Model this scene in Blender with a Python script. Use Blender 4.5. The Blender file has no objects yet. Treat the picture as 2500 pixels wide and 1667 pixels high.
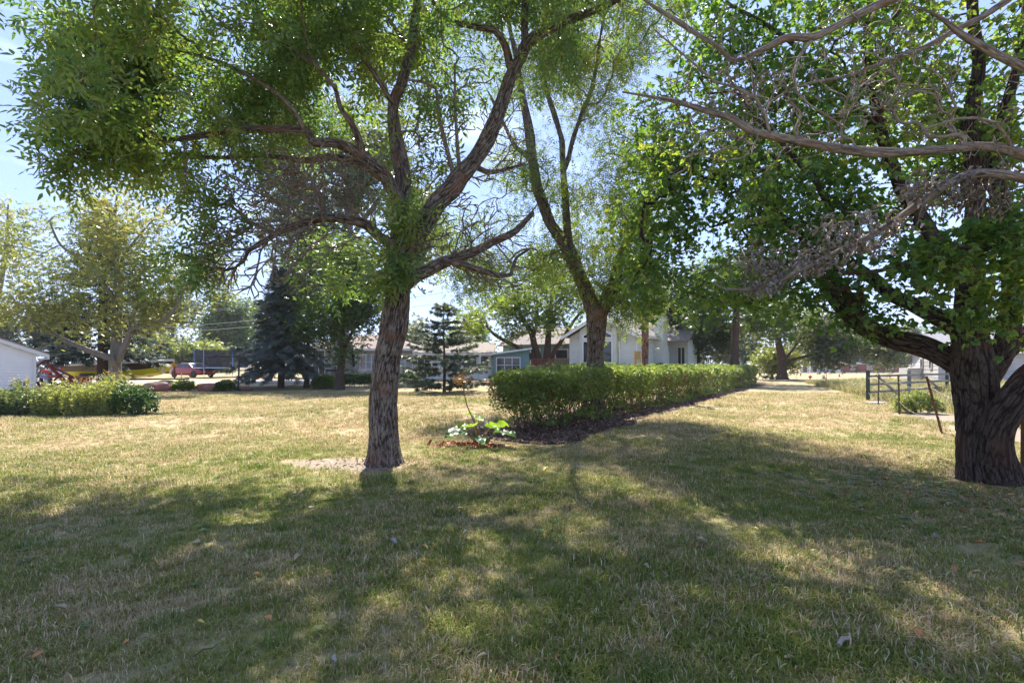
import bpy, bmesh, math, random
import numpy as np
from mathutils import Vector, Matrix

# ------------------------------------------------------------------ camera, sky, sun, exposure
scene = bpy.context.scene
FPX, HOR, CAMH = 1250.0, 889.0, 1.45            # focal length and horizon in photo pixels (2500 wide), eye height
cam_data = bpy.data.cameras.new("camera")
cam = bpy.data.objects.new("camera", cam_data)
scene.collection.objects.link(cam)
cam.location = (0, 0, CAMH)
cam.rotation_euler = (math.radians(90), 0, 0)
cam_data.sensor_width = 36.0
cam_data.lens = FPX / 2500 * 36.0
cam_data.shift_y = (HOR - 833.5) / 2500
cam_data.clip_start = 0.05
cam_data.clip_end = 3000
scene.camera = cam

SUN_AZ, SUN_EL = math.radians(-6.0), math.radians(54.0)
world = bpy.data.worlds.new("World")
scene.world = world
world.use_nodes = True
wn, wl = world.node_tree.nodes, world.node_tree.links
wn.clear()
w_out = wn.new("ShaderNodeOutputWorld")
w_bg = wn.new("ShaderNodeBackground")
w_sky = wn.new("ShaderNodeTexSky")
w_sky.sky_type = 'NISHITA'
w_sky.sun_disc = False
w_sky.sun_elevation = SUN_EL
w_sky.sun_rotation = SUN_AZ
w_sky.altitude = 400
w_sky.air_density = 1.0
w_sky.dust_density = 0.1
w_sky.ozone_density = 3.0
w_tc = wn.new("ShaderNodeTexCoord")
w_map = wn.new("ShaderNodeMapping")
w_map.inputs['Scale'].default_value = (2.2, 2.2, 9.0)
w_noise = wn.new("ShaderNodeTexNoise")
w_noise.inputs['Scale'].default_value = 1.6
w_noise.inputs['Detail'].default_value = 7
w_noise.inputs['Roughness'].default_value = 0.6
w_ramp = wn.new("ShaderNodeValToRGB")
w_ramp.color_ramp.elements[0].position = 0.54
w_ramp.color_ramp.elements[0].color = (0, 0, 0, 1)
w_ramp.color_ramp.elements[1].position = 0.78
w_ramp.color_ramp.elements[1].color = (0.5, 0.5, 0.5, 1)
w_mix = wn.new("ShaderNodeMix")
w_mix.data_type = 'RGBA'
w_mix.inputs['B'].default_value = (3.2, 3.6, 4.2, 1)
wl.new(w_tc.outputs['Generated'], w_map.inputs['Vector'])
wl.new(w_map.outputs['Vector'], w_noise.inputs['Vector'])
wl.new(w_noise.outputs['Fac'], w_ramp.inputs['Fac'])
wl.new(w_ramp.outputs['Color'], w_mix.inputs['Factor'])
w_gam = wn.new("ShaderNodeGamma")                # evens out the range between the zenith and the hazy horizon
w_gam.inputs['Gamma'].default_value = 0.45
w_tint = wn.new("ShaderNodeMix"); w_tint.data_type = 'RGBA'; w_tint.blend_type = 'MULTIPLY'; w_tint.inputs['Factor'].default_value = 1.0
w_tint.inputs['B'].default_value = (0.77, 0.86, 1.20, 1)
wl.new(w_sky.outputs['Color'], w_gam.inputs['Color'])
wl.new(w_gam.outputs['Color'], w_tint.inputs['A'])
wl.new(w_tint.outputs['Result'], w_mix.inputs['A'])
wl.new(w_mix.outputs['Result'], w_bg.inputs['Color'])
w_bg.inputs['Strength'].default_value = 0.125
wl.new(w_bg.outputs['Background'], w_out.inputs['Surface'])

sun_data = bpy.data.lights.new("sun", 'SUN')
sun_data.energy = 2.95
sun_data.angle = math.radians(0.55)
sun_data.color = (1.0, 0.95, 0.86)
sun = bpy.data.objects.new("sun", sun_data)
scene.collection.objects.link(sun)
sun_dir = Vector((math.sin(SUN_AZ) * math.cos(SUN_EL), math.cos(SUN_AZ) * math.cos(SUN_EL), math.sin(SUN_EL)))
sun.rotation_euler = (-sun_dir).to_track_quat('-Z', 'Y').to_euler()
sun.location = sun_dir * 60

scene.view_settings.view_transform = 'Standard'
scene.view_settings.look = 'None'
scene.view_settings.gamma = 1.0
scene.view_settings.use_curve_mapping = False
scene.view_settings.exposure = 2.2
scene.render.engine = 'CYCLES'
scene.cycles.max_bounces = 6
scene.cycles.diffuse_bounces = 3
scene.cycles.transmission_bounces = 4
scene.cycles.transparent_max_bounces = 8
scene.cycles.sample_clamp_indirect = 6.0
scene.cycles.use_denoising = True

RNG = np.random.default_rng(7)
random.seed(7)
COL = scene.collection

# ------------------------------------------------------------------ small numeric helpers
def smooth(a, b, x):
    t = np.clip((np.asarray(x, float) - a) / (b - a), 0, 1)
    return t * t * (3 - 2 * t)

def vnoise(p, seed=0):
    p = np.asarray(p, float)
    i = np.floor(p).astype(np.int64)
    f = p - i
    f = f * f * (3 - 2 * f)
    out = np.zeros(len(p))
    for dx in (0, 1):
        for dy in (0, 1):
            for dz in (0, 1):
                h = (i[:, 0] + dx) * 374761393 + (i[:, 1] + dy) * 668265263 + (i[:, 2] + dz) * 1274126177 + seed * 974711
                h = (h ^ (h >> 13)) * 1103515245 & 0x7fffffff
                h = (h ^ (h >> 16)) & 0xffff
                w = (f[:, 0] if dx else 1 - f[:, 0]) * (f[:, 1] if dy else 1 - f[:, 1]) * (f[:, 2] if dz else 1 - f[:, 2])
                out += w * (h / 65535.0)
    return out

def gz(x, y):
    """height of the ground"""
    x = np.asarray(x, float); y = np.asarray(y, float)
    z = 0.40 * np.exp(-((x + 2.4) / 4.2) ** 2 - ((y - 15.6) / 2.6) ** 2)
    z = z + 0.22 * smooth(24, 46, y) * (1 - smooth(2, 14, x))
    z = z + (-0.95 * smooth(46, 80, y) + 0.5 * smooth(84, 106, y) - 0.65 * smooth(117, 140, y)) * smooth(8, 26, x)
    z = z + 0.02 * np.sin(x * 0.7 + 1.3) * np.sin(y * 0.53) + 0.012 * np.sin(x * 1.9 + y * 1.1)
    return z

def gzf(x, y):
    return float(gz(x, y))

def P(px, py, d):
    """photo pixel at depth d to a point in the scene"""
    return np.array(((px - 1250) / FPX * d, d, CAMH + (HOR - py) / FPX * d))

def G(px, d, dz=0.0):
    x = (px - 1250) / FPX * d
    return np.array((x, d, gzf(x, d) + dz))

# ------------------------------------------------------------------ materials
MATS = {}
def nmat(name):
    m = bpy.data.materials.new(name)
    m.use_nodes = True
    m.node_tree.nodes.clear()
    return m, m.node_tree.nodes, m.node_tree.links

def _mixc(n, l, fac, a, b):
    k = n.new("ShaderNodeMix"); k.data_type = 'RGBA'
    for sock, v in (('Factor', fac), ('A', a), ('B', b)):
        if hasattr(v, 'is_output'): l.new(v, k.inputs[sock])
        elif sock == 'Factor': k.inputs[sock].default_value = v
        else: k.inputs[sock].default_value = (*v, 1)
    return k.outputs['Result']

def _noise(n, l, vec, scale, detail=4, rough=0.55, mscale=None):
    if mscale is not None:
        mp = n.new("ShaderNodeMapping"); mp.inputs['Scale'].default_value = mscale
        l.new(vec, mp.inputs['Vector']); vec = mp.outputs['Vector']
    t = n.new("ShaderNodeTexNoise")
    t.inputs['Scale'].default_value = scale
    t.inputs['Detail'].default_value = detail
    t.inputs['Roughness'].default_value = rough
    if vec is not None: l.new(vec, t.inputs['Vector'])
    return t.outputs['Fac']

def _ramp(n, l, fac, *stops):
    r = n.new("ShaderNodeValToRGB")
    e = r.color_ramp.elements
    while len(e) < len(stops): e.new(0.5)
    for i, (p, c) in enumerate(stops):
        e[i].position = p
        e[i].color = (c, c, c, 1) if np.isscalar(c) else (*c, 1)
    l.new(fac, r.inputs['Fac'])
    return r.outputs['Color']

def _math(n, l, op, a, b=None):
    k = n.new("ShaderNodeMath"); k.operation = op
    for i, v in enumerate((a, b)):
        if v is None: continue
        if hasattr(v, 'is_output'): l.new(v, k.inputs[i])
        else: k.inputs[i].default_value = v
    return k.outputs[0]

def surf(name, col, rough=0.6, var=0.25, scale=6.0, bump=0.0, metal=0.0, dirt=None, spec=0.4, coat=0.0, stretch=None):
    """painted / weathered surface: base colour with uneven tone, optional dirt colour and fine relief"""
    if name in MATS: return MATS[name]
    m, n, l = nmat(name)
    o = n.new("ShaderNodeOutputMaterial"); b = n.new("ShaderNodeBsdfPrincipled")
    tc = n.new("ShaderNodeTexCoord")
    nf = _noise(n, l, tc.outputs['Object'], scale, 6, 0.6, stretch)
    dark = tuple(c * (1 - var) for c in col)
    lite = tuple(min(1, c * (1 + var * 0.5)) for c in col)
    c = _mixc(n, l, _ramp(n, l, nf, (0.3, 0.0), (0.7, 1.0)), dark, lite)
    if dirt is not None:
        n2 = _noise(n, l, tc.outputs['Object'], scale * 0.37, 7, 0.7)
        c = _mixc(n, l, _ramp(n, l, n2, (0.52, 0.0), (0.72, 0.85)), c, dirt)
    l.new(c, b.inputs['Base Color'])
    b.inputs['Roughness'].default_value = rough
    b.inputs['Metallic'].default_value = metal
    b.inputs['Specular IOR Level'].default_value = spec
    b.inputs['Coat Weight'].default_value = coat
    if bump:
        bm = n.new("ShaderNodeBump"); bm.inputs['Strength'].default_value = bump; bm.inputs['Distance'].default_value = 0.02
        l.new(_noise(n, l, tc.outputs['Object'], scale * 6, 5, 0.6), bm.inputs['Height'])
        l.new(bm.outputs['Normal'], b.inputs['Normal'])
    l.new(b.outputs['BSDF'], o.inputs['Surface'])
    MATS[name] = m
    return m

def glass(name="window_glass", col=(0.03, 0.035, 0.04)):
    if name in MATS: return MATS[name]
    m, n, l = nmat(name)
    o = n.new("ShaderNodeOutputMaterial"); b = n.new("ShaderNodeBsdfPrincipled")
    tc = n.new("ShaderNodeTexCoord")
    nf = _noise(n, l, tc.outputs['Object'], 1.7, 3)
    l.new(_mixc(n, l, nf, tuple(c * 0.5 for c in col), tuple(c * 1.6 for c in col)), b.inputs['Base Color'])
    b.inputs['Roughness'].default_value = 0.06
    b.inputs['Specular IOR Level'].default_value = 0.6
    l.new(b.outputs['BSDF'], o.inputs['Surface'])
    MATS[name] = m
    return m

def leaf_mat(name, cols, trans=0.45, gloss=0.35, tint=(1.25, 1.15, 0.45)):
    """cols: three or more colours picked by the per-leaf attribute 'var'"""
    m, n, l = nmat(name)
    o = n.new("ShaderNodeOutputMaterial"); b = n.new("ShaderNodeBsdfPrincipled")
    at = n.new("ShaderNodeAttribute"); at.attribute_name = "var"
    k = len(cols)
    c = _ramp(n, l, at.outputs['Fac'], *[(i / (k - 1), cc) for i, cc in enumerate(cols)])
    l.new(c, b.inputs['Base Color'])
    b.inputs['Roughness'].default_value = 0.38
    b.inputs['Specular IOR Level'].default_value = gloss
    t = n.new("ShaderNodeBsdfTranslucent")
    mu = n.new("ShaderNodeMix"); mu.data_type = 'RGBA'; mu.blend_type = 'MULTIPLY'; mu.inputs['Factor'].default_value = 1.0
    l.new(c, mu.inputs['A']); mu.inputs['B'].default_value = (tint[0] * 1.6, tint[1] * 1.6, tint[2] * 1.6, 1)
    l.new(mu.outputs['Result'], t.inputs['Color'])
    s = n.new("ShaderNodeMixShader"); s.inputs['Fac'].default_value = trans
    l.new(b.outputs['BSDF'], s.inputs[1]); l.new(t.outputs['BSDF'], s.inputs[2])
    l.new(s.outputs['Shader'], o.inputs['Surface'])
    MATS[name] = m
    return m

def bark_mat(name, dark, mid, lite, scale=1.0, warm=None, bump=0.8):
    m, n, l = nmat(name)
    o = n.new("ShaderNodeOutputMaterial"); b = n.new("ShaderNodeBsdfPrincipled")
    at = n.new("ShaderNodeAttribute"); at.attribute_name = "bark"
    v = at.outputs['Vector']
    warp = _noise(n, l, v, 3.0 * scale, 2)
    n1 = _noise(n, l, v, 1.0, 2, 0.4, (34 * scale, 34 * scale, 6.5 * scale))
    n2 = _noise(n, l, v, 1.0, 4, 0.65, (95 * scale, 95 * scale, 26 * scale))
    fu = n.new("ShaderNodeAttribute"); fu.attribute_name = "furrow"
    ridge = _math(n, l, 'ABSOLUTE', _math(n, l, 'SUBTRACT', _math(n, l, 'MULTIPLY', n1, 2.0), 1.0))
    deep = _math(n, l, 'MULTIPLY', _ramp(n, l, ridge, (0.0, 0.25), (0.14, 1.0)), fu.outputs['Fac'])
    c = _mixc(n, l, _ramp(n, l, deep, (0.12, 0.0), (0.75, 1.0)), dark, mid)
    c = _mixc(n, l, _math(n, l, 'MULTIPLY', _ramp(n, l, n2, (0.42, 0.0), (0.66, 0.85)), deep), c, lite)
    if warm is not None:
        c = _mixc(n, l, _ramp(n, l, warp, (0.5, 0.0), (0.68, 0.6)), c, warm)
    l.new(c, b.inputs['Base Color'])
    b.inputs['Roughness'].default_value = 0.9
    b.inputs['Specular IOR Level'].default_value = 0.15
    hb = _math(n, l, 'ADD', deep, _math(n, l, 'MULTIPLY', n2, 0.5))
    bm = n.new("ShaderNodeBump"); bm.inputs['Strength'].default_value = bump; bm.inputs['Distance'].default_value = 0.02
    l.new(hb, bm.inputs['Height']); l.new(bm.outputs['Normal'], b.inputs['Normal'])
    l.new(b.outputs['BSDF'], o.inputs['Surface'])
    MATS[name] = m
    return m

# ------------------------------------------------------------------ object helpers
def tag(o, label=None, cat=None, group=None, kind=None):
    if label: o["label"] = label
    if cat: o["category"] = cat
    if group: o["group"] = group
    if kind: o["kind"] = kind
    return o

def empty(name, loc=(0, 0, 0), rz=0.0, label=None, cat=None, group=None, kind=None):
    o = bpy.data.objects.new(name, None)
    COL.objects.link(o)
    o.location = Vector([float(v) for v in loc]); o.rotation_euler = (0, 0, rz)
    o.empty_display_size = 0.2
    return tag(o, label, cat, group, kind)

def link(name, me, mat=None, parent=None, loc=None):
    o = bpy.data.objects.new(name, me)
    COL.objects.link(o)
    if mat is not None and len(me.materials) == 0: me.materials.append(mat)
    if parent is not None: o.parent = parent
    if loc is not None: o.location = Vector([float(v) for v in loc])
    return o

def np_mesh(name, V, F, attrs=None, smooth_shade=False):
    """V (n,3), F (m,k) with one polygon size k; attrs: name -> (n,) or (n,3)"""
    V = np.ascontiguousarray(V, np.float32); F = np.ascontiguousarray(F, np.int32)
    me = bpy.data.meshes.new(name)
    me.vertices.add(len(V)); me.vertices.foreach_set("co", V.ravel())
    k = F.shape[1]
    me.loops.add(F.size); me.loops.foreach_set("vertex_index", F.ravel())
    me.polygons.add(len(F)); me.polygons.foreach_set("loop_start", np.arange(0, F.size, k, dtype=np.int32))
    if smooth_shade: me.polygons.foreach_set("use_smooth", np.ones(len(F), bool))
    me.update(calc_edges=True)
    for a, d in (attrs or {}).items():
        d = np.ascontiguousarray(d, np.float32)
        if d.ndim == 1:
            me.attributes.new(a, 'FLOAT', 'POINT').data.foreach_set("value", d)
        else:
            me.attributes.new(a, 'FLOAT_VECTOR', 'POINT').data.foreach_set("vector", d.ravel())
    return me

class MB:
    """collects shapes for ONE mesh object"""
    def __init__(s): s.v = []; s.f = []; s.m = []; s.mi = 0
    def add(s, vs, fs):
        k = len(s.v)
        s.v += [tuple(float(c) for c in v) for v in vs]
        s.f += [tuple(i + k for i in f) for f in fs]
        s.m += [s.mi] * len(fs)
        return s
    def box(s, c, size, rz=0.0, rx=0.0, ry=0.0):
        R = Matrix.Rotation(rz, 3, 'Z') @ Matrix.Rotation(ry, 3, 'Y') @ Matrix.Rotation(rx, 3, 'X')
        vs = []
        for x in (-.5, .5):
            for y in (-.5, .5):
                for z in (-.5, .5):
                    vs.append(Vector(c) + R @ Vector((x * size[0], y * size[1], z * size[2])))
        return s.add(vs, [(0, 1, 3, 2), (4, 6, 7, 5), (0, 4, 5, 1), (2, 3, 7, 6), (0, 2, 6, 4), (1, 5, 7, 3)])
    def tube(s, pts, r, n=8, cap=True, flat=1.0):
        pts = [Vector(p) for p in pts]
        rs = list(r) if hasattr(r, '__len__') else [r] * len(pts)
        rings = []
        ref = None
        for i, p in enumerate(pts):
            t = (pts[min(i + 1, len(pts) - 1)] - pts[max(i - 1, 0)]).normalized()
            if ref is None:
                ref = Vector((0, 0, 1)) if abs(t.z) < 0.9 else Vector((1, 0, 0))
            a = t.cross(ref)
            if a.length < 1e-6: a = t.cross(Vector((1, 0, 0)))
            a.normalize(); bb = t.cross(a).normalized(); ref = -bb if False else ref
            rings.append([p + (a * math.cos(2 * math.pi * k / n) + bb * math.sin(2 * math.pi * k / n) * flat) * rs[i] for k in range(n)])
        vs = [v for rg in rings for v in rg]
        fs = [(i * n + k, i * n + (k + 1) % n, (i + 1) * n + (k + 1) % n, (i + 1) * n + k) for i in range(len(pts) - 1) for k in range(n)]
        if cap:
            fs.append(tuple(range(n))[::-1]); fs.append(tuple((len(pts) - 1) * n + k for k in range(n)))
        return s.add(vs, fs)
    def loft(s, rings, closed=True, caps=True):
        n = len(rings[0])
        vs = [v for rg in rings for v in rg]
        kk = n if closed else n - 1
        fs = [(i * n + k, i * n + (k + 1) % n, (i + 1) * n + (k + 1) % n, (i + 1) * n + k) for i in range(len(rings) - 1) for k in range(kk)]
        if caps:
            fs.append(tuple(range(n))[::-1]); fs.append(tuple((len(rings) - 1) * n + k for k in range(n)))
        return s.add(vs, fs)
    def prism(s, poly, a, b, axis='y'):
        """poly in the two other axes, extruded from a to b along axis"""
        def mk(u, v, w): return {'y': (u, w, v), 'x': (w, u, v), 'z': (u, v, w)}[axis]
        n = len(poly)
        vs = [mk(u, v, a) for u, v in poly] + [mk(u, v, b) for u, v in poly]
        fs = [(k, (k + 1) % n, n + (k + 1) % n, n + k) for k in range(n)] + [tuple(range(n))[::-1], tuple(range(n, 2 * n))]
        return s.add(vs, fs)
    def disc(s, c, r, w, axis='y', n=20):
        """solid wheel-like cylinder of width w centred on c"""
        c = Vector(c); d = {'x': Vector((1, 0, 0)), 'y': Vector((0, 1, 0)), 'z': Vector((0, 0, 1))}[axis]
        return s.tube([c - d * w / 2, c + d * w / 2], r, n)
    def ring(s, c, R, r, axis='y', n=22, k=8, sx=1.0):
        c = Vector(c)
        vs, fs = [], []
        for i in range(n):
            a = 2 * math.pi * i / n
            for j in range(k):
                b = 2 * math.pi * j / k
                q = (R + r * math.cos(b)); u, v, w = q * math.cos(a), q * math.sin(a), r * math.sin(b) * sx
                vs.append(c + {'y': Vector((u, w, v)), 'x': Vector((w, u, v)), 'z': Vector((u, v, w))}[axis])
        for i in range(n):
            for j in range(k):
                fs.append((i * k + j, ((i + 1) % n) * k + j, ((i + 1) % n) * k + (j + 1) % k, i * k + (j + 1) % k))
        return s.add(vs, fs)
    def build(s, name, mat, parent=None, loc=None, rz=None, bevel=0.0, shade=False, kind=None):
        me = bpy.data.meshes.new(name)
        me.from_pydata(s.v, [], s.f)
        bm = bmesh.new(); bm.from_mesh(me)
        bmesh.ops.recalc_face_normals(bm, faces=bm.faces)
        if bevel:
            bmesh.ops.bevel(bm, geom=[e for e in bm.edges if e.is_manifold and e.calc_face_angle(0) > 0.6], offset=bevel, segments=2, affect='EDGES', clamp_overlap=True)
        bm.to_mesh(me); bm.free()
        for q in (mat if isinstance(mat, (list, tuple)) else [mat]): me.materials.append(q)
        if shade:
            me.polygons.foreach_set("use_smooth", np.ones(len(me.polygons), bool))
            try: me.set_sharp_from_angle(angle=0.6)
            except Exception: pass
        o = link(name, me, None, parent, loc)
        if rz is not None: o.rotation_euler = (0, 0, rz)
        if kind: o["kind"] = kind
        return o

def copy_tree(o, parent=None):
    c = o.copy(); COL.objects.link(c); c.parent = parent
    for ch in list(o.children): copy_tree(ch, c)
    return c
# ------------------------------------------------------------------ the ground
def axis_lines(spans):
    out = []
    for a, b, st in spans: out += list(np.arange(a, b, st))
    return np.array(out + [spans[-1][1]])
gx = axis_lines([(-700, -100, 60), (-100, -30, 5), (-30, -12, .8), (-12, 12, .3), (12, 34, .8), (34, 100, 5), (100, 700, 60)])
gy = axis_lines([(-40, -4, 4), (-4, 20, .3), (20, 60, .8), (60, 160, 4), (160, 900, 60)])
XX, YY = np.meshgrid(gx, gy)
nx, ny = len(gx), len(gy)
ii = (np.arange(ny - 1)[:, None] * nx + np.arange(nx - 1)[None, :]).ravel()

# hedge line, mulch and bare-soil shapes are shared by the lawn, the grass and the beds
H0, H1 = np.array((0.75, 10.4)), np.array((17.7, 36.8))
HD = (H1 - H0) / np.linalg.norm(H1 - H0)
HN = np.array((-HD[1], HD[0]))                 # towards the far-left side
HL = float(np.linalg.norm(H1 - H0))
HW = 1.35
def hedge_uv(x, y):
    dx, dy = np.asarray(x) - H0[0], np.asarray(y) - H0[1]
    return dx * HD[0] + dy * HD[1], dx * HN[0] + dy * HN[1]
def in_mulch(x, y, grow=0.0):
    u, v = hedge_uv(x, y)
    wob = 0.12 * np.sin(u * 1.7) + 0.08 * np.sin(u * 3.9 + 1)
    a = (u > -1.05 - grow) & (u < HL + 0.6) & (v > -0.62 - 0.25 * np.exp(-np.maximum(u, 0) / 3) - grow + wob) & (v < HW + 0.5 + grow)
    corner = (u < -0.2) & (np.hypot(u + 0.2, (v - 0.45) * 0.75) > 1.0 + grow)
    rh = ((x + 0.66) / 0.62) ** 2 + ((y - 9.25) / 0.38) ** 2 < (1 + grow) ** 2
    return (a & ~corner) | rh
ASH = np.array((-1.88, 7.49))
ELDER = np.array((6.05, 6.45))
def soil_mask(x, y):
    """0..1 bare soil: round the ash trunk, under the right-hand tree, the strip behind the wire fence"""
    x = np.asarray(x, float); y = np.asarray(y, float)
    n = vnoise(np.stack([x * 1.6, y * 1.6, x * 0], -1).reshape(-1, 3), 3).reshape(x.shape) - 0.5
    n2 = vnoise(np.stack([x * 5, y * 5, x * 0], -1).reshape(-1, 3), 4).reshape(x.shape) - 0.5
    r1 = np.hypot((x - ASH[0] + 0.36) / 0.98, (y - ASH[1] - 0.03) / 0.58) + n * 1.1 + n2 * 0.5
    m = 1 - smooth(0.45, 1.05, r1)
    r2 = np.hypot((x - 5.05) / 0.55, (y - 7.2) / 0.28) + n * 0.6 + n2 * 0.4
    m = np.maximum(m, 0.85 * (1 - smooth(0.5, 1.1, r2)))
    r3 = np.abs((x - 10.6) - (y - 11) * 0.42) / 1.1 + n * 0.8 + n2 * 0.5
    m = np.maximum(m, (1 - smooth(0.5, 1.1, r3)) * smooth(7, 9, y) * (1 - smooth(15, 17.5, y)))
    r4 = np.hypot((x - 9.3) / 1.8, (y - 7.4) / 1.0) + n * 0.5 + n2 * 0.3
    m = np.maximum(m, 1 - smooth(0.6, 1.0, r4))
    r5 = np.hypot((x - 5.3) / 1.6, (y - 4.0) / 1.3) + n * 0.9 + n2 * 0.6
    m = np.maximum(m, 0.55 * (1 - smooth(0.4, 1.2, r5)))
    return m

gv = np.stack([XX.ravel(), YY.ravel(), gz(XX, YY).ravel()], -1)
gm = np_mesh("lawn", gv, np.stack([ii, ii + 1, ii + 1 + nx, ii + nx], -1),
             {"soil": soil_mask(XX, YY).ravel()}, True)

def green_factor(n, l):
    """how green (1) or straw-dry (0) the lawn is at a place; drawn from its position in the world"""
    ge = n.new("ShaderNodeNewGeometry")
    sp = n.new("ShaderNodeSeparateXYZ"); l.new(ge.outputs['Position'], sp.inputs['Vector'])
    big = _noise(n, l, ge.outputs['Position'], 0.45, 3, 0.55, (1, 1, 0))
    mid = _noise(n, l, ge.outputs['Position'], 1.9, 4, 0.6, (1, 1.3, 0))
    far = n.new("ShaderNodeMapRange")
    far.inputs['From Min'].default_value = 5.5; far.inputs['From Max'].default_value = 12.0
    far.inputs['To Min'].default_value = 0.055; far.inputs['To Max'].default_value = -0.045
    l.new(sp.outputs['Y'], far.inputs['Value'])
    s = _math(n, l, 'ADD', _math(n, l, 'MULTIPLY', big, 0.55), _math(n, l, 'MULTIPLY', mid, 0.45))
    s = _math(n, l, 'ADD', s, far.outputs['Result'])
    return _ramp(n, l, s, (0.40, 0.0), (0.62, 1.0)), ge

m, n, l = nmat("lawn_ground")
o_ = n.new("ShaderNodeOutputMaterial"); b_ = n.new("ShaderNodeBsdfPrincipled")
gf, ge = green_factor(n, l)
fine = _noise(n, l, ge.outputs['Position'], 28, 6, 0.7, (1, 1, 0))
fine2 = _noise(n, l, ge.outputs['Position'], 7, 4, 0.6, (1, 0.8, 0))
straw = _mixc(n, l, _ramp(n, l, fine, (0.3, 0.0), (0.7, 1.0)), (0.27, 0.20, 0.115), (0.48, 0.38, 0.24))
green = _mixc(n, l, _ramp(n, l, fine, (0.3, 0.0), (0.7, 1.0)), (0.105, 0.12, 0.032), (0.25, 0.25, 0.095))
c = _mixc(n, l, _math(n, l, 'MULTIPLY', gf, _ramp(n, l, fine2, (0.2, 0.45), (0.7, 1.0))), straw, green)
so = n.new("ShaderNodeAttribute"); so.attribute_name = "soil"
sn = _noise(n, l, ge.outputs['Position'], 11, 7, 0.75, (1, 1, 0))
soilc = _mixc(n, l, _ramp(n, l, sn, (0.35, 0.0), (0.65, 1.0)), (0.17, 0.13, 0.095), (0.38, 0.315, 0.25))
sf = _ramp(n, l, _math(n, l, 'ADD', so.outputs['Fac'], _math(n, l, 'MULTIPLY', _math(n, l, 'SUBTRACT', sn, 0.5), 0.7)), (0.32, 0.0), (0.80, 1.0))
c = _mixc(n, l, sf, c, soilc)
l.new(c, b_.inputs['Base Color'])
b_.inputs['Roughness'].default_value = 0.95
b_.inputs['Specular IOR Level'].default_value = 0.1
bm_ = n.new("ShaderNodeBump"); bm_.inputs['Strength'].default_value = 0.7; bm_.inputs['Distance'].default_value = 0.03
l.new(fine, bm_.inputs['Height']); l.new(bm_.outputs['Normal'], b_.inputs['Normal'])
l.new(b_.outputs['BSDF'], o_.inputs['Surface'])
tag(link("lawn", gm, m), "wide dry lawn, green in the shade and straw-coloured in the sun", "lawn", kind="structure")

# mown grass: tufts scattered over the near lawn
m, n, l = nmat("grass_blade")
o_ = n.new("ShaderNodeOutputMaterial"); b_ = n.new("ShaderNodeBsdfPrincipled")
gf, ge = green_factor(n, l)
va = n.new("ShaderNodeAttribute"); va.attribute_name = "var"
gcol = _ramp(n, l, va.outputs['Fac'], (0.0, (0.115, 0.165, 0.026)), (0.5, (0.215, 0.26, 0.038)), (1.0, (0.37, 0.375, 0.10)))
scol = _ramp(n, l, va.outputs['Fac'], (0.0, (0.34, 0.22, 0.10)), (0.5, (0.57, 0.43, 0.24)), (1.0, (0.78, 0.66, 0.45)))
pick = _math(n, l, 'GREATER_THAN', _math(n, l, 'ADD', _math(n, l, 'MULTIPLY', gf, 0.86), 0.07), _math(n, l, 'FRACT', _math(n, l, 'MULTIPLY', va.outputs['Fac'], 17.31)))
c = _mixc(n, l, pick, scol, gcol)
l.new(c, b_.inputs['Base Color']); b_.inputs['Roughness'].default_value = 0.55; b_.inputs['Specular IOR Level'].default_value = 0.25
t_ = n.new("ShaderNodeBsdfTranslucent"); l.new(c, t_.inputs['Color'])
s_ = n.new("ShaderNodeMixShader"); s_.inputs['Fac'].default_value = 0.42
l.new(b_.outputs['BSDF'], s_.inputs[1]); l.new(t_.outputs['BSDF'], s_.inputs[2]); l.new(s_.outputs['Shader'], o_.inputs['Surface'])
GRASS_MAT = m

def tuft_mesh(name, blades, rad, h, w, rng, lean=0.5):
    V, F, A = [], [], []
    for _ in range(blades):
        a = rng.uniform(0, 6.283); r = rad * math.sqrt(rng.uniform())
        x, y = r * math.cos(a), r * math.sin(a)
        b = rng.uniform(0, 6.283); hh = h * rng.uniform(0.55, 1.25); ww = w * rng.uniform(0.7, 1.3)
        dx, dy = math.cos(b), math.sin(b); le = lean * rng.uniform(0.2, 1.5)
        sx, sy = -dy * ww / 2, dx * ww / 2
        k = len(V)
        V += [(x - sx, y - sy, -0.01), (x + sx, y + sy, -0.01),
              (x + dx * le * hh * .35 + sx * .8, y + dy * le * hh * .35 + sy * .8, hh * .6), (x + dx * le * hh * .35 - sx * .8, y + dy * le * hh * .35 - sy * .8, hh * .6),
              (x + dx * le * hh + sx * .15, y + dy * le * hh + sy * .15, hh * (1.0 - .25 * le)), (x + dx * le * hh - sx * .15, y + dy * le * hh - sy * .15, hh * (1.0 - .25 * le))]
        F += [(k, k + 1, k + 2, k + 3), (k + 3, k + 2, k + 4, k + 5)]
        A += [rng.uniform()] * 6
    me = np_mesh(name, np.array(V), np.array(F), {"var": np.array(A)})
    return me

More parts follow.
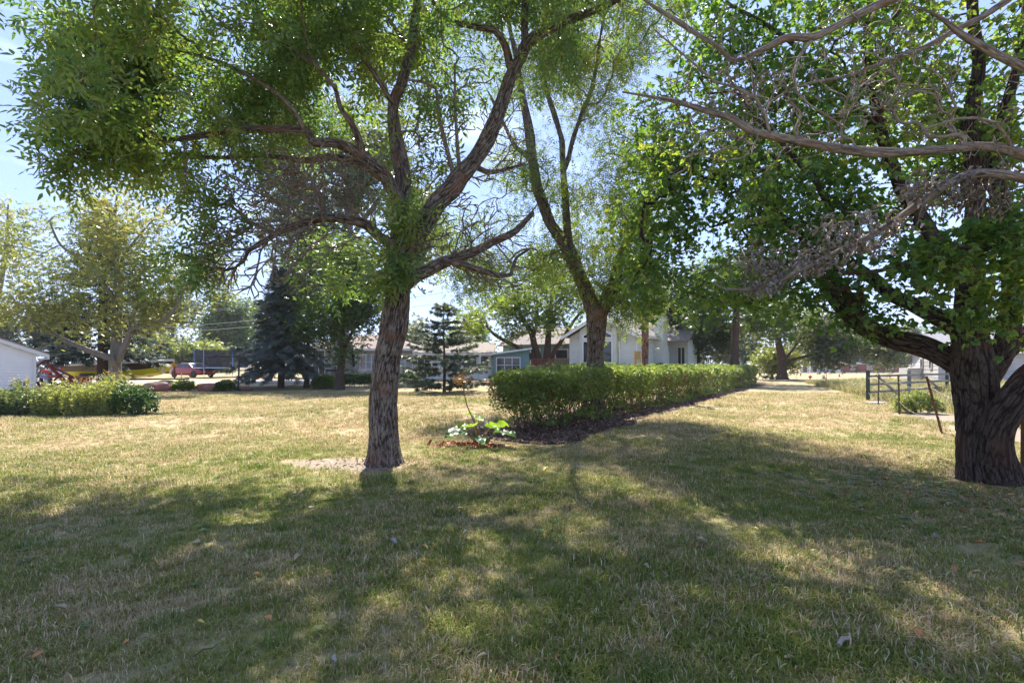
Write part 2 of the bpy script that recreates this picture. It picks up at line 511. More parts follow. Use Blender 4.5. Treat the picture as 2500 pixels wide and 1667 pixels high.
def scatter(name, pts, rot, scl, meshes, mat, label, cat):
    """one 'stuff' object that instances small tufts on points"""
    tufts = bpy.data.collections.new(name + "_pieces")
    for me in meshes:
        if not me.materials: me.materials.append(mat)
        tufts.objects.link(bpy.data.objects.new(name + "_piece", me))
    me = bpy.data.meshes.new(name)
    me.vertices.add(len(pts)); me.vertices.foreach_set("co", np.ascontiguousarray(pts, np.float32).ravel())
    me.attributes.new("rot", 'FLOAT_VECTOR', 'POINT').data.foreach_set("vector", np.ascontiguousarray(rot, np.float32).ravel())
    me.attributes.new("scl", 'FLOAT', 'POINT').data.foreach_set("value", np.ascontiguousarray(scl, np.float32))
    ob = link(name, me)
    ng = bpy.data.node_groups.new(name, 'GeometryNodeTree')
    ng.interface.new_socket("Geometry", in_out='INPUT', socket_type='NodeSocketGeometry')
    ng.interface.new_socket("Geometry", in_out='OUTPUT', socket_type='NodeSocketGeometry')
    N, L = ng.nodes, ng.links
    gi, go = N.new("NodeGroupInput"), N.new("NodeGroupOutput")
    ci = N.new("GeometryNodeCollectionInfo"); ci.inputs['Collection'].default_value = tufts
    ci.inputs['Separate Children'].default_value = True; ci.inputs['Reset Children'].default_value = True
    ip = N.new("GeometryNodeInstanceOnPoints"); ip.inputs['Pick Instance'].default_value = True
    ra = N.new("GeometryNodeInputNamedAttribute"); ra.data_type = 'FLOAT_VECTOR'; ra.inputs['Name'].default_value = "rot"
    sa = N.new("GeometryNodeInputNamedAttribute"); sa.data_type = 'FLOAT'; sa.inputs['Name'].default_value = "scl"
    L.new(gi.outputs[0], ip.inputs['Points']); L.new(ci.outputs[0], ip.inputs['Instance'])
    L.new(ra.outputs['Attribute'], ip.inputs['Rotation']); L.new(sa.outputs['Attribute'], ip.inputs['Scale'])
    L.new(ip.outputs[0], go.inputs[0])
    md = ob.modifiers.new(name, 'NODES'); md.node_group = ng
    return tag(ob, label, cat, kind="stuff")

def field_points(y0, y1, dens, rng, edge=1.12):
    n_ = int(dens * edge * (y1 * y1 - y0 * y0)) + 1
    y = np.sqrt(rng.uniform(y0 * y0, y1 * y1, n_))
    x = rng.uniform(-1, 1, n_) * y * edge
    return x, y

rg = np.random.default_rng(11)
px_, py_, sc_ = [], [], []
for y0, y1, dens, s0 in ((1.2, 3.6, 420, 1.0), (3.6, 6, 300, 1.05), (6, 10, 150, 1.25), (10, 16, 60, 1.55), (16, 26, 24, 2.0)):
    x, y = field_points(y0, y1, dens, rg)
    sm = soil_mask(x, y)
    nn = vnoise(np.stack([x * 1.1, y * 1.1, x * 0], -1), 9)
    keep = (~in_mulch(x, y, 0.04)) & (rg.uniform(size=len(x)) > sm * 1.12) & (np.hypot(x - ASH[0], y - ASH[1]) > 0.27) & (np.hypot(x - ELDER[0], y - ELDER[1]) > 0.45)
    x, y, nn = x[keep], y[keep], nn[keep]
    px_.append(x); py_.append(y); sc_.append(s0 * (0.62 + 0.75 * nn) * rg.uniform(0.75, 1.25, len(x)))
gx_, gy_, gs_ = map(np.concatenate, (px_, py_, sc_))
grot = np.stack([rg.normal(0, .1, len(gx_)), rg.normal(0, .1, len(gx_)), rg.uniform(0, 6.283, len(gx_))], -1)
scatter("grass", np.stack([gx_, gy_, gz(gx_, gy_) - 0.004], -1), grot, gs_,
        [tuft_mesh("grass_tuft", 30, 0.062, 0.040, 0.0044, rg, 0.95) for _ in range(7)], GRASS_MAT,
        "short dry mown grass covering the lawn", "grass")
# a few taller tufts
tx, ty = field_points(2.2, 8, 3.0, rg)
k = (~in_mulch(tx, ty, 0.1)) & (soil_mask(tx, ty) < 0.3)
tx, ty = tx[k], ty[k]
m2 = leaf_mat("lush_grass", [(0.05, 0.10, 0.02), (0.085, 0.15, 0.03), (0.14, 0.20, 0.05)], 0.35, 0.3, (1.1, 1.1, 0.7))
scatter("tall_grass", np.stack([tx, ty, gz(tx, ty) - 0.004], -1), np.stack([tx * 0, tx * 0, rg.uniform(0, 6.283, len(tx))], -1),
        rg.uniform(0.6, 1.2, len(tx)), [tuft_mesh("tall_grass_tuft", 36, 0.075, 0.085, 0.0048, rg, 0.8) for _ in range(4)], m2,
        "taller dark green tufts of grass standing out of the lawn", "grass")
# ------------------------------------------------------------------ trees: skeleton, bark, leaves
def unit(v):
    v = np.asarray(v, float)
    return v / np.maximum(np.linalg.norm(v, axis=-1, keepdims=True), 1e-9)

def resample(pts, radii, step):
    """smooth polyline through pts at about `step` spacing"""
    pts = np.asarray(pts, float); radii = np.asarray(radii, float)
    if len(pts) < 3:
        pts = np.stack([pts[0], (pts[0] + pts[1]) / 2, pts[1]]); radii = np.array([radii[0], (radii[0] + radii[-1]) / 2, radii[-1]])
    ext = np.vstack([2 * pts[0] - pts[1], pts, 2 * pts[-1] - pts[-2]])
    out, ro = [], []
    for i in range(len(pts) - 1):
        p0, p1, p2, p3 = ext[i:i + 4]
        m_ = max(1, int(np.linalg.norm(p2 - p1) / step))
        t = (np.arange(m_) / m_)[:, None]
        out.append(0.5 * ((2 * p1) + (p2 - p0) * t + (2 * p0 - 5 * p1 + 4 * p2 - p3) * t ** 2 + (-p0 + 3 * p1 - 3 * p2 + p3) * t ** 3))
        ro.append(radii[i] + (radii[i + 1] - radii[i]) * t[:, 0])
    out.append(pts[-1:]); ro.append(radii[-1:])
    return np.vstack(out), np.concatenate(ro)

class Tree:
    def __init__(s, seed=0, cap=60000):
        s.rng = np.random.default_rng(seed)
        s.pos = np.zeros((cap, 3)); s.par = np.full(cap, -1); s.rad = np.zeros(cap); s.pl = np.zeros(cap); s.n = 0
        s.twigs = []                 # (node indices, leafy)
        s.limb_ids = []
    def _add(s, p, par, r):
        i = s.n; s.pos[i] = p; s.par[i] = par; s.rad[i] = r
        s.pl[i] = 0 if par < 0 else s.pl[par] + np.linalg.norm(p - s.pos[par])
        s.n += 1
        return i
    def limb(s, pts, r, step=0.12, wob=0.0):
        """pts (n,3); r list of radii (same length) or (r0, r1). Attaches to the nearest node there is."""
        pts = np.asarray(pts, float)
        if len(r) != len(pts): r = np.linspace(r[0], r[1], len(pts))
        q, rr = resample(pts, r, step)
        if wob:
            q[1:-1] += s.rng.normal(0, wob, q[1:-1].shape)
        ids = []
        if s.n == 0: par = -1; st = 0
        else:
            par = int(np.argmin(np.linalg.norm(s.pos[:s.n] - q[0], axis=1))); st = 0
        for i in range(st, len(q)):
            par = s._add(q[i], par, rr[i]); ids.append(par)
        s.limb_ids.append(ids)
        return ids
    def grow(s, T, leafy=True, seg=0.16, alpha=0.25, sag=0.03, jit=0.05, lift=0.15, minz=None):
        T = np.asarray(T, float); N = len(T)
        keep_pl = s.pl[:s.n].copy(); n0 = s.n
        if minz is not None: s.pl[:s.n][s.pos[:s.n, 2] < minz] += 60.0
        best = np.full(N, 1e9); bi = np.zeros(N, int)
        def upd(a, b):
            for q in range(a, b, 400):
                e = min(b, q + 400)
                d = np.linalg.norm(T[:, None] - s.pos[None, q:e], axis=2) + alpha * s.pl[None, q:e]
                k = d.argmin(1); v = d[np.arange(N), k]
                w = v < best
                best[w] = v[w]; bi[w] = k[w] + q
        upd(0, s.n)
        done = np.zeros(N, bool)
        base = np.zeros(N)
        for _ in range(N):
            dd = np.where(done, 1e9, best - alpha * s.pl[bi])
            i = int(dd.argmin()); done[i] = True
            j = int(bi[i]); p0 = s.pos[j]; p1 = T[i]; L = np.linalg.norm(p1 - p0)
            if L < 1e-3: continue
            dj = unit(p0 - s.pos[s.par[j]]) if s.par[j] >= 0 else np.array((0, 0, 1.))
            di = (p1 - p0) / L
            c_ = p0 + 0.45 * L * unit(dj * 0.5 + di * 0.8 + np.array((0, 0, lift)))
            m_ = max(2, int(round(L / seg)))
            t = (np.arange(1, m_ + 1) / m_)[:, None]
            q = (1 - t) ** 2 * p0 + 2 * t * (1 - t) * c_ + t * t * p1
            q[:-1] += s.rng.normal(0, jit * min(L, 1.0), q[:-1].shape) * 0.6
            q[:, 2] -= sag * L * (t[:, 0] ** 2)
            a = s.n; par = j; ids = [j]
            for k in range(m_):
                par = s._add(q[k], par, 0.0); ids.append(par)
            s.twigs.append((np.array(ids), leafy))
            upd(a, s.n)
        s.pl[:n0] = keep_pl
    def radii(s, tip=0.0035, power=0.46):
        n_ = s.n
        cnt = np.zeros(n_)
        kids = np.bincount(s.par[1:n_][s.par[1:n_] >= 0], minlength=n_)
        cnt[kids == 0] = 1
        for i in range(n_ - 1, 0, -1):
            if s.par[i] >= 0: cnt[s.par[i]] += cnt[i]
        r = tip * cnt ** power
        fx = s.rad[:n_] > 0
        r[fx] = s.rad[:n_][fx]
        for i in range(1, n_):
            p = s.par[i]
            if p >= 0 and not fx[i]: r[i] = min(r[i], r[p] * 0.8 if fx[p] else r[p])
        return r
    def build(s, parent, mat, tip=0.0035, power=0.46, fine=0, furrow=0.0, flare=None, names=("trunk", "branches"), furrow_scale=1.0, bare_r=0.0):
        """meshes: one for trunk and limbs, one for the finer branches"""
        r = s.radii(tip, power)
        if bare_r:
            for ids, leafy in s.twigs:
                if not leafy: r[ids[1:]] = np.maximum(r[ids[1:]], bare_r * np.linspace(1.25, .7, len(ids) - 1))
        n_ = s.n
        first = {}
        for i in range(1, n_):
            p = s.par[i]
            if p < 0: continue
            if p not in first or r[i] > r[first[p]]: first[p] = i
        limbset = np.zeros(n_, bool)
        for ids in s.limb_ids: limbset[ids] = True
        starts = [0] + [i for i in range(1, n_) if s.par[i] >= 0 and first[s.par[i]] != i]
        out = {0: ([], [], [], 0), 1: ([], [], [], 0)}
        HH = {0: [], 1: []}; VV = {0: [], 1: []}; FF = {0: [], 1: []}; BB = {0: [], 1: []}; off = {0: 0, 1: 0}
        for st in starts:
            ch = [] if s.par[st] < 0 else [s.par[st]]
            i = st
            while True:
                ch.append(i)
                if i in first: i = first[i]
                else: break
            if len(ch) < 2: continue
            q = s.pos[ch]; rr = r[ch].copy()
            if s.par[st] >= 0: rr[0] = min(rr[0], rr[1] * 1.15)
            big = 0 if limbset[st] else 1
            R = rr.max()
            if R > 0.045 and fine:
                q, rr = resample(q, rr, (0.022 if R > .14 else .03) if fine > 1 else 0.05); ns = 110 if R > 0.14 else (44 if R > 0.07 else 20)
            else:
                ns = 20 if R > 0.12 else 12 if R > 0.06 else 7 if R > 0.02 else 5 if R > 0.009 else 3
            tg = np.gradient(q, axis=0); tg = unit(tg)
            ref = np.array((0, 0, 1.)) if abs(tg[0, 2]) < 0.9 else np.array((0, 1., 0))
            a = np.zeros_like(q)
            u_ = unit(np.cross(tg[0], ref)); a[0] = u_
            for k in range(1, len(q)):
                u_ = u_ - tg[k] * np.dot(u_, tg[k]); u_ = u_ / max(np.linalg.norm(u_), 1e-9); a[k] = u_
            bb = np.cross(tg, a)
            th = np.arange(ns) * 2 * np.pi / ns
            co, si = np.cos(th), np.sin(th)
            ln = np.concatenate([[0], np.cumsum(np.linalg.norm(np.diff(q, axis=0), axis=1))]) + st * 0.37
            rad = np.repeat(rr[:, None], ns, 1)
            ck = np.stack([co[None] * rr.max() * np.ones((len(q), 1)), si[None] * rr.max() * np.ones((len(q), 1)), np.repeat(ln[:, None], ns, 1)], -1)
            if flare is not None and st == 0:
                h = q[:, 2] - q[0, 2]
                rad = rad * (1 + flare[0] * np.exp(-h / flare[1]))[:, None] * (1 + (flare[2] * np.exp(-h / (flare[1] * 1.6)))[:, None] * np.cos(th * flare[3] + 0.7 + ln[:, None] * 0.3))
            fur = np.ones(rad.shape)
            if furrow and R > 0.045 and fine:
                fs = furrow_scale
                pn = ck.reshape(-1, 3) * np.array((33 * fs, 33 * fs, 6.0 * fs))
                pn[:, :2] += (vnoise(ck.reshape(-1, 3) * np.array((5, 5, 4.)), 5)[:, None] - 0.5) * 1.6
                f1 = np.abs(2 * vnoise(pn, 1) - 1); f2 = vnoise(pn * 2.3, 2); f3 = vnoise(ck.reshape(-1, 3) * np.array((4, 4, 2.2)), 8)
                hgt = np.minimum(f1 / 0.34, 1) * 0.75 + f2 * 0.3 - 0.6
                fur = np.clip(f1 / 0.40, 0, 1).reshape(rad.shape)
                rad = rad + (hgt * furrow * np.minimum(1, R / 0.15)).reshape(rad.shape) + ((f3 - .5) * R * 0.22).reshape(rad.shape)
            ring = q[:, None] + rad[..., None] * (co[None, :, None] * a[:, None] + si[None, :, None] * bb[:, None])
            m_ = len(q)
            idx = np.arange(m_ * ns).reshape(m_, ns)
            f = np.stack([idx[:-1], np.roll(idx[:-1], -1, 1), np.roll(idx[1:], -1, 1), idx[1:]], -1).reshape(-1, 4)
            tipv = (q[-1] + tg[-1] * rr[-1] * 1.2)[None]
            VV[big].append(np.vstack([ring.reshape(-1, 3), tipv])); BB[big].append(np.vstack([ck.reshape(-1, 3), ck[-1, :1]])); HH[big].append(np.append(fur.ravel(), 1.0))
            tf = np.stack([idx[-1], np.roll(idx[-1], -1), np.full(ns, m_ * ns), np.full(ns, m_ * ns)], -1)
            FF[big].append(np.vstack([f, tf]) + off[big]); off[big] += m_ * ns + 1
        obs = []
        for big, nm in ((0, names[0]), (1, names[1])):
            if not VV[big]: continue
            F_ = np.vstack(FF[big]); tri = F_[:, 2] == F_[:, 3]
            V_ = np.vstack(VV[big]); B_ = np.vstack(BB[big]); H_ = np.concatenate(HH[big])
            # tip triangles are kept as quads with a doubled corner shifted by a hair
            extra = V_[F_[tri, 2]] + 1e-4
            k0 = len(V_); F_ = F_.copy(); F_[tri, 3] = k0 + np.arange(tri.sum())
            V_ = np.vstack([V_, extra]); B_ = np.vstack([B_, B_[F_[tri, 2]]])
            me = np_mesh(nm, V_, F_, {"bark": B_, "furrow": np.append(H_, np.ones(len(V_) - len(H_)))}, True)
            ob = link(nm, me, mat, parent)
            if big: ob["kind"] = "stuff"
            obs.append(ob)
        return obs
    def leaf_sites(s, per, reach=0.8, droop=0.35, spread=0.9, up=0.2, fuzz=0.03):
        """positions and directions of leaves along the leafy twigs"""
        p, d = [], []
        for ids, leafy in s.twigs:
            if not leafy: continue
            k = s.rng.poisson(per)
            if k == 0: continue
            q = s.pos[ids]
            t = 1 - s.rng.uniform(0, reach, k) ** 1.3
            x = t * (len(q) - 1); i = np.minimum(x.astype(int), len(q) - 2); f = (x - i)[:, None]
            p.append(q[i] * (1 - f) + q[i + 1] * f + s.rng.normal(0, fuzz, (k, 3)))
            tw = unit(q[i + 1] - q[i])
            v = tw * 0.7 + s.rng.normal(0, spread, (k, 3))
            v[:, 2] += up - droop
            d.append(unit(v))
        return np.vstack(p), np.vstack(d)

def blob_points(rng, blobs):
    """blobs: (px, py, d, rx_px, ry_px, rd_m, n)"""
    out = []
    for px, py, d, rx, ry, rd, n_ in blobs:
        v = unit(rng.normal(size=(n_ * 2, 3))) * (rng.uniform(size=(n_ * 2, 1)) ** 0.42)
        c_ = P(px, py, d)
        q = c_ + v * np.array((rx * d / FPX, rd, ry * d / FPX))
        fq = 9.0 / d + 0.15                                # clumps with gaps between them
        score = vnoise(q * fq + 17, 21) + rng.uniform(0, .35, len(q))
        out.append(q[np.argsort(-score)[:n_]])
    return np.vstack(out)

def tpl_leaflet(L, W, fold=0.25, x0=0, y0=0, ang=0.0, z0=0, droop=0.0, shape=((0.3, 1.0), (0.68, 0.7))):
    """two quads either side of the midrib; local leaf plane xy"""
    (a, wa), (b, wb) = shape
    pts = np.array([(0, 0, 0), (a * L, W * wa / 2, fold * W * wa / 2), (b * L, W * wb / 2, fold * W * wb / 2 - droop * L * .4), (L, 0, -droop * L), (b * L, -W * wb / 2, fold * W * wb / 2 - droop * L * .4), (a * L, -W * wa / 2, fold * W * wa / 2)])
    ca, sa = math.cos(ang), math.sin(ang)
    q = pts.copy(); q[:, 0] = pts[:, 0] * ca - pts[:, 1] * sa + x0; q[:, 1] = pts[:, 0] * sa + pts[:, 1] * ca + y0; q[:, 2] += z0
    return q, np.array([(0, 3, 2, 1), (0, 5, 4, 3)])
def tpl_join(parts):
    V, F, o = [], [], 0
    for v, f in parts:
        V.append(v); F.append(f + o); o += len(v)
    return np.vstack(V), np.vstack(F)
TPL_ASH = tpl_join([tpl_leaflet(.36, .135, .3, .32, .0, 1.0, 0, .1), tpl_leaflet(.36, .135, .3, .32, .0, -1.0, 0, .1),
                    tpl_leaflet(.40, .14, .3, .62, 0, .85, -.03, .12), tpl_leaflet(.40, .14, .3, .62, 0, -.85, -.03, .12),
                    tpl_leaflet(.42, .15, .3, .88, 0, .0, -.07, .15)])
TPL_ELDER = tpl_join([tpl_leaflet(.62, .42, .42, .38, 0, .0, -.03, .3, ((.38, 1.0), (.62, .8))),
                      tpl_leaflet(.50, .36, .42, .38, 0, 1.0, 0, .28, ((.35, 1.0), (.6, .8))), tpl_leaflet(.50, .36, .42, .38, 0, -1.0, 0, .28, ((.35, 1.0), (.6, .8)))])
TPL_ONE = tpl_leaflet(1.0, .42, .3, 0, 0, 0, 0, .15)
TPL_TRIO = tpl_join([tpl_leaflet(.8, .34, .3, 0.1, 0, a, 0, .15) for a in (-.8, 0, .8)])
TPL_KEYS = tpl_join([tpl_leaflet(1.0, .16, .2, .12 * math.cos(a * 2.4), .12 * math.sin(a * 2.4), (a - 3) * .22, 0.02 * a, 0) for a in range(7)])

def leaf_mesh(name, tpl, pos, dirs, size, rng, var, roll=0.6):
    tv, tf = tpl; M = len(pos); K = len(tv)
    x = unit(dirs)
    up = np.tile(np.array((0, 0, 1.)), (M, 1)) + rng.normal(0, roll, (M, 3))
    z = up - x * np.sum(up * x, 1, keepdims=True); z = unit(z); y = np.cross(z, x)
    size = np.broadcast_to(np.asarray(size, float), (M,))
    V = pos[:, None] + size[:, None, None] * (tv[None, :, 0:1] * x[:, None] + tv[None, :, 1:2] * y[:, None] + tv[None, :, 2:3] * z[:, None])
    F = (tf[None] + (np.arange(M) * K)[:, None, None]).reshape(-1, tf.shape[1])
    return np_mesh(name, V.reshape(-1, 3), F, {"var": np.repeat(var, K)})

def crown(tree, parent, tpl, per, size, mat, name="crown", svar=0.25, clump=0.9, **kw):
    p, d = tree.leaf_sites(per, **kw)
    rng = tree.rng
    # colour runs in patches through the crown as well as from leaf to leaf
    v = 0.55 * vnoise(p * clump + 31, 6) + 0.45 * rng.uniform(size=len(p))
    v = np.clip((v - 0.5) * 1.35 + 0.5, 0, 1)
    me = leaf_mesh(name, tpl, p, d, size * rng.uniform(1 - svar, 1 + svar, len(p)), rng, v)
    o = link(name, me, mat, parent); o["kind"] = "stuff"
    return o

def limb_px(tree, pts, w0, w1=None, d0=None, d1=None, **kw):
    """limb traced on the photograph: (px, py[, depth]) with widths in pixels at both ends"""
    k = len(pts)
    if d0 is not None:
        ds = np.linspace(d0, d1, k)
        pts = [(p[0], p[1], d) for p, d in zip(pts, ds)]
    q = np.array([P(*p) for p in pts])
    ds = np.array([p[2] for p in pts])
    w = np.linspace(w0, w1, k) if not hasattr(w0, '__len__') else np.array(w0)
    return tree.limb(q, list(w * ds / FPX / 2), **kw)

BARK_ASH = bark_mat("ash_bark", (0.030, 0.021, 0.016), (0.17, 0.13, 0.105), (0.36, 0.31, 0.265), 1.0, (0.20, 0.10, 0.062))
BARK_DARK = bark_mat("dark_bark", (0.022, 0.015, 0.012), (0.085, 0.060, 0.047), (0.17, 0.125, 0.10), 0.9, (0.12, 0.06, 0.04))
BARK_GREY = bark_mat("grey_bark", (0.06, 0.055, 0.05), (0.22, 0.20, 0.175), (0.36, 0.33, 0.29), 0.8)
BARK_PALE = bark_mat("pale_bark", (0.08, 0.06, 0.05), (0.21, 0.17, 0.145), (0.40, 0.36, 0.32), 1.3, (0.19, 0.12, 0.09), 0.5)
LEAF_ASH = leaf_mat("ash_leaf", [(0.055, 0.105, 0.045), (0.088, 0.16, 0.052), (0.13, 0.205, 0.055), (0.23, 0.26, 0.07)], 0.47, 0.65, (1.12, 1.1, .5))
LEAF_KEYS = leaf_mat("ash_keys", [(0.15, 0.20, 0.05), (0.24, 0.27, 0.075), (0.32, 0.29, 0.10)], 0.35)
LEAF_ELDER = leaf_mat("elder_leaf", [(0.050, 0.115, 0.036), (0.085, 0.175, 0.044), (0.14, 0.225, 0.052), (0.26, 0.30, 0.075)], 0.5, 0.5, (1.15, 1.1, .45))
LEAF_VEE = leaf_mat("vee_leaf", [(0.062, 0.108, 0.04), (0.10, 0.16, 0.05), (0.155, 0.215, 0.06), (0.25, 0.28, 0.085)], 0.46)

# ---- the ash in the middle
ash = empty("ash_tree", (ASH[0], ASH[1], gzf(*ASH)), 0, "spreading ash tree with furrowed trunk in a ring of bare soil", "tree")
ASH_LOC = np.array(ash.location)
T = Tree(21)
b0 = (936, HOR + (CAMH - gzf(*ASH) + 0.06) * FPX / 7.49)
pts = [b0, (937, 1064), (936, 977), (943, 890), (957, 825), (962, 795), (966, 760), (972, 717), (974, 650), (976, 600), (978, 502), (984, 442), (973, 374), (963, 323), (960, 255), (980, 204), (994, 153), (1007, 102), (1014, 40), (1022, -60), (1040, -200)]
limb_px(T, pts, [74, 70, 66, 65, 67, 66, 60, 57, 56, 50, 40, 36, 32, 29, 27, 24, 21, 18, 15, 11, 6], None, 7.49, 7.9, step=0.1)
limb_px(T, [(985, 700), (1005, 682), (1050, 658), (1090, 638), (1121, 628), (1165, 611), (1206, 590), (1250, 570), (1271, 553), (1300, 520)], 34, 10, 7.5, 8.3)
limb_px(T, [(1090, 640), (1130, 645), (1172, 660), (1206, 670), (1243, 672), (1260, 631), (1290, 610)], 17, 6, 7.6, 7.9)
limb_px(T, [(980, 625), (999, 600), (1036, 546), (1070, 492), (1104, 461), (1123, 432), (1157, 391), (1184, 350), (1208, 299), (1228, 245), (1245, 190), (1273, 136), (1290, 102), (1344, 71), (1395, 48), (1470, 20), (1560, -30)],
        [48, 47, 46, 45, 44, 42, 39, 36, 34, 32, 30, 27, 24, 19, 15, 11, 6], None, 7.5, 8.6)
limb_px(T, [(1283, 118), (1281, 51), (1290, -60), (1310, -180)], 22, 8, 8.35, 8.6)
limb_px(T, [(1245, 160), (1232, 110), (1211, 78), (1140, 61), (1089, 47), (1055, 0), (1020, -80)], 20, 7, 8.2, 7.6)
limb_px(T, [(1125, 435), (1118, 370), (1112, 270), (1110, 160)], 12, 5, 7.9, 7.6)
limb_px(T, [(1150, 400), (1190, 420), (1230, 415), (1280, 400)], 14, 6, 8.0, 8.4)
limb_px(T, [(1110, 440), (1095, 380), (1075, 300), (1063, 215), (1030, 200), (995, 195)], 13, 5, 7.9, 7.4)
limb_px(T, [(972, 490), (956, 459), (936, 425), (902, 398), (861, 367), (820, 350), (765, 347), (748, 318), (680, 316), (578, 316), (510, 327), (425, 340), (320, 330), (220, 318), (120, 318)],
        [34, 32, 30, 27, 25, 22, 18, 16, 14, 13, 12, 10, 8, 6, 4], None, 7.6, 6.5)
limb_px(T, [(930, 432), (912, 418), (851, 391), (800, 384), (740, 392), (640, 380), (520, 385), (408, 374), (300, 400)], 22, 5, 7.6, 8.2)
limb_px(T, [(885, 375), (878, 345), (861, 306), (831, 262), (820, 221), (770, 160), (690, 110), (600, 90)], 17, 5, 7.3, 6.6)
limb_px(T, [(748, 320), (700, 250), (600, 180), (500, 140), (380, 110), (240, 60)], 13, 4, 7.0, 6.5)
limb_px(T, [(968, 600), (926, 578), (892, 548), (830, 533), (799, 533), (748, 543), (697, 560), (653, 584), (610, 610)], 26, 9, 7.4, 6.8)
limb_px(T, [(960, 255), (900, 160), (820, 60), (720, -60)], 14, 5, 7.7, 7.2)
limb_px(T, [(1000, 120), (930, 20), (860, -100)], 12, 5, 7.8, 8.3)
R_ = T.rng
leafy = blob_points(R_, [(360, 180, 7.0, 235, 175, 2.2, 320), (630, 100, 7.4, 270, 170, 2.8, 320), (170, 280, 6.6, 90, 85, .9, 50), (380, 340, 6.9, 250, 90, 1.8, 170),
                         (640, 250, 7.8, 180, 90, 2.2, 80), (620, -140, 7.2, 370, 170, 2.8, 190), (950, -60, 7.8, 330, 150, 3.0, 180), (1010, 110, 8.2, 250, 160, 2.2, 150),
                         (810, 150, 8.0, 170, 140, 2.4, 90), (1240, 60, 8.5, 240, 140, 2.2, 130), (1270, -160, 8.4, 330, 160, 2.8, 150), (1450, 20, 8.8, 120, 90, 1.4, 50), (180, 80, 6.6, 50, 70, .7, 18),
                         (170, 415, 6.6, 50, 50, .6, 12), (480, 490, 6.9, 110, 40, .9, 26), (1060, 350, 8.3, 110, 130, 1.0, 36), (700, -420, 7.4, 500, 160, 2.6, 100), (560, 100, 10.6, 300, 140, 1.6, 90), (900, 260, 10.5, 240, 120, 1.4, 50)])
T.grow(leafy, True, alpha=0.3, jit=0.035)
near_leaf = blob_points(R_, [(955, 640, 7.25, 70, 70, .35, 22), (850, 680, 7.1, 110, 50, .4, 13), (930, 690, 7.2, 60, 25, .3, 9), (985, 520, 7.3, 60, 60, .35, 14), (470, 640, 6.9, 90, 50, .7, 16), (560, 600, 7.2, 70, 60, .7, 10)])
T.grow(near_leaf, True, alpha=0.15, sag=0.1)
bare = blob_points(R_, [(740, 500, 7.0, 190, 140, .8, 420), (620, 620, 6.8, 150, 110, .6, 300), (780, 420, 7.2, 190, 90, .8, 200), (1130, 560, 7.8, 160, 100, .5, 280), (1230, 640, 7.9, 120, 80, .5, 190), (1150, 330, 8.1, 170, 180, .9, 230), (560, 430, 7.0, 160, 100, .7, 120)])
T.grow(bare, False, alpha=0.55, sag=0.14, jit=0.03, lift=0.1, seg=0.14, minz=2.95)
T.pos[:T.n] -= ASH_LOC
T.build(ash, BARK_ASH, 0.0042, 0.42, fine=2, furrow=0.022, flare=(0.45, 0.15, 0.07, 5), bare_r=0.0085, furrow_scale=1.25)
crown(T, ash, TPL_ASH, 7.6, 0.235, LEAF_ASH, svar=0.35, droop=0.55, fuzz=0.08)
kp, kd = T.leaf_sites(1.7, reach=0.5, droop=2.4, spread=0.5)
o = link("seed_keys", leaf_mesh("seed_keys", TPL_KEYS, kp, kd, 0.068 * T.rng.uniform(.7, 1.3, len(kp)), T.rng, T.rng.uniform(size=len(kp))), LEAF_KEYS, ash); o["kind"] = "stuff"

# ---- the leaning, many-stemmed tree at the right edge
elder = empty("boxelder_tree", (ELDER[0], ELDER[1], gzf(*ELDER)), 0, "dark leaning boxelder tree with twin stems beside the wire fence", "tree")
E_LOC = np.array(elder.location)
T = Tree(5)
d_ = 6.4
limb_px(T, [(2378, 1186), (2371, 1120), (2373, 1060), (2383, 994), (2378, 941), (2373, 895), (2371, 850), (2369, 813), (2366, 740), (2372, 650), (2381, 553), (2381, 402), (2365, 325), (2377, 249), (2388, 153), (2377, 57), (2370, -80), (2350, -260)],
        [64, 54, 58, 78, 88, 91, 80, 68, 56, 48, 44, 38, 34, 30, 25, 20, 15, 8], None, d_, 6.8, step=0.1)
limb_px(T, [(2440, 1192), (2430, 1130), (2427, 1075), (2438, 1030), (2460, 995), (2486, 962), (2520, 925), (2580, 880), (2680, 800), (2800, 700), (2900, 560)],
        [96, 80, 73, 69, 66, 64, 62, 58, 50, 36, 16], None, 6.36, 5.8, step=0.1)
limb_px(T, [(2388, 935), (2360, 900), (2321, 879), (2281, 858), (2241, 842), (2187, 831), (2147, 817), (2112, 799), (2078, 771), (2046, 740), (2012, 690), (1990, 640), (1960, 580), (1900, 520), (1820, 470)],
        [50, 56, 55, 50, 47, 44, 42, 40, 36, 30, 25, 20, 16, 11, 6], None, 6.62, 7.4)
limb_px(T, [(2130, 806), (2100, 770), (2078, 730), (2052, 698), (2030, 650), (2040, 553), (2028, 520), (2010, 476), (1985, 431), (1956, 402), (1918, 360), (1860, 300), (1800, 230)], 26, 8, 6.6, 7.3)
limb_px(T, [(2368, 840), (2339, 802), (2289, 775), (2231, 744), (2174, 718), (2136, 683), (2090, 653), (2059, 626), (2000, 590), (1930, 560)], 44, 10, 6.6, 7.6)
limb_px(T, [(2360, 700), (2320, 630), (2285, 590), (2258, 545), (2212, 478), (2182, 413), (2155, 337), (2140, 260), (2124, 172), (2120, 77), (2130, -40), (2120, -200)], 42, 12, 6.6, 7.2)
limb_px(T, [(2128, 200), (2155, 134), (2185, 57), (2220, -40)], 18, 8, 7.1, 7.2)
limb_px(T, [(2400, 930), (2442, 871), (2465, 802), (2472, 744), (2470, 640), (2450, 520), (2423, 402), (2440, 320), (2461, 249), (2480, 172), (2500, 60), (2520, -100)], 52, 12, 6.6, 6.9)
limb_px(T, [(2440, 875), (2500, 820), (2600, 740), (2700, 600), (2760, 420)], 40, 12, 6.6, 6.9)
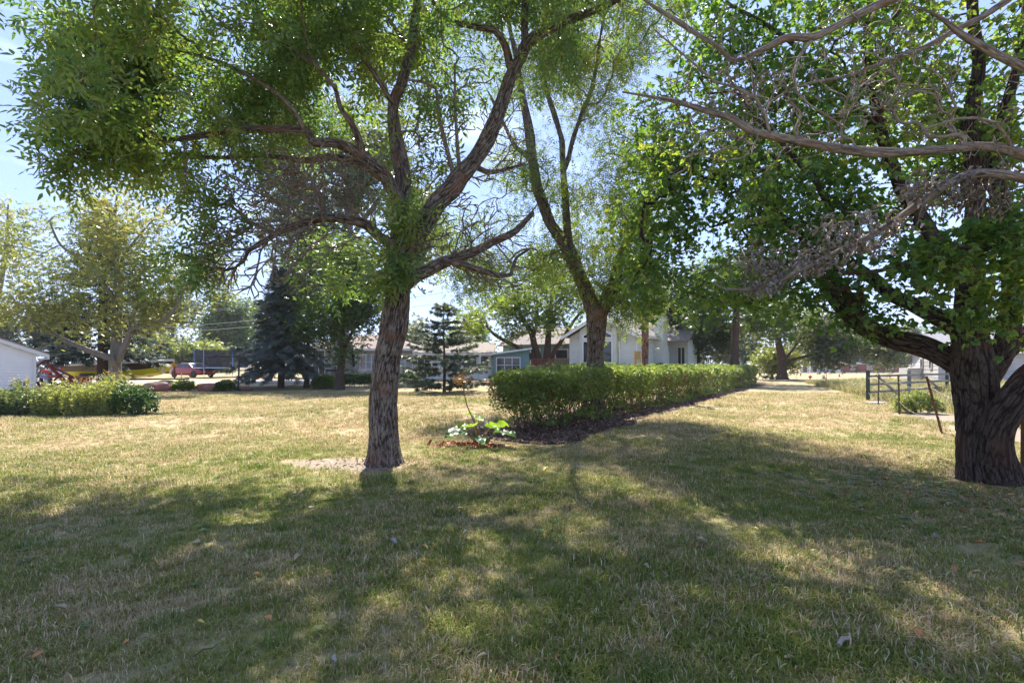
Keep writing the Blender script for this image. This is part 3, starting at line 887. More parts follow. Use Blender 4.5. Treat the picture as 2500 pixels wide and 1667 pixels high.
limb_px(T, [(2150, 330), (2080, 250), (1990, 160), (1900, 80), (1780, 10)], 16, 6, 7.1, 7.8)
R_ = T.rng
lf = blob_points(R_, [(1850, 560, 7.6, 300, 140, 2.2, 230), (1680, 470, 8.0, 200, 160, 1.8, 150), (1820, 240, 7.8, 270, 200, 2.4, 230), (2050, 330, 7.4, 260, 240, 2.4, 220), (2000, 90, 7.6, 300, 160, 2.6, 210),
                      (2300, 150, 7.2, 260, 200, 2.4, 170), (2380, 420, 7.1, 170, 160, 1.6, 110), (1880, 700, 7.4, 240, 60, 1.4, 90), (2080, 770, 7.0, 150, 45, .9, 36), (1640, 650, 7.9, 140, 120, 1.3, 84), (1980, -160, 7.5, 380, 150, 2.8, 160), (2420, -150, 7.0, 330, 170, 2.6, 140),
                      (2650, 250, 6.4, 220, 260, 2.0, 120), (2640, 620, 6.1, 150, 130, 1.4, 50), (2120, 560, 7.2, 190, 110, 1.2, 60), (1600, 280, 8.4, 90, 150, 1.2, 46), (2050, 400, 10.0, 350, 200, 1.5, 120), (1540, 560, 8.2, 80, 120, 1.0, 30)])
T.grow(lf, True, alpha=0.28, jit=0.035)
lf2 = blob_points(R_, [(2330, 660, 5.7, 170, 110, .5, 70), (2440, 600, 5.6, 110, 100, .5, 44), (2390, 760, 5.8, 120, 45, .4, 26), (2230, 640, 5.9, 80, 60, .4, 18)])
T.grow(lf2, True, alpha=0.1)
T.pos[:T.n] -= E_LOC
T.build(elder, BARK_DARK, 0.0042, 0.42, fine=2, furrow=0.019, flare=(0.28, 0.14, 0.06, 4), furrow_scale=0.9)
crown(T, elder, TPL_ELDER, 10.2, 0.118, LEAF_ELDER, svar=0.4, droop=0.5, fuzz=0.12)
kp, kd = T.leaf_sites(0.35, reach=0.5, droop=2.4, spread=0.5)
o = link("seed_keys", leaf_mesh("seed_keys", TPL_KEYS, kp, kd, 0.055 * T.rng.uniform(.7, 1.3, len(kp)), T.rng, T.rng.uniform(size=len(kp))), LEAF_KEYS, elder); o["kind"] = "stuff"

# ---- the mostly dead tree whose pale limbs reach in from the right
bx, by = 5.9, 4.3
bare_tree = empty("bare_tree", (bx, by, gzf(bx, by)), 0, "half-dead tree reaching pale leafless limbs in from the upper right", "tree")
B_LOC = np.array(bare_tree.location)
T = Tree(33)
T.limb(np.array([(bx, by, -0.05), (bx + .03, by, 1.4), (bx - .02, by + .03, 2.6), (bx + .05, by, 3.6), (bx + .2, by, 4.9), (bx + .25, by - .1, 6.5)]), [.19, .16, .15, .13, .09, .03])
limb_px(T, [(2960, 480, 4.3), (2760, 440, 4.25), (2600, 400, 4.2), (2500, 379, 4.15), (2442, 362, 4.1), (2385, 358, 4.1), (2289, 367, 4.05), (2174, 373, 4.0), (2059, 365, 3.95), (1944, 344, 3.9), (1887, 333, 3.9), (1830, 318, 3.9), (1791, 291, 3.9), (1715, 268, 3.9), (1638, 245, 3.9), (1600, 239, 3.95), (1520, 225, 4.0)],
        [34, 30, 27, 25, 24, 23, 22, 21, 20, 18, 17, 15, 13, 12, 10, 8, 4])
limb_px(T, [(2970, 330, 4.3), (2700, 120, 4.1), (2450, -60, 3.9), (2280, -40, 3.8), (2174, 0, 3.8), (2098, 34, 3.8), (2040, 65, 3.8), (1983, 92, 3.8), (1925, 92, 3.8), (1868, 119, 3.85), (1791, 149, 3.9), (1753, 115, 3.9), (1696, 80, 3.95), (1638, 42, 4), (1600, 19, 4), (1540, -20, 4.05)],
        [28, 26, 24, 23, 22, 21, 20, 18, 16, 14, 13, 11, 9, 8, 7, 4])
limb_px(T, [(1791, 149, 3.9), (1772, 168, 3.9), (1730, 214, 3.92), (1690, 222, 3.95), (1610, 228, 4)], 9, 4)
limb_px(T, [(1983, 95, 3.8), (1950, 140, 3.78), (1938, 185, 3.75), (1945, 225, 3.75), (1975, 255, 3.75), (2030, 290, 3.75), (2070, 315, 3.75)], 9, 4)
limb_px(T, [(1880, 330, 3.9), (1868, 280, 3.85), (1845, 240, 3.85), (1800, 215, 3.85), (1745, 200, 3.9), (1700, 160, 3.95), (1640, 110, 4), (1600, 75, 4)], 9, 4)
limb_px(T, [(2980, 260, 4.25), (2700, 60, 4.4), (2540, -40, 4.4), (2461, 0, 4.4), (2404, 38, 4.4), (2327, 77, 4.4), (2251, 119, 4.4), (2174, 145, 4.4), (2078, 184, 4.4), (1983, 203, 4.4), (1930, 220, 4.4), (1850, 270, 4.4)], [26, 22, 17, 15, 14, 13, 12, 10, 9, 7, 6, 4])
limb_px(T, [(2960, 420, 4.3), (2700, 270, 4.0), (2560, 190, 3.7), (2500, 165, 3.6), (2442, 138, 3.6), (2385, 107, 3.6), (2346, 84, 3.6), (2290, 40, 3.6), (2220, 10, 3.6)], [28, 22, 18, 17, 16, 15, 13, 9, 5])
limb_px(T, [(2960, 560, 4.3), (2760, 500, 4.1), (2560, 450, 3.9), (2423, 423, 3.8), (2365, 427, 3.8), (2308, 454, 3.8), (2251, 492, 3.8), (2193, 534, 3.85), (2098, 591, 3.85), (2059, 607, 3.85), (2002, 637, 3.85), (1925, 676, 3.85), (1868, 702, 3.9), (1772, 706, 3.95), (1740, 690, 3.95)],
        [34, 28, 24, 21, 20, 18, 17, 15, 12, 11, 9, 8, 7, 5, 3])
limb_px(T, [(2560, 450, 3.9), (2470, 455, 3.75), (2400, 461, 3.7), (2327, 480, 3.7), (2251, 505, 3.75), (2150, 570, 3.8), (2050, 600, 3.8)], 15, 5)
limb_px(T, [(2480, 375, 4.1), (2430, 300, 4.0), (2340, 290, 3.95), (2250, 320, 3.95)], 9, 4)
R_ = T.rng
tw = blob_points(R_, [(1980, 250, 3.9, 280, 130, .5, 260), (2280, 200, 4.0, 220, 150, .5, 200), (1700, 150, 4.0, 150, 130, .4, 100), (1750, 350, 4.0, 180, 120, .4, 110), (2200, 40, 3.9, 260, 70, .5, 110), (2380, 300, 4.0, 140, 80, .4, 90), (1640, 260, 4.0, 90, 120, .3, 40)])
T.grow(tw, False, seg=0.08, alpha=0.5, sag=0.02, jit=0.045, lift=0.05)
twd = blob_points(R_, [(2080, 570, 3.85, 160, 55, .25, 120), (1930, 630, 3.85, 150, 45, .25, 110), (2250, 470, 3.8, 110, 50, .25, 80), (2400, 440, 3.85, 110, 45, .25, 70), (1830, 690, 3.9, 90, 30, .2, 30), (2000, 240, 3.9, 230, 90, .3, 50), (2420, 500, 3.9, 90, 40, .2, 40), (1790, 200, 3.9, 90, 60, .3, 24)])
T.grow(twd, True, seg=0.07, alpha=0.3, sag=0.03, jit=0.05, lift=0.0)
T.pos[:T.n] -= B_LOC
T.build(bare_tree, BARK_PALE, 0.0028, 0.36, bare_r=0.0034, fine=1, furrow=0.004, flare=(0.3, 0.2, 0.04, 5))
LEAF_DEAD = leaf_mat("dead_leaf", [(0.065, 0.05, 0.042), (0.135, 0.108, 0.092), (0.27, 0.235, 0.215)], 0.1, 0.45, (1, .9, .8))
crown(T, bare_tree, tpl_leaflet(1.0, .34, 1.9, 0, 0, 0, 0, .35), 2.8, 0.046, LEAF_DEAD, name="withered_leaves", droop=0.9, spread=0.8)
# ------------------------------------------------------------------ trees and shrubs further off
def rh(a, L=1.0, W=.45, z=0.0):
    ca, sa = math.cos(a), math.sin(a)
    q = np.array([(0, 0, 0), (.5 * L, W / 2, .1), (L, 0, -.1), (.5 * L, -W / 2, .1)])
    r = q.copy(); r[:, 0] = q[:, 0] * ca - q[:, 1] * sa; r[:, 1] = q[:, 0] * sa + q[:, 1] * ca; r[:, 2] += z
    return r, np.array([(0, 3, 2, 1)])
TPL_F3 = tpl_join([rh(-1.0), rh(0), rh(1.0)])
TPL_F2 = tpl_join([rh(-.6, 1, .5), rh(.6, 1, .5)])
TPL_NEEDLE = tpl_join([rh(-.4, 1, .17), rh(.0, 1.05, .2, .02), rh(.4, 1, .17), rh(.15, .8, .16, -.12)])

def broadleaf(name, label, px, d, trunk, limbs, blobs, leafmat, size=0.2, per=24, bark=None, seed=1, tip=0.011, power=0.42, alpha=0.3, group=None, tpl=None, droop=0.4, bare=None, fine=0, furrow=0.0, cat="tree", clump=0.5, sink=0.08, fuzz=0.0):
    """trunk and limbs as pixel polylines (px, py) with two widths and two depths; blobs as in blob_points"""
    loc = G(px, d)
    root = empty(name, loc, 0, label, cat, group)
    T = Tree(seed)
    pts, w, dd = trunk
    y0 = HOR + (CAMH - loc[2] + sink) * FPX / d
    limb_px(T, [(px, y0)] + list(pts), w if len(w) == len(pts) + 1 else list(np.linspace(w[0], w[-1], len(pts) + 1)), None, d, dd, step=0.25)
    for pts, w0, w1, da, db in limbs: limb_px(T, pts, w0, w1, da, db, step=0.25)
    T.grow(blob_points(T.rng, blobs), True, seg=0.35, alpha=alpha, jit=0.04)
    if bare: T.grow(blob_points(T.rng, bare), False, seg=0.3, alpha=0.15, jit=0.06)
    T.pos[:T.n] -= loc
    T.build(root, bark or BARK_GREY, tip, power, fine=fine, furrow=furrow, flare=(0.35, 0.22, 0.04, 5))
    crown(T, root, tpl or TPL_F3, per, size, leafmat, droop=droop, spread=1.0, clump=clump, fuzz=fuzz if fuzz else min(1.5, 0.30 + size * 0.9))
    return root

def spruce(name, label, px, d, h, rad, trunk_r, leafmat, seed=1, levels=26, per=9, z0=0.8, spray=0.34, sag=0.25, n_spray=11, group=None, bark=None, power=1.0):
    loc = G(px, d)
    root = empty(name, loc, 0, label, "tree", group)
    rng = np.random.default_rng(seed)
    T = Tree(seed)
    T.limb(np.array([(0, 0, -.08), (.03, 0, h * .3), (-.02, .02, h * .65), (0, 0, h)]), [trunk_r, trunk_r * .8, trunk_r * .45, .012], step=.3)
    P_, D_ = [], []
    for i in range(levels):
        f = (i + rng.uniform(-.3, .3)) / levels
        z = z0 + (h - z0) * max(0, f) ** 0.95
        R = rad * (1 - max(0, f) ** power) * rng.uniform(.75, 1.12) + .12
        nb = per if f < .7 else max(4, per - 3)
        a0 = rng.uniform(0, 6.28)
        for k in range(nb):
            a = a0 + 6.283 * k / nb + rng.normal(0, .18); L = R * rng.uniform(.7, 1.1)
            dx, dy = math.cos(a), math.sin(a)
            up = 0.32 if f > .75 else (0.10 if f > .4 else -.02)
            t = np.linspace(0, 1, 5)
            q = np.stack([dx * L * t, dy * L * t, z + L * (up * t - sag * t ** 2 + .12 * t ** 4)], -1)
            q[1:] += rng.normal(0, .03 * L, q[1:].shape)
            T.limb(q, [max(.008, trunk_r * .16 * (1 - f)), .006], step=.5)
            m_ = max(3, int(n_spray * (.35 + L / rad)))
            tt = 1 - rng.uniform(0, .85, m_) ** 1.15
            p = np.stack([np.interp(tt, t, q[:, j]) for j in range(3)], -1)
            ang = a + rng.choice([-1, 1], m_) * rng.uniform(.1, 1.0, m_)
            dd = np.stack([np.cos(ang), np.sin(ang), rng.uniform(-.75, .12, m_) + up * .5], -1)
            P_.append(p); D_.append(dd)
    p, dd = np.vstack(P_), np.vstack(D_)
    T.build(root, bark or BARK_DARK, .006, .4)
    v = np.clip(.5 * vnoise(p * 1.1, 3) + .5 * rng.uniform(size=len(p)), 0, 1)
    o = link("crown", leaf_mesh("crown", TPL_NEEDLE, p, dd, spray * rng.uniform(.7, 1.25, len(p)), rng, v, roll=.4), leafmat, root); o["kind"] = "stuff"
    return root

LEAF_YEL = leaf_mat("yellowing_leaf", [(0.115, 0.155, 0.05), (0.18, 0.22, 0.075), (0.27, 0.29, 0.105), (0.34, 0.28, 0.11)], 0.36, 0.3, (1.1, 1.05, .6))
LEAF_MID = leaf_mat("mid_leaf", [(0.040, 0.075, 0.026), (0.065, 0.115, 0.033), (0.10, 0.15, 0.042)], 0.42)
LEAF_PALE = leaf_mat("pale_leaf", [(0.10, 0.15, 0.06), (0.17, 0.21, 0.09), (0.26, 0.28, 0.13)], 0.4)
LEAF_GREYG = leaf_mat("grey_green_leaf", [(0.065, 0.095, 0.055), (0.115, 0.145, 0.085), (0.18, 0.205, 0.125)], 0.35)
LEAF_DARKG = leaf_mat("dusky_leaf", [(0.028, 0.045, 0.026), (0.055, 0.078, 0.045), (0.10, 0.12, 0.08)], 0.3)
LEAF_BRIGHT = leaf_mat("bright_leaf", [(0.085, 0.145, 0.035), (0.135, 0.20, 0.045), (0.22, 0.265, 0.075)], 0.48)
NEED_BLUE = leaf_mat("blue_needles", [(0.07, 0.095, 0.08), (0.13, 0.16, 0.142), (0.21, 0.24, 0.22)], 0.15, 0.12, (1, 1, 1))
NEED_DARK = leaf_mat("dark_needles", [(0.030, 0.048, 0.036), (0.05, 0.075, 0.055), (0.085, 0.11, 0.085)], 0.15, 0.1, (1, 1, 1))
NEED_SAGE = leaf_mat("sage_needles", [(0.075, 0.098, 0.060), (0.12, 0.145, 0.09), (0.18, 0.195, 0.13)], 0.2, 0.08, (1, 1, .9))

# ---- the fork-trunked tree standing in the hedge row
VD = 14.0
broadleaf("forked_tree", "tall tree with V-forked trunk rising behind the clipped hedge", 1450, VD,
          ([(1452, 900), (1454, 851), (1456, 804), (1457, 770), (1446, 745), (1428, 705), (1400, 638), (1376, 590), (1342, 543), (1325, 495), (1310, 449), (1300, 391), (1290, 306), (1276, 238), (1262, 150), (1240, 40), (1230, -100)],
           [52, 44, 41, 44, 50, 40, 34, 33, 31, 27, 25, 23, 21, 19, 16, 12, 9, 5], 14.6),
          [([(1462, 772), (1478, 740), (1499, 699), (1509, 645), (1522, 611), (1533, 594), (1560, 540), (1590, 440), (1600, 300)], 38, 6, 14.0, 14.6),
           ([(1395, 628), (1385, 560), (1380, 480), (1376, 430), (1373, 380), (1371, 340), (1351, 272), (1334, 221), (1327, 170), (1310, 60), (1300, -60)], 20, 6, 14.2, 15.4),
           ([(1376, 415), (1388, 385), (1399, 340), (1419, 282), (1443, 221), (1456, 163), (1463, 112), (1480, 0)], 14, 5, 14.8, 15.2),
           ([(1300, 392), (1280, 375), (1259, 360), (1235, 313), (1200, 240)], 14, 5, 14.5, 14.0)],
          [(1180, 670, 14.3, 150, 80, 1.4, 70), (1330, 640, 14.4, 120, 90, 1.4, 60), (1500, 640, 14.2, 120, 110, 1.6, 110), (1560, 740, 14.2, 90, 60, 1.2, 50), (1430, 520, 14.6, 110, 80, 1.3, 50), (1545, 470, 14.6, 120, 120, 1.6, 100),
           (1440, 250, 15.2, 100, 150, 2.4, 66), (1260, 420, 14.4, 120, 130, 2.0, 66), (1300, 120, 15, 160, 110, 2.6, 90), (1500, 60, 15.2, 150, 80, 2.6, 80), (1330, -150, 15, 300, 140, 3.2, 230), (1560, -80, 15, 200, 120, 2.8, 120), (1480, 120, 14.8, 120, 90, 1.6, 60), (1130, 560, 14.6, 90, 110, 1.2, 30), (1150, 60, 14.8, 120, 120, 1.4, 40)],
          LEAF_VEE, size=0.19, per=26, fuzz=0.25, bark=BARK_ASH, seed=12, tip=0.007, tpl=TPL_ASH, droop=0.9, fine=1, furrow=0.02,
          bare=[(1180, 420, 14.3, 120, 150, 1.0, 60), (1280, 560, 14.2, 130, 100, 1.0, 60), (1500, 330, 15, 100, 150, 1.0, 30)])

# ---- left side
broadleaf("yellowing_tree", "broad tree with yellowing leaves and low spreading limbs behind the flower bed", 281, 26,
          ([(281, 900), (283, 870), (286, 800), (290, 720), (283, 640), (278, 560), (285, 480)], [29, 26, 25, 21, 17, 13, 9, 4], 26.3),
          [([(278, 890), (271, 875), (238, 863), (190, 844), (155, 828), (119, 806), (70, 780), (20, 765)], 17, 5, 25.8, 24.5),
           ([(288, 880), (296, 862), (312, 828), (319, 804), (357, 794), (400, 780), (429, 750), (452, 706), (500, 660)], 17, 4, 26, 25.2),
           ([(319, 804), (325, 770), (345, 735), (380, 690)], 10, 4, 26, 26.4),
           ([(288, 740), (250, 690), (210, 640), (150, 600), (120, 540)], 12, 4, 26.2, 25.5),
           ([(284, 660), (320, 600), (370, 540)], 9, 3, 26.3, 26.5)],
          [(285, 540, 26.2, 150, 95, 2.6, 90), (130, 610, 25.6, 130, 100, 2.4, 75), (420, 620, 26, 130, 100, 2.4, 75), (280, 690, 25.6, 190, 60, 2.4, 70), (90, 740, 25, 110, 55, 2.0, 50), (400, 750, 25.8, 120, 45, 1.8, 45), (200, 770, 25.4, 110, 35, 1.6, 36), (520, 700, 25.6, 60, 60, 1.3, 20)],
          LEAF_YEL, size=0.165, per=21, bark=BARK_GREY, seed=3, clump=0.35)
broadleaf("yellowing_tree", "thin yellow-green tree at the far left edge, taller than the shed roof", -30, 33,
          ([(-20, 800), (0, 700), (15, 600), (20, 500)], [18, 14, 11, 8, 3], 33), [],
          [(20, 540, 33, 80, 80, 2.4, 40), (60, 640, 33, 80, 70, 2.4, 34), (0, 720, 33, 80, 60, 2.4, 30), (-110, 620, 33, 90, 130, 2.5, 40)], LEAF_YEL, size=0.18, per=15, seed=8, clump=0.35)
spruce("spruce_tree", "big dark spruce with bare lower trunk behind the yellowing tree", 250, 31.0, 11.5, 3.9, .30, NEED_DARK, 4, 26, 9, 1.9, .45, .34, 20)
spruce("blue_spruce", "blue spruce with hanging silvery boughs beside the clothesline post", 686, 30.2, 7.2, 2.75, .20, NEED_BLUE, 6, 26, 9, 1.15, .42, .42, 26)
broadleaf("slender_tree", "slender dark tree on a thin trunk between the blue spruce and the forked maple", 748, 30.5,
          ([(750, 900), (752, 860), (753, 780), (756, 690), (760, 620)], [13, 10, 9, 8, 6, 3], 30.5), [],
          [(760, 700, 30.5, 70, 90, 1.6, 56), (770, 800, 30.3, 65, 50, 1.4, 46), (722, 760, 30.6, 50, 70, 1.3, 34), (800, 620, 30.5, 70, 60, 1.4, 24)], LEAF_MID, size=0.17, per=17, bark=BARK_DARK, seed=14)
broadleaf("young_maple", "green tree forking low in front of the grey house, left of the ash trunk", 827, 28.4,
          ([(832, 900), (836, 870), (839, 848)], [24, 18, 16, 15], 28.4),
          [([(838, 850), (828, 832), (816, 812), (800, 795), (770, 770)], 10, 3, 28.4, 28), ([(840, 850), (850, 830), (862, 805), (876, 770), (880, 700)], 11, 3, 28.4, 28.6), ([(840, 846), (838, 800), (836, 720), (840, 640)], 9, 3, 28.4, 28.8)],
          [(830, 735, 28.4, 95, 70, 1.8, 80), (905, 780, 28.2, 50, 50, 1.2, 30), (780, 800, 28.3, 60, 45, 1.3, 34), (900, 690, 28.6, 70, 60, 1.5, 40), (830, 640, 28.6, 90, 60, 1.8, 50), (850, 862, 28.2, 30, 22, .6, 10)], LEAF_MID, size=0.17, per=26, bark=BARK_DARK, seed=15)
broadleaf("cottonwood_tree", "huge old cottonwood with massive grey trunk behind the low hedge", 837, 42,
          ([(835, 880), (832, 820), (830, 760), (836, 680), (850, 560), (860, 420)], [58, 46, 42, 40, 32, 22, 10], 43),
          [([(832, 800), (870, 790), (900, 770), (960, 730), (1010, 660)], 22, 6, 42, 43), ([(834, 690), (790, 600), (750, 520)], 18, 6, 42.5, 42), ([(845, 600), (900, 520), (960, 440)], 16, 5, 43, 44)],
          [(760, 540, 42.5, 150, 130, 4.5, 90), (920, 480, 43.5, 160, 130, 4.5, 100), (880, 340, 43, 180, 110, 4.5, 80), (1010, 610, 43, 90, 90, 3.5, 50), (800, 690, 42, 120, 70, 3.5, 50), (720, 420, 43, 120, 110, 4, 50)],
          LEAF_GREYG, size=0.36, per=30, seed=16, tip=0.018)
broadleaf("patio_tree", "low multi-stemmed tree growing behind the red deck railing", 1325, 41.5,
          ([(1316, 880), (1304, 840), (1298, 815), (1278, 780), (1262, 748), (1250, 700)], [17, 17, 16, 14, 11, 8, 4], 41.5),
          [([(1330, 895), (1336, 860), (1340, 800), (1346, 735), (1350, 660)], 22, 4, 41.6, 42), ([(1345, 890), (1352, 860), (1372, 830), (1402, 782), (1440, 735), (1455, 700)], 14, 3, 41.6, 42),
           ([(1315, 892), (1296, 870), (1268, 850), (1240, 836), (1205, 815), (1185, 792), (1160, 770)], 15, 4, 41.4, 41), ([(1302, 820), (1312, 780), (1310, 720)], 11, 3, 41.5, 42)],
          [(1320, 690, 41.6, 130, 70, 3.2, 100), (1220, 740, 41.2, 90, 50, 2.4, 60), (1410, 730, 41.8, 70, 55, 2.4, 40), (1330, 790, 41.2, 60, 40, 1.6, 34), (1160, 790, 40.8, 60, 35, 1.5, 24), (1260, 800, 40.8, 40, 25, 1.0, 14)],
          LEAF_BRIGHT, size=0.23, per=24, bark=BARK_DARK, seed=17)

# young, thin spruce on the lawn in front of the porch
spruce("young_spruce", "thin young spruce with see-through branches on the lawn before the white porch", 1084, 26.3, 4.7, 3.2, .085, NEED_SAGE, 9, 15, 8, .30, .27, .03, 52, power=1.15)

# ---- right side
broadleaf("shade_tree", "dusky leafy tree crowding the chimney end of the green house", 1705, 43,
          ([(1702, 860), (1700, 780), (1698, 700)], [14, 12, 9, 5], 43), [],
          [(1685, 800, 43, 55, 80, 2.5, 110), (1740, 730, 43, 90, 70, 3, 80), (1650, 710, 43.5, 70, 60, 2.5, 50), (1760, 820, 44, 55, 45, 2, 50)], LEAF_DARKG, size=0.27, per=26, bark=BARK_DARK, seed=18)
broadleaf("lawn_tree", "dark straight trunk rising behind the far end of the hedge", 1795, 36.5,
          ([(1794, 860), (1796, 800), (1800, 720), (1805, 640)], [22, 19, 17, 13, 6], 36.5), [],
          [(1800, 690, 36.5, 110, 75, 3, 90), (1880, 760, 37, 80, 50, 2.2, 46), (1730, 760, 36.5, 60, 45, 2, 30)], LEAF_MID, size=0.24, per=22, bark=BARK_DARK, seed=19)
broadleaf("spreading_tree", "tree with one long low limb over the lawn near the street", 1910, 48.5,
          ([(1908, 890), (1908, 870), (1900, 830), (1900, 780)], [25, 20, 20, 14, 6], 48.5),
          [([(1912, 888), (1935, 878), (1960, 872), (2000, 864), (2040, 862), (2090, 866), (2140, 868)], 8, 3, 48.5, 47.5), ([(1910, 880), (1928, 862), (1942, 842), (1970, 800)], 9, 3, 48.5, 49)],
          [(2080, 838, 48, 110, 38, 2.6, 90), (2170, 852, 47.5, 55, 32, 1.8, 40), (1900, 780, 48.5, 110, 55, 3, 70), (2010, 790, 48.5, 110, 45, 3, 60), (2050, 880, 47.6, 60, 14, 1.4, 20)], LEAF_GREYG, size=0.29, per=26, bark=BARK_DARK, seed=20)
broadleaf("lilac_bush", "rounded pale bush growing beside the spreading tree's trunk", 1885, 50.5,
          ([(1885, 905), (1886, 890)], [7, 5, 3], 50.5), [([(1884, 912), (1870, 890)], 5, 2, 50.5, 50.3), ([(1886, 912), (1905, 885)], 5, 2, 50.5, 50.7)],
          [(1885, 878, 50.5, 42, 26, 1.6, 90), (1920, 885, 51, 28, 22, 1.4, 50)], LEAF_PALE, size=0.22, per=18, seed=22, cat="bush")
spruce("far_spruce", "dark spruce beyond the end of the hedge, low boughs to the ground", 1838, 60, 9.5, 3.4, .2, NEED_DARK, 24, 18, 8, .6, .6, .2, 9)

# bright bushes behind the trampoline, a row of five
for i, (px, d, w, h) in enumerate(((345, 68, 46, 40), (395, 70, 40, 48), (440, 71, 44, 44), (490, 72, 40, 38), (540, 73, 40, 36))):
    lab = ["bright leafy bush directly behind the speedboat bow", "tallest bright leafy bush behind the red car's roof", "bright leafy bush behind the red car's hood", "bright leafy bush behind the trampoline net's near pole", "bright leafy bush behind the middle of the trampoline net"][i]
    broadleaf("leafy_bush", lab, px, d, ([(px, 890), (px + 4, 870)], [6, 5, 3], d), [], [(px, HOR - h * .45, d, w * .8, h * .8, 2.6, 90)], LEAF_PALE, size=0.42, per=14, seed=40 + i, cat="bush", group="bushes behind the trampoline")

# far-off trees that close the view; each its own
far = [(-40, 95, 150, 90, LEAF_MID, "far green tree behind the shed, at the picture's left edge"), (130, 100, 150, 90, LEAF_DARKG, "far dark tree beyond the big spruce"),
       (420, 110, 190, 110, LEAF_GREYG, "far grey-green tree beyond the bright bushes"), (560, 100, 170, 90, LEAF_MID, "far green tree above the trampoline"),
       (660, 120, 170, 100, LEAF_GREYG, "far pale tree beyond the white pickup"), (1000, 115, 110, 70, LEAF_GREYG, "far low tree showing above the white house roof"),
       (1150, 125, 130, 80, LEAF_MID, "far tree above the sunroom roof"), (1620, 120, 190, 110, LEAF_MID, "far green tree behind the chimney"),
       (1780, 130, 110, 90, LEAF_DARKG, "far dark tree behind the hedge's end"), (1965, 150, 80, 60, LEAF_DARKG, "far blue-dark tree left of the white garage"),
       (2090, 165, 90, 70, LEAF_DARKG, "far dark tree behind the red brick house"), (2200, 140, 95, 60, LEAF_GREYG, "far grey tree left of the white farm shed"), (2330, 120, 120, 80, LEAF_MID, "far tree behind the white farm shed"), (2470, 125, 130, 90, LEAF_MID, "far tree at the right edge behind the farm shed")]
for i, (px, d, h, w, lm, lab) in enumerate(far):
    ty = HOR - h
    broadleaf("distant_tree", lab, px, d, ([(px, HOR - h * .3), (px + 5, HOR - h * .75)], [9, 7, 3], d), [],
              [(px, HOR - h * .62, d, w * .75, h * .38, w * .6 * d / FPX, 70), (px + w * .3, HOR - h * .3, d, w * .6, h * .3, w * .5 * d / FPX, 36), (px - w * .35, HOR - h * .35, d, w * .55, h * .3, w * .5 * d / FPX, 34)],
              lm, size=0.6, per=34, seed=60 + i, tip=0.03, group="trees along the skyline", clump=0.2)
# ------------------------------------------------------------------ hedge, beds and herbs
LEAF_HEDGE = leaf_mat("hedge_leaf", [(0.065, 0.115, 0.032), (0.115, 0.18, 0.05), (0.20, 0.26, 0.09), (0.36, 0.38, 0.18)], 0.4, 0.8)
LEAF_BROWN = leaf_mat("browned_leaf", [(0.12, 0.055, 0.025), (0.22, 0.11, 0.045), (0.20, 0.17, 0.06)], 0.3, 0.2, (1.1, .9, .6))
rh_ = np.random.default_rng(77)
def hedge_pts(n_, u0, u1, shell=0.8):
    u = rh_.uniform(u0, u1, n_)
    top = 1.30 + 0.10 * (vnoise(np.stack([u * 1.3, u * 0, u * 0], -1), 2) - .5) - 0.10 * smooth(20, 31, u)
    # cross-section: angle round a rounded box
    a = rh_.uniform(-.28, math.pi + .28, n_)
    k = 1 - rh_.uniform(0, 1, n_) ** 1.6 * shell
    ca, sa = np.cos(a), np.sin(a)
    e = 0.38
    v = HW / 2 + HW / 2 * np.sign(ca) * np.abs(ca) ** e * k
    bottom = 0.34 + 0.25 * vnoise(np.stack([u * 1.6, v * 2, u * 0], -1), 5)
    zz = bottom + (top - bottom) * np.clip(np.sign(sa) * np.abs(sa) ** e * k, -.35, 1)
    return u, v, zz, ca, sa
hedge = empty("clipped_hedge", (H0[0], H0[1], gzf(*H0)), 0, "long clipped green hedge running away past the house from bare lower stems", "hedge")
h_loc = np.array(hedge.location)
Pp, Dd, Sz = [], [], []
for n_, u0, u1, s in ((27000, 0.0, 6.0, .066), (22000, 6.0, 14.0, .080), (22000, 14.0, HL, .105)):
    u, v, zz, ca, sa = hedge_pts(n_, u0, u1)
    nb = vnoise(np.stack([u * 2.6, v * 2.6, zz * 2.6], -1), 4)
    lump = (nb - .5) * .20
    v = v + ca * lump; zz = zz + np.maximum(sa, 0) * lump * .7
    end = u < u0 + .4
    xy = H0 + u[:, None] * HD + v[:, None] * HN
    Pp.append(np.column_stack([xy, zz + gz(xy[:, 0], xy[:, 1])]))
    out = ca[:, None] * np.append(HN, 0) + np.maximum(sa, 0)[:, None] * np.array((0, 0, 1.))
    Dd.append(unit(out * .9 + rh_.normal(0, .6, (n_, 3)) + np.array((0, 0, .25)))); Sz.append(np.full(n_, s))
# the near end face
n_ = 3600
v = rh_.uniform(0, HW, n_); z = .42 + .88 * rh_.uniform(0, 1, n_) ** .8; u = -.02 + rh_.uniform(0, 1, n_) ** 1.6 * .5 - .16 * np.sin(np.pi * np.clip((z - .3) / 1.0, 0, 1))
lump = (vnoise(np.stack([v * 3, z * 3, u * 0], -1), 7) - .5) * .2
xy = H0 + (u + lump)[:, None] * HD + v[:, None] * HN
Pp.append(np.column_stack([xy, z + gz(xy[:, 0], xy[:, 1])])); Dd.append(unit(-np.append(HD, 0) * .8 + rh_.normal(0, .6, (n_, 3)) + np.array((0, 0, .2)))); Sz.append(np.full(n_, .062))
Pp, Dd, Sz = np.vstack(Pp), np.vstack(Dd), np.concatenate(Sz)
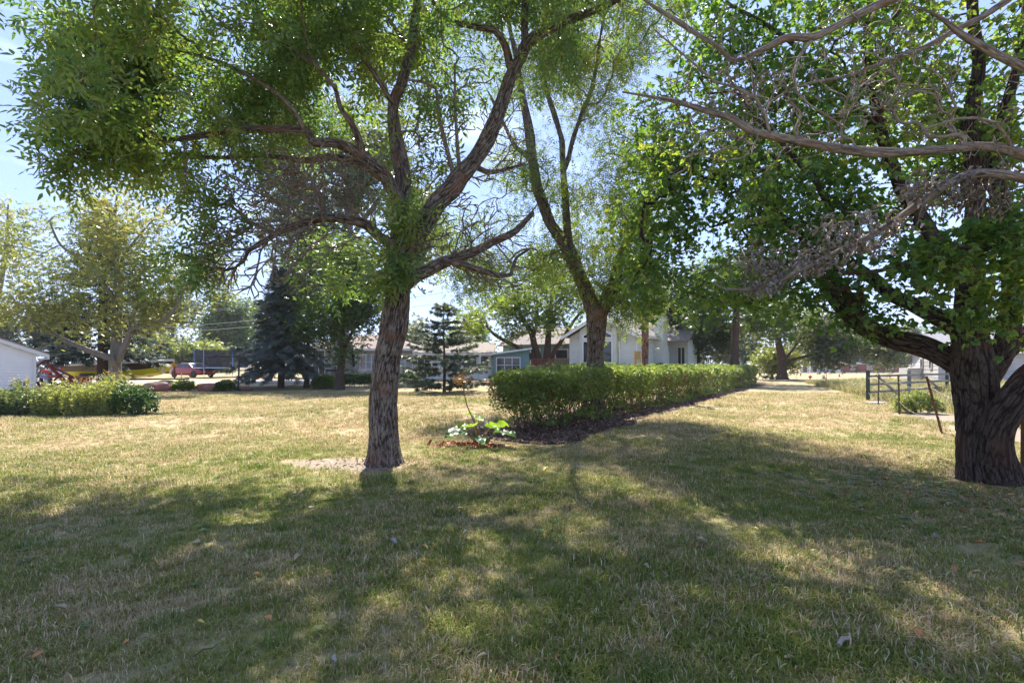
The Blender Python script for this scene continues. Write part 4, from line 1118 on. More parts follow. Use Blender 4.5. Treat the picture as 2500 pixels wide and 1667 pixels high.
# stray shoots above the clipped top
n_ = 900
u = rh_.uniform(0, HL, n_); v = rh_.uniform(.05, HW - .05, n_); xy = H0 + u[:, None] * HD + v[:, None] * HN
Pp = np.vstack([Pp, np.column_stack([xy, 1.28 - .1 * smooth(20, 31, u) + rh_.uniform(0, .13, n_) + gz(xy[:, 0], xy[:, 1])])])
Dd = np.vstack([Dd, unit(np.column_stack([rh_.normal(0, .4, (n_, 2)), np.ones(n_)]))]); Sz = np.concatenate([Sz, np.where(u < 10, .07, .1)])
zr = (Pp[:, 2] - gz(Pp[:, 0], Pp[:, 1])) / 1.3
thin = rh_.uniform(size=len(Pp)) < np.clip(.30 + zr * 1.3 + .5 * smooth(3, 12, ((Pp[:, :2] - H0) @ HD)), 0, 1)
Pp, Dd, Sz, zr = Pp[thin], Dd[thin], Sz[thin], zr[thin]
brown = (vnoise(Pp * 1.4, 12) > .62) & (rh_.uniform(size=len(Pp)) < .40) & (zr < .85)
vv = np.clip(.5 * vnoise(Pp * 1.1, 9) + .5 * rh_.uniform(size=len(Pp)), 0, 1)
g_ = ~brown
o = link("foliage", leaf_mesh("foliage", TPL_TRIO, Pp[g_] - h_loc, Dd[g_], Sz[g_] * rh_.uniform(.7, 1.3, g_.sum()), rh_, vv[g_]), LEAF_HEDGE, hedge); o["kind"] = "stuff"
o = link("browned_foliage", leaf_mesh("browned_foliage", TPL_TRIO, Pp[brown] - h_loc, Dd[brown], Sz[brown] * rh_.uniform(.7, 1.2, brown.sum()), rh_, vv[brown]), LEAF_BROWN, hedge); o["kind"] = "stuff"
mb = MB()
for u in np.arange(.3, HL, .42):
    nst = 13 if u < 7 else 6 if u < 16 else 3
    for _ in range(nst):
        v0 = HW * rh_.uniform(.22, .78); a = rh_.normal(0, .42); b = rh_.normal(0, .42)
        b0 = H0 + (u + rh_.normal(0, .07)) * HD + v0 * HN
        z0 = gzf(*b0)
        pts = []
        for t in (0, .35, .75, 1.0):
            q = b0 + HD * a * t * (1 + .3 * t) + HN * b * t
            pts.append(np.array((q[0], q[1], z0 - .02 + 1.05 * t)) - h_loc)
        mb.tube(pts, [.011, .009, .006, .004], 3, cap=False)
mb.build("stems", surf("hedge_stem", (0.13, 0.085, 0.06), .85, .4, 12), hedge, kind="stuff")

def sheet(name, mask_fn, x0, x1, y0, y1, st, dz, mat, label, cat, kind="structure", bulge=0.0):
    """a thin bed or strip laid just over the lawn, cut out by mask_fn"""
    xs, ys = np.arange(x0, x1, st), np.arange(y0, y1, st)
    X, Y = np.meshgrid(xs, ys)
    M = mask_fn(X, Y)
    nxs = len(xs)
    cell = M[:-1, :-1] & M[1:, :-1] & M[:-1, 1:] & M[1:, 1:]
    a = (np.arange(len(ys) - 1)[:, None] * nxs + np.arange(nxs - 1)[None])[cell]
    Z = gz(X, Y) + dz + bulge * vnoise(np.stack([X.ravel() * 4, Y.ravel() * 4, X.ravel() * 0], -1), 3).reshape(X.shape)
    used = np.unique(np.stack([a, a + 1, a + 1 + nxs, a + nxs])); remap = np.zeros(X.size, int); remap[used] = np.arange(len(used))
    V = np.stack([X.ravel(), Y.ravel(), Z.ravel()], -1)[used]
    F = remap[np.stack([a, a + 1, a + 1 + nxs, a + nxs], -1)]
    return tag(link(name, np_mesh(name, V, F, None, True), mat), label, cat, kind=kind)
def ground_mat(name, c1, c2, c3, scale=9, bump=.8):
    m, n, l = nmat(name)
    o_ = n.new("ShaderNodeOutputMaterial"); b_ = n.new("ShaderNodeBsdfPrincipled"); ge = n.new("ShaderNodeNewGeometry")
    a = _noise(n, l, ge.outputs['Position'], scale, 7, .75); b = _noise(n, l, ge.outputs['Position'], scale * .22, 3, .5)
    c = _mixc(n, l, _ramp(n, l, a, (.36, 0.), (.62, 1.)), c1, c2); c = _mixc(n, l, _ramp(n, l, b, (.4, 0.), (.7, .7)), c, c3)
    l.new(c, b_.inputs['Base Color']); b_.inputs['Roughness'].default_value = .95; b_.inputs['Specular IOR Level'].default_value = .1
    bm_ = n.new("ShaderNodeBump"); bm_.inputs['Strength'].default_value = bump; bm_.inputs['Distance'].default_value = .03
    l.new(a, bm_.inputs['Height']); l.new(bm_.outputs['Normal'], b_.inputs['Normal']); l.new(b_.outputs['BSDF'], o_.inputs['Surface'])
    return m
MULCH = ground_mat("mulch_bed", (0.075, 0.048, 0.035), (0.20, 0.135, 0.10), (0.13, 0.095, 0.08), 14)
sheet("mulch_bed", in_mulch, -3, 20.5, 8, 40, .12, .012, MULCH, "dark bark mulch bed along the foot of the clipped hedge", "mulch bed", bulge=.03)
def chip_mesh(nm, L, W, T_):
    return MB().box((0, 0, T_ / 2), (L, W, T_)).build(nm, None)
def chips(name, pts, size, cols, label, seed, cat="mulch"):
    r = np.random.default_rng(seed)
    d = unit(np.column_stack([r.normal(size=(len(pts), 2)), r.normal(0, .25, len(pts))]))
    me = leaf_mesh(name, tpl_leaflet(1, .38, .35, 0, 0, 0, 0, .1, ((.12, 1.), (.85, 1.))), pts, d, size * r.uniform(.5, 1.4, len(pts)), r, r.uniform(size=len(pts)), roll=.45)
    return tag(link(name, me, leaf_mat(name + "_piece", cols, .05, .15, (1, 1, 1))), label, cat, kind="stuff")
u = rh_.uniform(-1.0, 16, 15000); v = np.where(rh_.uniform(size=15000) < .7, rh_.uniform(-.85, .3, 15000), rh_.uniform(.3, HW + .4, 15000)); u = np.where(rh_.uniform(size=15000) < .4, rh_.uniform(-1, 3, 15000), u)
xy = H0 + u[:, None] * HD + v[:, None] * HN
k = in_mulch(xy[:, 0], xy[:, 1]); xy = xy[k]
chips("bark_mulch", np.column_stack([xy, gz(xy[:, 0], xy[:, 1]) + .03]), .06, [(0.07, 0.04, 0.03), (0.18, 0.10, 0.07), (0.30, 0.22, 0.17)], "loose bark chips and fallen leaves under the clipped hedge", 5)

# ---- rhubarb-like plant with a tall seed stalk
RX, RY = -0.60, 9.2
rhub = empty("rhubarb_plant", (RX, RY, gzf(RX, RY)), 0, "rhubarb with broad crinkled leaves and one tall bare seed stalk", "plant")
LEAF_RH = leaf_mat("rhubarb_leaf", [(0.05, 0.11, 0.06), (0.10, 0.20, 0.04), (0.20, 0.30, 0.04)], .45, .45)
rr = np.random.default_rng(8)
def big_leaf(L, W, seed):
    r = np.random.default_rng(seed)
    us = np.linspace(0, 1, 9); V, F = [], []
    for i, t in enumerate(us):
        w = W * (math.sin(math.pi * min(1, t * .92 + .06)) ** .7) / 2
        for j, s in enumerate(np.linspace(-1, 1, 7)):
            V.append((L * t - (.12 * L * abs(s) if t < .2 else 0), s * w * (1 + .08 * r.normal()), .10 * L * (abs(s) ** 1.2) + .035 * L * math.sin(9 * t + 3 * s + seed) - .35 * L * t * t + .02 * r.normal()))
    for i in range(8):
        for j in range(6): F.append((i * 7 + j, i * 7 + j + 1, (i + 1) * 7 + j + 1, (i + 1) * 7 + j))
    return np.array(V), np.array(F)
for i, (a, el, sl, L, vr) in enumerate(((2.9, .55, .26, .30, .9), (-2.6, .35, .28, .34, .1), (-1.4, .2, .22, .36, .05), (-.35, .25, .32, .36, .1), (.35, .6, .30, .30, .75), (1.6, .9, .34, .28, .95), (-.9, .55, .34, .32, .5), (2.2, .95, .40, .22, .8), (-2.0, .8, .30, .26, .85))):
    dv = np.array((math.cos(a) * math.cos(el), math.sin(a) * math.cos(el), math.sin(el)))
    el = min(1.25, el + .28); sl *= 1.25
    dv = np.array((math.cos(a) * math.cos(el), math.sin(a) * math.cos(el), math.sin(el)))
    p1 = dv * sl + np.array((0, 0, .04))
    MB().tube([(0, 0, 0), p1 * .5 + np.array((0, 0, .02)), p1], [.014, .012, .008], 6).build("leaf_stalk", surf("rhubarb_stalk", (.30, .20, .08), .5, .3, 8), rhub)
    V, F = big_leaf(L, L * .85, i)
    me = np_mesh("leaf", V, F, {"var": np.full(len(V), vr)}, True)
    ob = link("leaf", me, LEAF_RH, rhub, p1)
    ob.rotation_euler = (rr.normal(0, .25), -el * .35, a)
stp = P(1178, 1070, 9.2) - np.array(rhub.location); tpp = [np.array((0.05, 0, 0)), P(1160, 1035, 9.2) - np.array(rhub.location), P(1140, 990, 9.2) - np.array(rhub.location), P(1130, 945, 9.2) - np.array(rhub.location), P(1126, 925, 9.2) - np.array(rhub.location)]
MB().tube(tpp, [.016, .013, .010, .007, .004], 6).build("seed_stalk", surf("seed_stalk", (.20, .09, .05), .7, .4, 9), rhub)
sp = tpp[-1] + rr.normal(0, 1, (160, 3)) * np.array((.07, .07, .05)) + np.array((0, 0, -.02))
o = link("seed_head", leaf_mesh("seed_head", TPL_F2, sp, rr.normal(size=(160, 3)), .035, rr, rr.uniform(size=160)), LEAF_BROWN, rhub); o["kind"] = "stuff"
rp = rr.normal(0, 1, (520, 2)) * np.array((.24, .12)) + np.array((RX - .18, RY - .16))
chips("red_mulch", np.column_stack([rp, gz(rp[:, 0], rp[:, 1]) + .035]), .085, [(0.20, 0.04, 0.02), (0.38, 0.09, 0.04), (0.30, 0.12, 0.06)], "red-brown withered leaf scraps heaped before the rhubarb", 6, "leaf litter")

# ---- flower bed on the left
def herb(name, label, x, y, w, dep, h, stems, leafcols, nleaf, lsize, flower=None, nfl=0, fsize=.05, lean=.18, seed=1, cat="plant", group=None, up=.7, stemcol=(.14, .18, .06), spike=False):
    r = np.random.default_rng(seed)
    z = gzf(x, y)
    root = empty(name, (x, y, z), 0, label, cat, group)
    mb = MB(); tops = []; P_, D_ = [], []
    for i in range(stems):
        b = np.array((r.uniform(-.5, .5) * w, r.uniform(-.5, .5) * dep, -.02))
        hh = h * r.uniform(.5, 1.18); ln = r.normal(0, lean, 2) * hh
        q = [b, b + np.array((ln[0] * .3, ln[1] * .3, hh * .5)), b + np.array((ln[0], ln[1], hh))]
        mb.tube(q, [.005, .004, .0025], 3, cap=False); tops.append(q[2])
        k = max(1, nleaf // stems); t = r.uniform(.08, 1, k)[:, None]
        P_.append(b * (1 - t) + q[2] * t + r.normal(0, .02, (k, 3))); D_.append(unit(np.column_stack([r.normal(size=(k, 2)), np.full(k, up)])))
    mb.build("stems", surf(name + "_stem", stemcol, .8, .3, 10), root, kind="stuff")
    p, d = np.vstack(P_), np.vstack(D_)
    lm = MATS.get(name + "_leaf") or leaf_mat(name + "_leaf", leafcols, .4)
    o = link("foliage", leaf_mesh("foliage", TPL_F2, p, d, lsize * r.uniform(.6, 1.3, len(p)), r, r.uniform(size=len(p))), lm, root); o["kind"] = "stuff"
    if flower:
        tp = np.array(tops)[r.integers(0, len(tops), nfl)] + r.normal(0, 1, (nfl, 3)) * np.array((fsize * .8, fsize * .8, fsize * (1.8 if spike else .9)))
        fm = MATS.get(name + "_flower") or leaf_mat(name + "_flower", flower, .3, .1, (1, 1, 1))
        o = link("blossom", leaf_mesh("blossom", TPL_F2, tp, r.normal(size=(nfl, 3)), fsize * .5, r, r.uniform(size=nfl)), fm, root); o["kind"] = "stuff"
    return root
GREENS = [(0.10, 0.14, 0.055), (0.16, 0.205, 0.08), (0.25, 0.28, 0.115)]
BLUEG = [(0.07, 0.11, 0.06), (0.12, 0.165, 0.095), (0.18, 0.22, 0.13)]
FERN = [(0.17, 0.21, 0.08), (0.25, 0.295, 0.115), (0.38, 0.39, 0.18)]
GOLD = [(0.55, 0.36, 0.03), (0.68, 0.46, 0.05), (0.50, 0.38, 0.10)]
D0 = 14.6
for i, (px, w, h, lab) in enumerate(((30, .75, .85, "goldenrod clump at the left edge below the shed wall"), (98, .55, .75, "goldenrod clump below the shed's corner board"), (250, .45, 1.0, "goldenrod clump with the tallest yellow plumes, before the grey trunk"), (175, .5, .9, "goldenrod clump below the red loader frame"))):
    herb("goldenrod", lab, (px - 1250) / FPX * D0, D0 + .35, w, .5, h, 40, GREENS if i else BLUEG, 1500, .085, GOLD, 520, .055, seed=80 + i, group="goldenrod in the flower bed", spike=True)
for i, (px, lab) in enumerate(((130, "feathery straw-green bush clump beside the middle goldenrod"), (205, "feathery bright green clump in the middle of the flower bed"), (258, "feathery pale green clump beside the dark round shrub"), (10, "blue-green leafy clump at the very left of the flower bed"), (70, "blue-green leafy clump beneath the shed wall"))):
    herb("summer_cypress" if i < 3 else "sedum_clump", lab, (px - 1250) / FPX * (D0 - .2), D0 - .2 - .1 * (i % 2), .62, .45, (.85, .8, .95, .7, .7)[i], 90, FERN if i < 3 else BLUEG, 2600, .06, None, 0, seed=90 + i, group="feathery clumps in the flower bed" if i < 3 else "blue-green clumps in the flower bed", up=1.6)
herb("plume_flower", "pale plumed flower spikes leaning over the flower bed", (228 - 1250) / FPX * (D0 + .3), D0 + .3, .5, .2, 1.0, 12, GREENS, 240, .07, [(.45, .42, .33), (.6, .56, .46), (.5, .45, .36)], 420, .06, seed=99, lean=.12, spike=True)
def bush(name, label, x, y, w, dep, h, mat, n_, size, seed, tpl=None, cat="bush", group=None, z0=.06, flat=.55, stems=7):
    r = np.random.default_rng(seed)
    root = empty(name, (x, y, gzf(x, y)), 0, label, cat, group)
    v = unit(r.normal(size=(n_, 3))); v[:, 2] = np.abs(v[:, 2]); k = r.uniform(size=(n_, 1)) ** .3
    lump = .75 + .5 * vnoise(v * 2.4 + seed, seed)[:, None]
    e = np.sign(v) * np.abs(v) ** (1 - flat * .5)
    p = e * k * lump * np.array((w / 2, dep / 2, h - z0)) + np.array((0, 0, z0))
    d = unit(v * .8 + r.normal(0, .6, (n_, 3)) - np.array((0, 0, .25)))
    o = link("foliage", leaf_mesh("foliage", tpl or TPL_F3, p, d, size * r.uniform(.6, 1.3, n_), r, np.clip(.5 * vnoise(p * 3, 3) + .5 * r.uniform(size=n_), 0, 1)), mat, root); o["kind"] = "stuff"
    mb = MB()
    for _ in range(stems):
        a = r.uniform(0, 6.28); q = np.array((math.cos(a) * w * .3, math.sin(a) * dep * .3, h * .7))
        mb.tube([(0, 0, -.03), q * .5 + np.array((0, 0, .05)), q], [.012, .009, .004], 4, cap=False)
    mb.build("stems", surf("shrub_stem", (.12, .09, .06), .9, .3, 10), root, kind="stuff")
    return root
LEAF_PEONY = leaf_mat("peony_leaf", [(0.028, 0.068, 0.028), (0.05, 0.11, 0.035), (0.10, 0.165, 0.05)], .3, .55)
bush("dark_shrub", "round glossy dark green shrub at the end of the flower bed", (333 - 1250) / FPX * 14.5, 14.5, .98, .9, .86, LEAF_PEONY, 1500, .11, 4, TPL_ELDER)
FB = ground_mat("flower_bed_soil", (0.10, 0.07, 0.055), (0.24, 0.19, 0.16), (0.16, 0.12, 0.10), 12)
def in_fb(x, y):
    return (((x + 12.6) / 2.9) ** 2 + ((y - 14.75) / .85) ** 2 < 1) | ((x < -12.5) & (np.abs(y - 14.9) < .85))
sheet("flower_bed", in_fb, -20, -9.2, 13.5, 16.2, .12, .012, FB, "bare soil of the flower bed below the shed", "flower bed", bulge=.02)
mb = MB()
tt = np.linspace(-.75, .35, 12)
mb.tube([(-12.6 + 2.92 * math.cos(a), 14.75 + .87 * math.sin(a), gzf(-12.6 + 2.92 * math.cos(a), 14.75 + .87 * math.sin(a)) + .03) for a in tt], .025, 6)
tag(mb.build("bed_edging", surf("edging_plastic", (.03, .03, .03), .6, .2, 5)), "black plastic edging strip round the end of the flower bed", "edging")

# ---- shrubs further off
LEAF_LOW = leaf_mat("low_hedge_leaf", [(0.07, 0.125, 0.045), (0.13, 0.195, 0.075), (0.26, 0.31, 0.16)], .35, .5)
lh = empty("low_hedge", G(920, 31.5), 0, "low clipped hedge in front of the white-windowed house", "hedge")
r = np.random.default_rng(51); n_ = 5200
x = r.uniform(-2.1, 2.6, n_); a = r.uniform(-.2, math.pi + .2, n_); k = 1 - r.uniform(size=n_) ** 1.6 * .5
p = np.stack([x, .42 * np.sign(np.cos(a)) * np.abs(np.cos(a)) ** .5 * k, .1 + .66 * np.clip(np.abs(np.sin(a)) ** .5 * k, 0, 1) + .06 * vnoise(np.stack([x * 2, x * 0, x * 0], -1), 2)], -1)
o = link("foliage", leaf_mesh("foliage", TPL_F3, p, r.normal(size=(n_, 3)), .11, r, r.uniform(size=n_)), LEAF_LOW, lh); o["kind"] = "stuff"
mb = MB()
for x in np.arange(-2, 2.6, .3): mb.tube([(x, 0, -.03), (x + .05, .03, .5)], [.015, .008], 4)
mb.build("stems", surf("shrub_stem", (.12, .09, .06), .9, .3, 10), lh, kind="stuff")
for nm, lab, px, d, w, dep, h, mt, n_, s, sd in (
        ("leafy_shrub", "rounded green shrub beside the golf cart, left of the forked maple", 792, 29.6, 1.35, 1.0, .78, LEAF_BRIGHT, 900, .13, 61),
        ("leafy_shrub", "small weedy shrub between the two red boulders", 447, 27.3, 1.15, .8, .55, LEAF_BRIGHT, 600, .12, 62),
        ("leafy_shrub", "dark little shrub left of the clothesline post", 553, 27.2, .95, .7, .55, LEAF_MID, 600, .11, 63),
        ("foundation_shrub", "rounded dark shrub under the big gable window's left side", 1405, 35.8, 2.0, 1.0, 1.25, LEAF_MID, 900, .16, 64),
        ("foundation_shrub", "rounded shrub under the gable window's right side", 1505, 34.0, 2.4, 1.0, 1.2, LEAF_MID, 900, .16, 65),
        ("foundation_shrub", "low leafy shrub at the foot of the chimney", 1640, 36.6, 2.6, 1.2, 1.35, LEAF_MID, 1000, .17, 66),
        ("foundation_shrub", "leafy shrub at the right corner of the green house", 1710, 37.5, 2.4, 1.2, 1.25, LEAF_BRIGHT, 900, .17, 67),
        ("iris_clump", "grey-green clump by the porch steps above the red stones", 1215, 38.0, 1.3, .7, .5, LEAF_GREYG, 400, .16, 68),
        ("weed_clump", "reddish-tipped weed clump behind the three rusty posts", 2235, 15.2, 1.25, .9, .62, LEAF_PALE, 1500, .07, 69)):
    x, y, _ = G(px, d)
    bush(nm, lab, x, y, w, dep, h, mt, n_, s, sd)

# rank weeds beyond the wire fence
def weed_zone(x, y):
    return x > 9.6 + (y - 10) * .42 + .7
wx = r.uniform(8, 46, 60000); wy = r.uniform(7.2, 42, 60000)
k = weed_zone(wx, wy) & (wx < wy * 1.06 + .5) & (soil_mask(wx, wy) < .25) & (wy < 40); wx, wy = wx[k], wy[k]
dn = vnoise(np.stack([wx * .5, wy * .5, wx * 0], -1), 31)
k = r.uniform(size=len(wx)) < np.clip(.10 + dn * .5, 0, 1); wx, wy, dn = wx[k], wy[k], dn[k]
WEED = leaf_mat("weed_blade", [(0.08, 0.105, 0.035), (0.165, 0.175, 0.065), (0.31, 0.265, 0.13), (0.42, 0.36, 0.21)], .35, .2, (1, 1, .8))
scatter("weeds", np.stack([wx, wy, gz(wx, wy) - .01], -1), np.stack([wx * 0, wx * 0, r.uniform(0, 6.28, len(wx))], -1), (.55 + .9 * dn) * r.uniform(.6, 1.3, len(wx)),
        [tuft_mesh("weed_tuft", 26, .22, .34, .012, rg, .75) for _ in range(5)], WEED, "rank straw-coloured weeds beyond the wire fence", "weeds")

# low broad-leaved weeds in the thin turf under the boxelder
m3 = leaf_mat("rosette_leaf", [(0.06, 0.11, 0.03), (0.10, 0.165, 0.04), (0.18, 0.235, 0.06)], .3, .2)
def rosette(nm, k, L, seed):
    r_ = np.random.default_rng(seed)
    V, F = tpl_join([tpl_leaflet(L * r_.uniform(.6, 1.1), L * .5, .3, 0, 0, a, .01, -.15) for a in np.linspace(0, 6.28, k, endpoint=False) + r_.normal(0, .25, k)])
    return np_mesh(nm, V, F, {"var": np.repeat(r_.uniform(size=k), 6)})
n_ = 260
qx = np.concatenate([r.normal(5.1, .75, n_), r.uniform(-5, 5.5, 130)]); qy = np.concatenate([r.normal(5.6, .9, n_), np.sqrt(r.uniform(5.5, 45, 130))])
k = (~in_mulch(qx, qy, .1)) & (np.hypot(qx - ELDER[0], qy - ELDER[1]) > .6) & (qy > 2.2); qx, qy = qx[k], qy[k]
scatter("lawn_weeds", np.stack([qx, qy, gz(qx, qy) + .012], -1), np.stack([qx * 0, qx * 0, r.uniform(0, 6.28, len(qx))], -1), r.uniform(.5, 1.2, len(qx)),
        [rosette("weed_rosette", 6 + i, .055, i) for i in range(4)], m3, "small broad-leaved weeds in the thin turf under the boxelder", "weeds")
# ------------------------------------------------------------------ paths, street
GRAVEL = ground_mat("gravel_drive", (0.29, 0.255, 0.225), (0.43, 0.385, 0.35), (0.35, 0.31, 0.28), 5, .5)
sheet("gravel_driveway", lambda x, y: (y > 35.5 + .10 * (x + 20) * .3) & (y < 40.5 + .6 * np.sin(x * .3)) & (x < -9.5 - (y - 36) * .25), -48, -8, 33, 44, .5, .02, GRAVEL, "pale gravel driveway crossing behind the boulders", "driveway")
ASPH = ground_mat("street_concrete", (0.30, 0.295, 0.29), (0.40, 0.39, 0.38), (0.36, 0.355, 0.345), 1.2, .2)
sheet("street", lambda x, y: (y > 106) & (y < 115), 12, 160, 104, 117, 1.0, .02, ASPH, "pale concrete street beyond the lawn", "street")
mb = MB()
xs = np.arange(12, 160, 4.0)
for a, b in zip(xs[:-1], xs[1:]):
    za, zb = gzf(a, 105.8), gzf(b, 105.8)
    mb.add([(a, 105.6, za - .05), (b, 105.6, zb - .05), (b, 105.6, zb + .15), (a, 105.6, za + .15), (a, 106.0, za - .05), (b, 106.0, zb - .05), (b, 106.0, zb + .15), (a, 106.0, za + .15)],
           [(0, 1, 2, 3), (3, 2, 6, 7), (7, 6, 5, 4)])
tag(mb.build("kerb", surf("kerb_concrete", (.62, .61, .58), .9, .15, 1)), "pale concrete kerb along the street", "kerb", kind="structure")

# ------------------------------------------------------------------ building helpers (local frame: x along the front, y back, z up)
def board(parent, o, u, a0, a1, b0, b1, z0, z1, out, mat, t=.03, name="siding_board"):
    """one lap board between heights z0 and z1; spans a0..a1 along u at the bottom, b0..b1 at the top"""
    o = Vector(o); u = Vector(u); n_ = Vector(out); Z = Vector((0, 0, 1))
    lo, hi = n_ * t, n_ * (t * .35)
    V = [o + u * a0 + Z * z0, o + u * a1 + Z * z0, o + u * b1 + Z * z1, o + u * b0 + Z * z1,
         o + u * a0 + Z * z0 + lo, o + u * a1 + Z * z0 + lo, o + u * b1 + Z * z1 + hi, o + u * b0 + Z * z1 + hi]
    return MB().add(V, [(0, 1, 2, 3), (4, 5, 6, 7), (0, 1, 5, 4), (1, 2, 6, 5), (2, 3, 7, 6), (3, 0, 4, 7)]).build(name, mat, parent)
def siding(parent, o, u, out, z0, z1, step, mat, span, t=.045):
    """span(z) -> (start, end) along u"""
    z = z0
    while z < z1 - .02:
        zt = min(z1, z + step)
        a, b = span(z), span(zt - .001)
        if a[1] - a[0] > .05 and b[1] - b[0] > .01: board(parent, o, u, a[0], a[1], b[0], b[1], z, zt - step * .14, out, mat, t)
        z = zt
def window(parent, o, u, out, w, h, cols, rows, fmat, gmat, fw=.07, proud=.07, name="window"):
    """frame with bars, each pane a child"""
    o = Vector(o); u = Vector(u); n_ = Vector(out); Z = Vector((0, 0, 1))
    mb = MB()
    def bar(a, b, c, d):
        q = [o + u * a + Z * c, o + u * b + Z * c, o + u * b + Z * d, o + u * a + Z * d]
        mb.add([v - n_ * .02 for v in q] + [v + n_ * proud for v in q], [(0, 1, 2, 3), (4, 5, 6, 7), (0, 1, 5, 4), (1, 2, 6, 5), (2, 3, 7, 6), (3, 0, 4, 7)])
    bar(-fw, w + fw, -fw, 0); bar(-fw, w + fw, h, h + fw); bar(-fw, 0, 0, h); bar(w, w + fw, 0, h)
    for i in range(1, cols): bar(w * i / cols - fw * .35, w * i / cols + fw * .35, 0, h)
    for j in range(1, rows): bar(0, w, h * j / rows - fw * .25, h * j / rows + fw * .25)
    f = mb.build(name, fmat, parent)
    for i in range(cols):
        for j in range(rows):
            a, b, c, d = w * i / cols, w * (i + 1) / cols, h * j / rows, h * (j + 1) / rows
            q = [o + u * a + Z * c, o + u * b + Z * c, o + u * b + Z * d, o + u * a + Z * d]
            MB().add([v + n_ * (proud * .45) for v in q] + [v + n_ * (proud * .3) for v in q], [(0, 1, 2, 3), (4, 5, 6, 7), (0, 1, 5, 4), (1, 2, 6, 5), (2, 3, 7, 6), (3, 0, 4, 7)]).build("pane", gmat, f)
    return f
def slab(parent, q, th, mat, name="roof"):
    """roof plane: four corners of its top, thickness th downwards"""
    q = [Vector(v) for v in q]
    n_ = (q[1] - q[0]).cross(q[2] - q[0]).normalized()
    if n_.z < 0: n_ = -n_
    k = len(q)
    return MB().add(q + [v - n_ * th for v in q], [tuple(range(k)), tuple(range(k, 2 * k))[::-1]] + [(i, (i + 1) % k, k + (i + 1) % k, k + i) for i in range(k)]).build(name, mat, parent)
X1, Y1, Z1 = Vector((1, 0, 0)), Vector((0, 1, 0)), Vector((0, 0, 1))
WHITE = surf("white_trim", (.70, .70, .69), .55, .08, 3)
SAGE = surf("sage_siding", (.58, .60, .55), .6, .10, 2.2)
TEAL = surf("teal_siding", (.17, .28, .28), .6, .12, 2.2)
PALEW = surf("pale_siding", (.56, .55, .53), .65, .08, 2)
GREYS = surf("grey_siding", (.44, .43, .43), .65, .08, 2)
SHING = surf("tan_shingles", (.235, .195, .175), .95, .35, 7, .6)
SHINGD = surf("weathered_shingles", (.17, .155, .15), .95, .35, 7, .6)
GLASS = glass()
GLASSB = glass("blind_behind_glass", (.34, .36, .38))
DARKM = surf("dark_metal", (.05, .05, .055), .5, .3, 5, metal=.6)

# ---- sage-green house with the gable and chimney
hx, hy = 4.22, 37.7
HRZ = -math.atan2(.54, .84)
hs = empty("gable_house", (hx, hy, gzf(hx, hy)), HRZ, "sage-green lap-sided house with front gable, arched-top window and chimney", "house")
W_, EV, PK, OV = 5.0, 3.32, 4.62, .38
sl = (PK - EV) / (W_ / 2)
ra = lambda z: (0, W_) if z < EV else ((z - EV) / sl, W_ - (z - EV) / sl)
# core walls
mb = MB(); mb.prism([(0, -.3), (W_, -.3), (W_, EV), (W_ / 2, PK), (0, EV)], .05, 9.0, 'y'); mb.build("wall", SAGE, hs)
siding(hs, (0, .05, 0), X1, -Y1, .35, PK, .19, SAGE, lambda z: (lambda s: (s[0], min(s[1], .95)))(ra(z)))
siding(hs, (0, .05, 0), X1, -Y1, .35, PK, .19, SAGE, lambda z: (lambda s: (max(s[0], 3.72), s[1]))(ra(z)))
mb = MB(); mb.prism([(.95, .2), (3.72, .2), (3.72, EV + .55), (W_ / 2, PK - .03), (.95, EV + .42)], -.22, .04, 'y'); mb.build("bay", SAGE, hs)
siding(hs, (0, -.22, 0), X1, -Y1, .35, PK - .05, .19, SAGE, lambda z: (lambda s: (max(s[0], .95), min(s[1], 3.72)))(ra(z)))
siding(hs, (3.72, -.22, 0), Y1, X1, .35, EV + .5, .19, SAGE, lambda z: (0, .24))
siding(hs, (W_, .05, 0), Y1, X1, .35, EV, .19, SAGE, lambda z: (0, 9.0))
mb = MB(); mb.prism([(-OV, EV - OV * sl - .02), (W_ / 2, PK + .0), (W_ + OV, EV - OV * sl - .02), (W_ + OV, EV - OV * sl + .2), (W_ / 2, PK + .22), (-OV, EV - OV * sl + .2)], -.62, -.56, 'y'); mb.build("rake_board", WHITE, hs)
slab(hs, [(-OV, -.60, EV - OV * sl + .24), (W_ / 2, -.60, PK + .26), (W_ / 2, 9, PK + .26), (-OV, 9, EV - OV * sl + .24)], .1, SHINGD)
slab(hs, [(W_ + OV, -.60, EV - OV * sl + .24), (W_ / 2 + .003, -.60, PK + .262), (W_ / 2 + .003, 9, PK + .262), (W_ + OV, 9, EV - OV * sl + .24)], .1, SHINGD)
window(hs, (1.28, -.255, 1.48), X1, -Y1, 2.12, 1.45, 2, 1, WHITE, GLASS, .09)
mb = MB()
for q in ([(1.2, 3.12), (3.48, 3.12), (3.48, 3.22), (1.2, 3.22)], [(1.2, 3.22), (1.29, 3.22), (1.29, 3.36), (1.2, 3.40)], [(3.39, 3.22), (3.48, 3.22), (3.48, 3.40), (3.39, 3.36)], [(1.2, 3.40), (1.29, 3.36), (2.34, 3.88), (2.34, 3.98)], [(3.48, 3.40), (2.34, 3.98), (2.34, 3.88), (3.39, 3.36)]):
    mb.prism(q, -.325, -.24, 'y')
f_ = mb.build("gable_window", WHITE, hs)
MB().prism([(1.29, 3.22), (3.39, 3.22), (3.39, 3.36), (2.34, 3.88), (1.29, 3.36)], -.285, -.26, 'y').build("pane", GLASS, f_)
MB().tube([(3.88, -.02, EV + .2), (3.88, -.02, .2)], .05, 6).build("downpipe", WHITE, hs)
MB().tube([(W_ + .12, .1, EV - .3), (W_ + .06, .1, EV - .5), (W_ + .06, .1, .2)], .045, 6).build("downpipe", WHITE, hs)
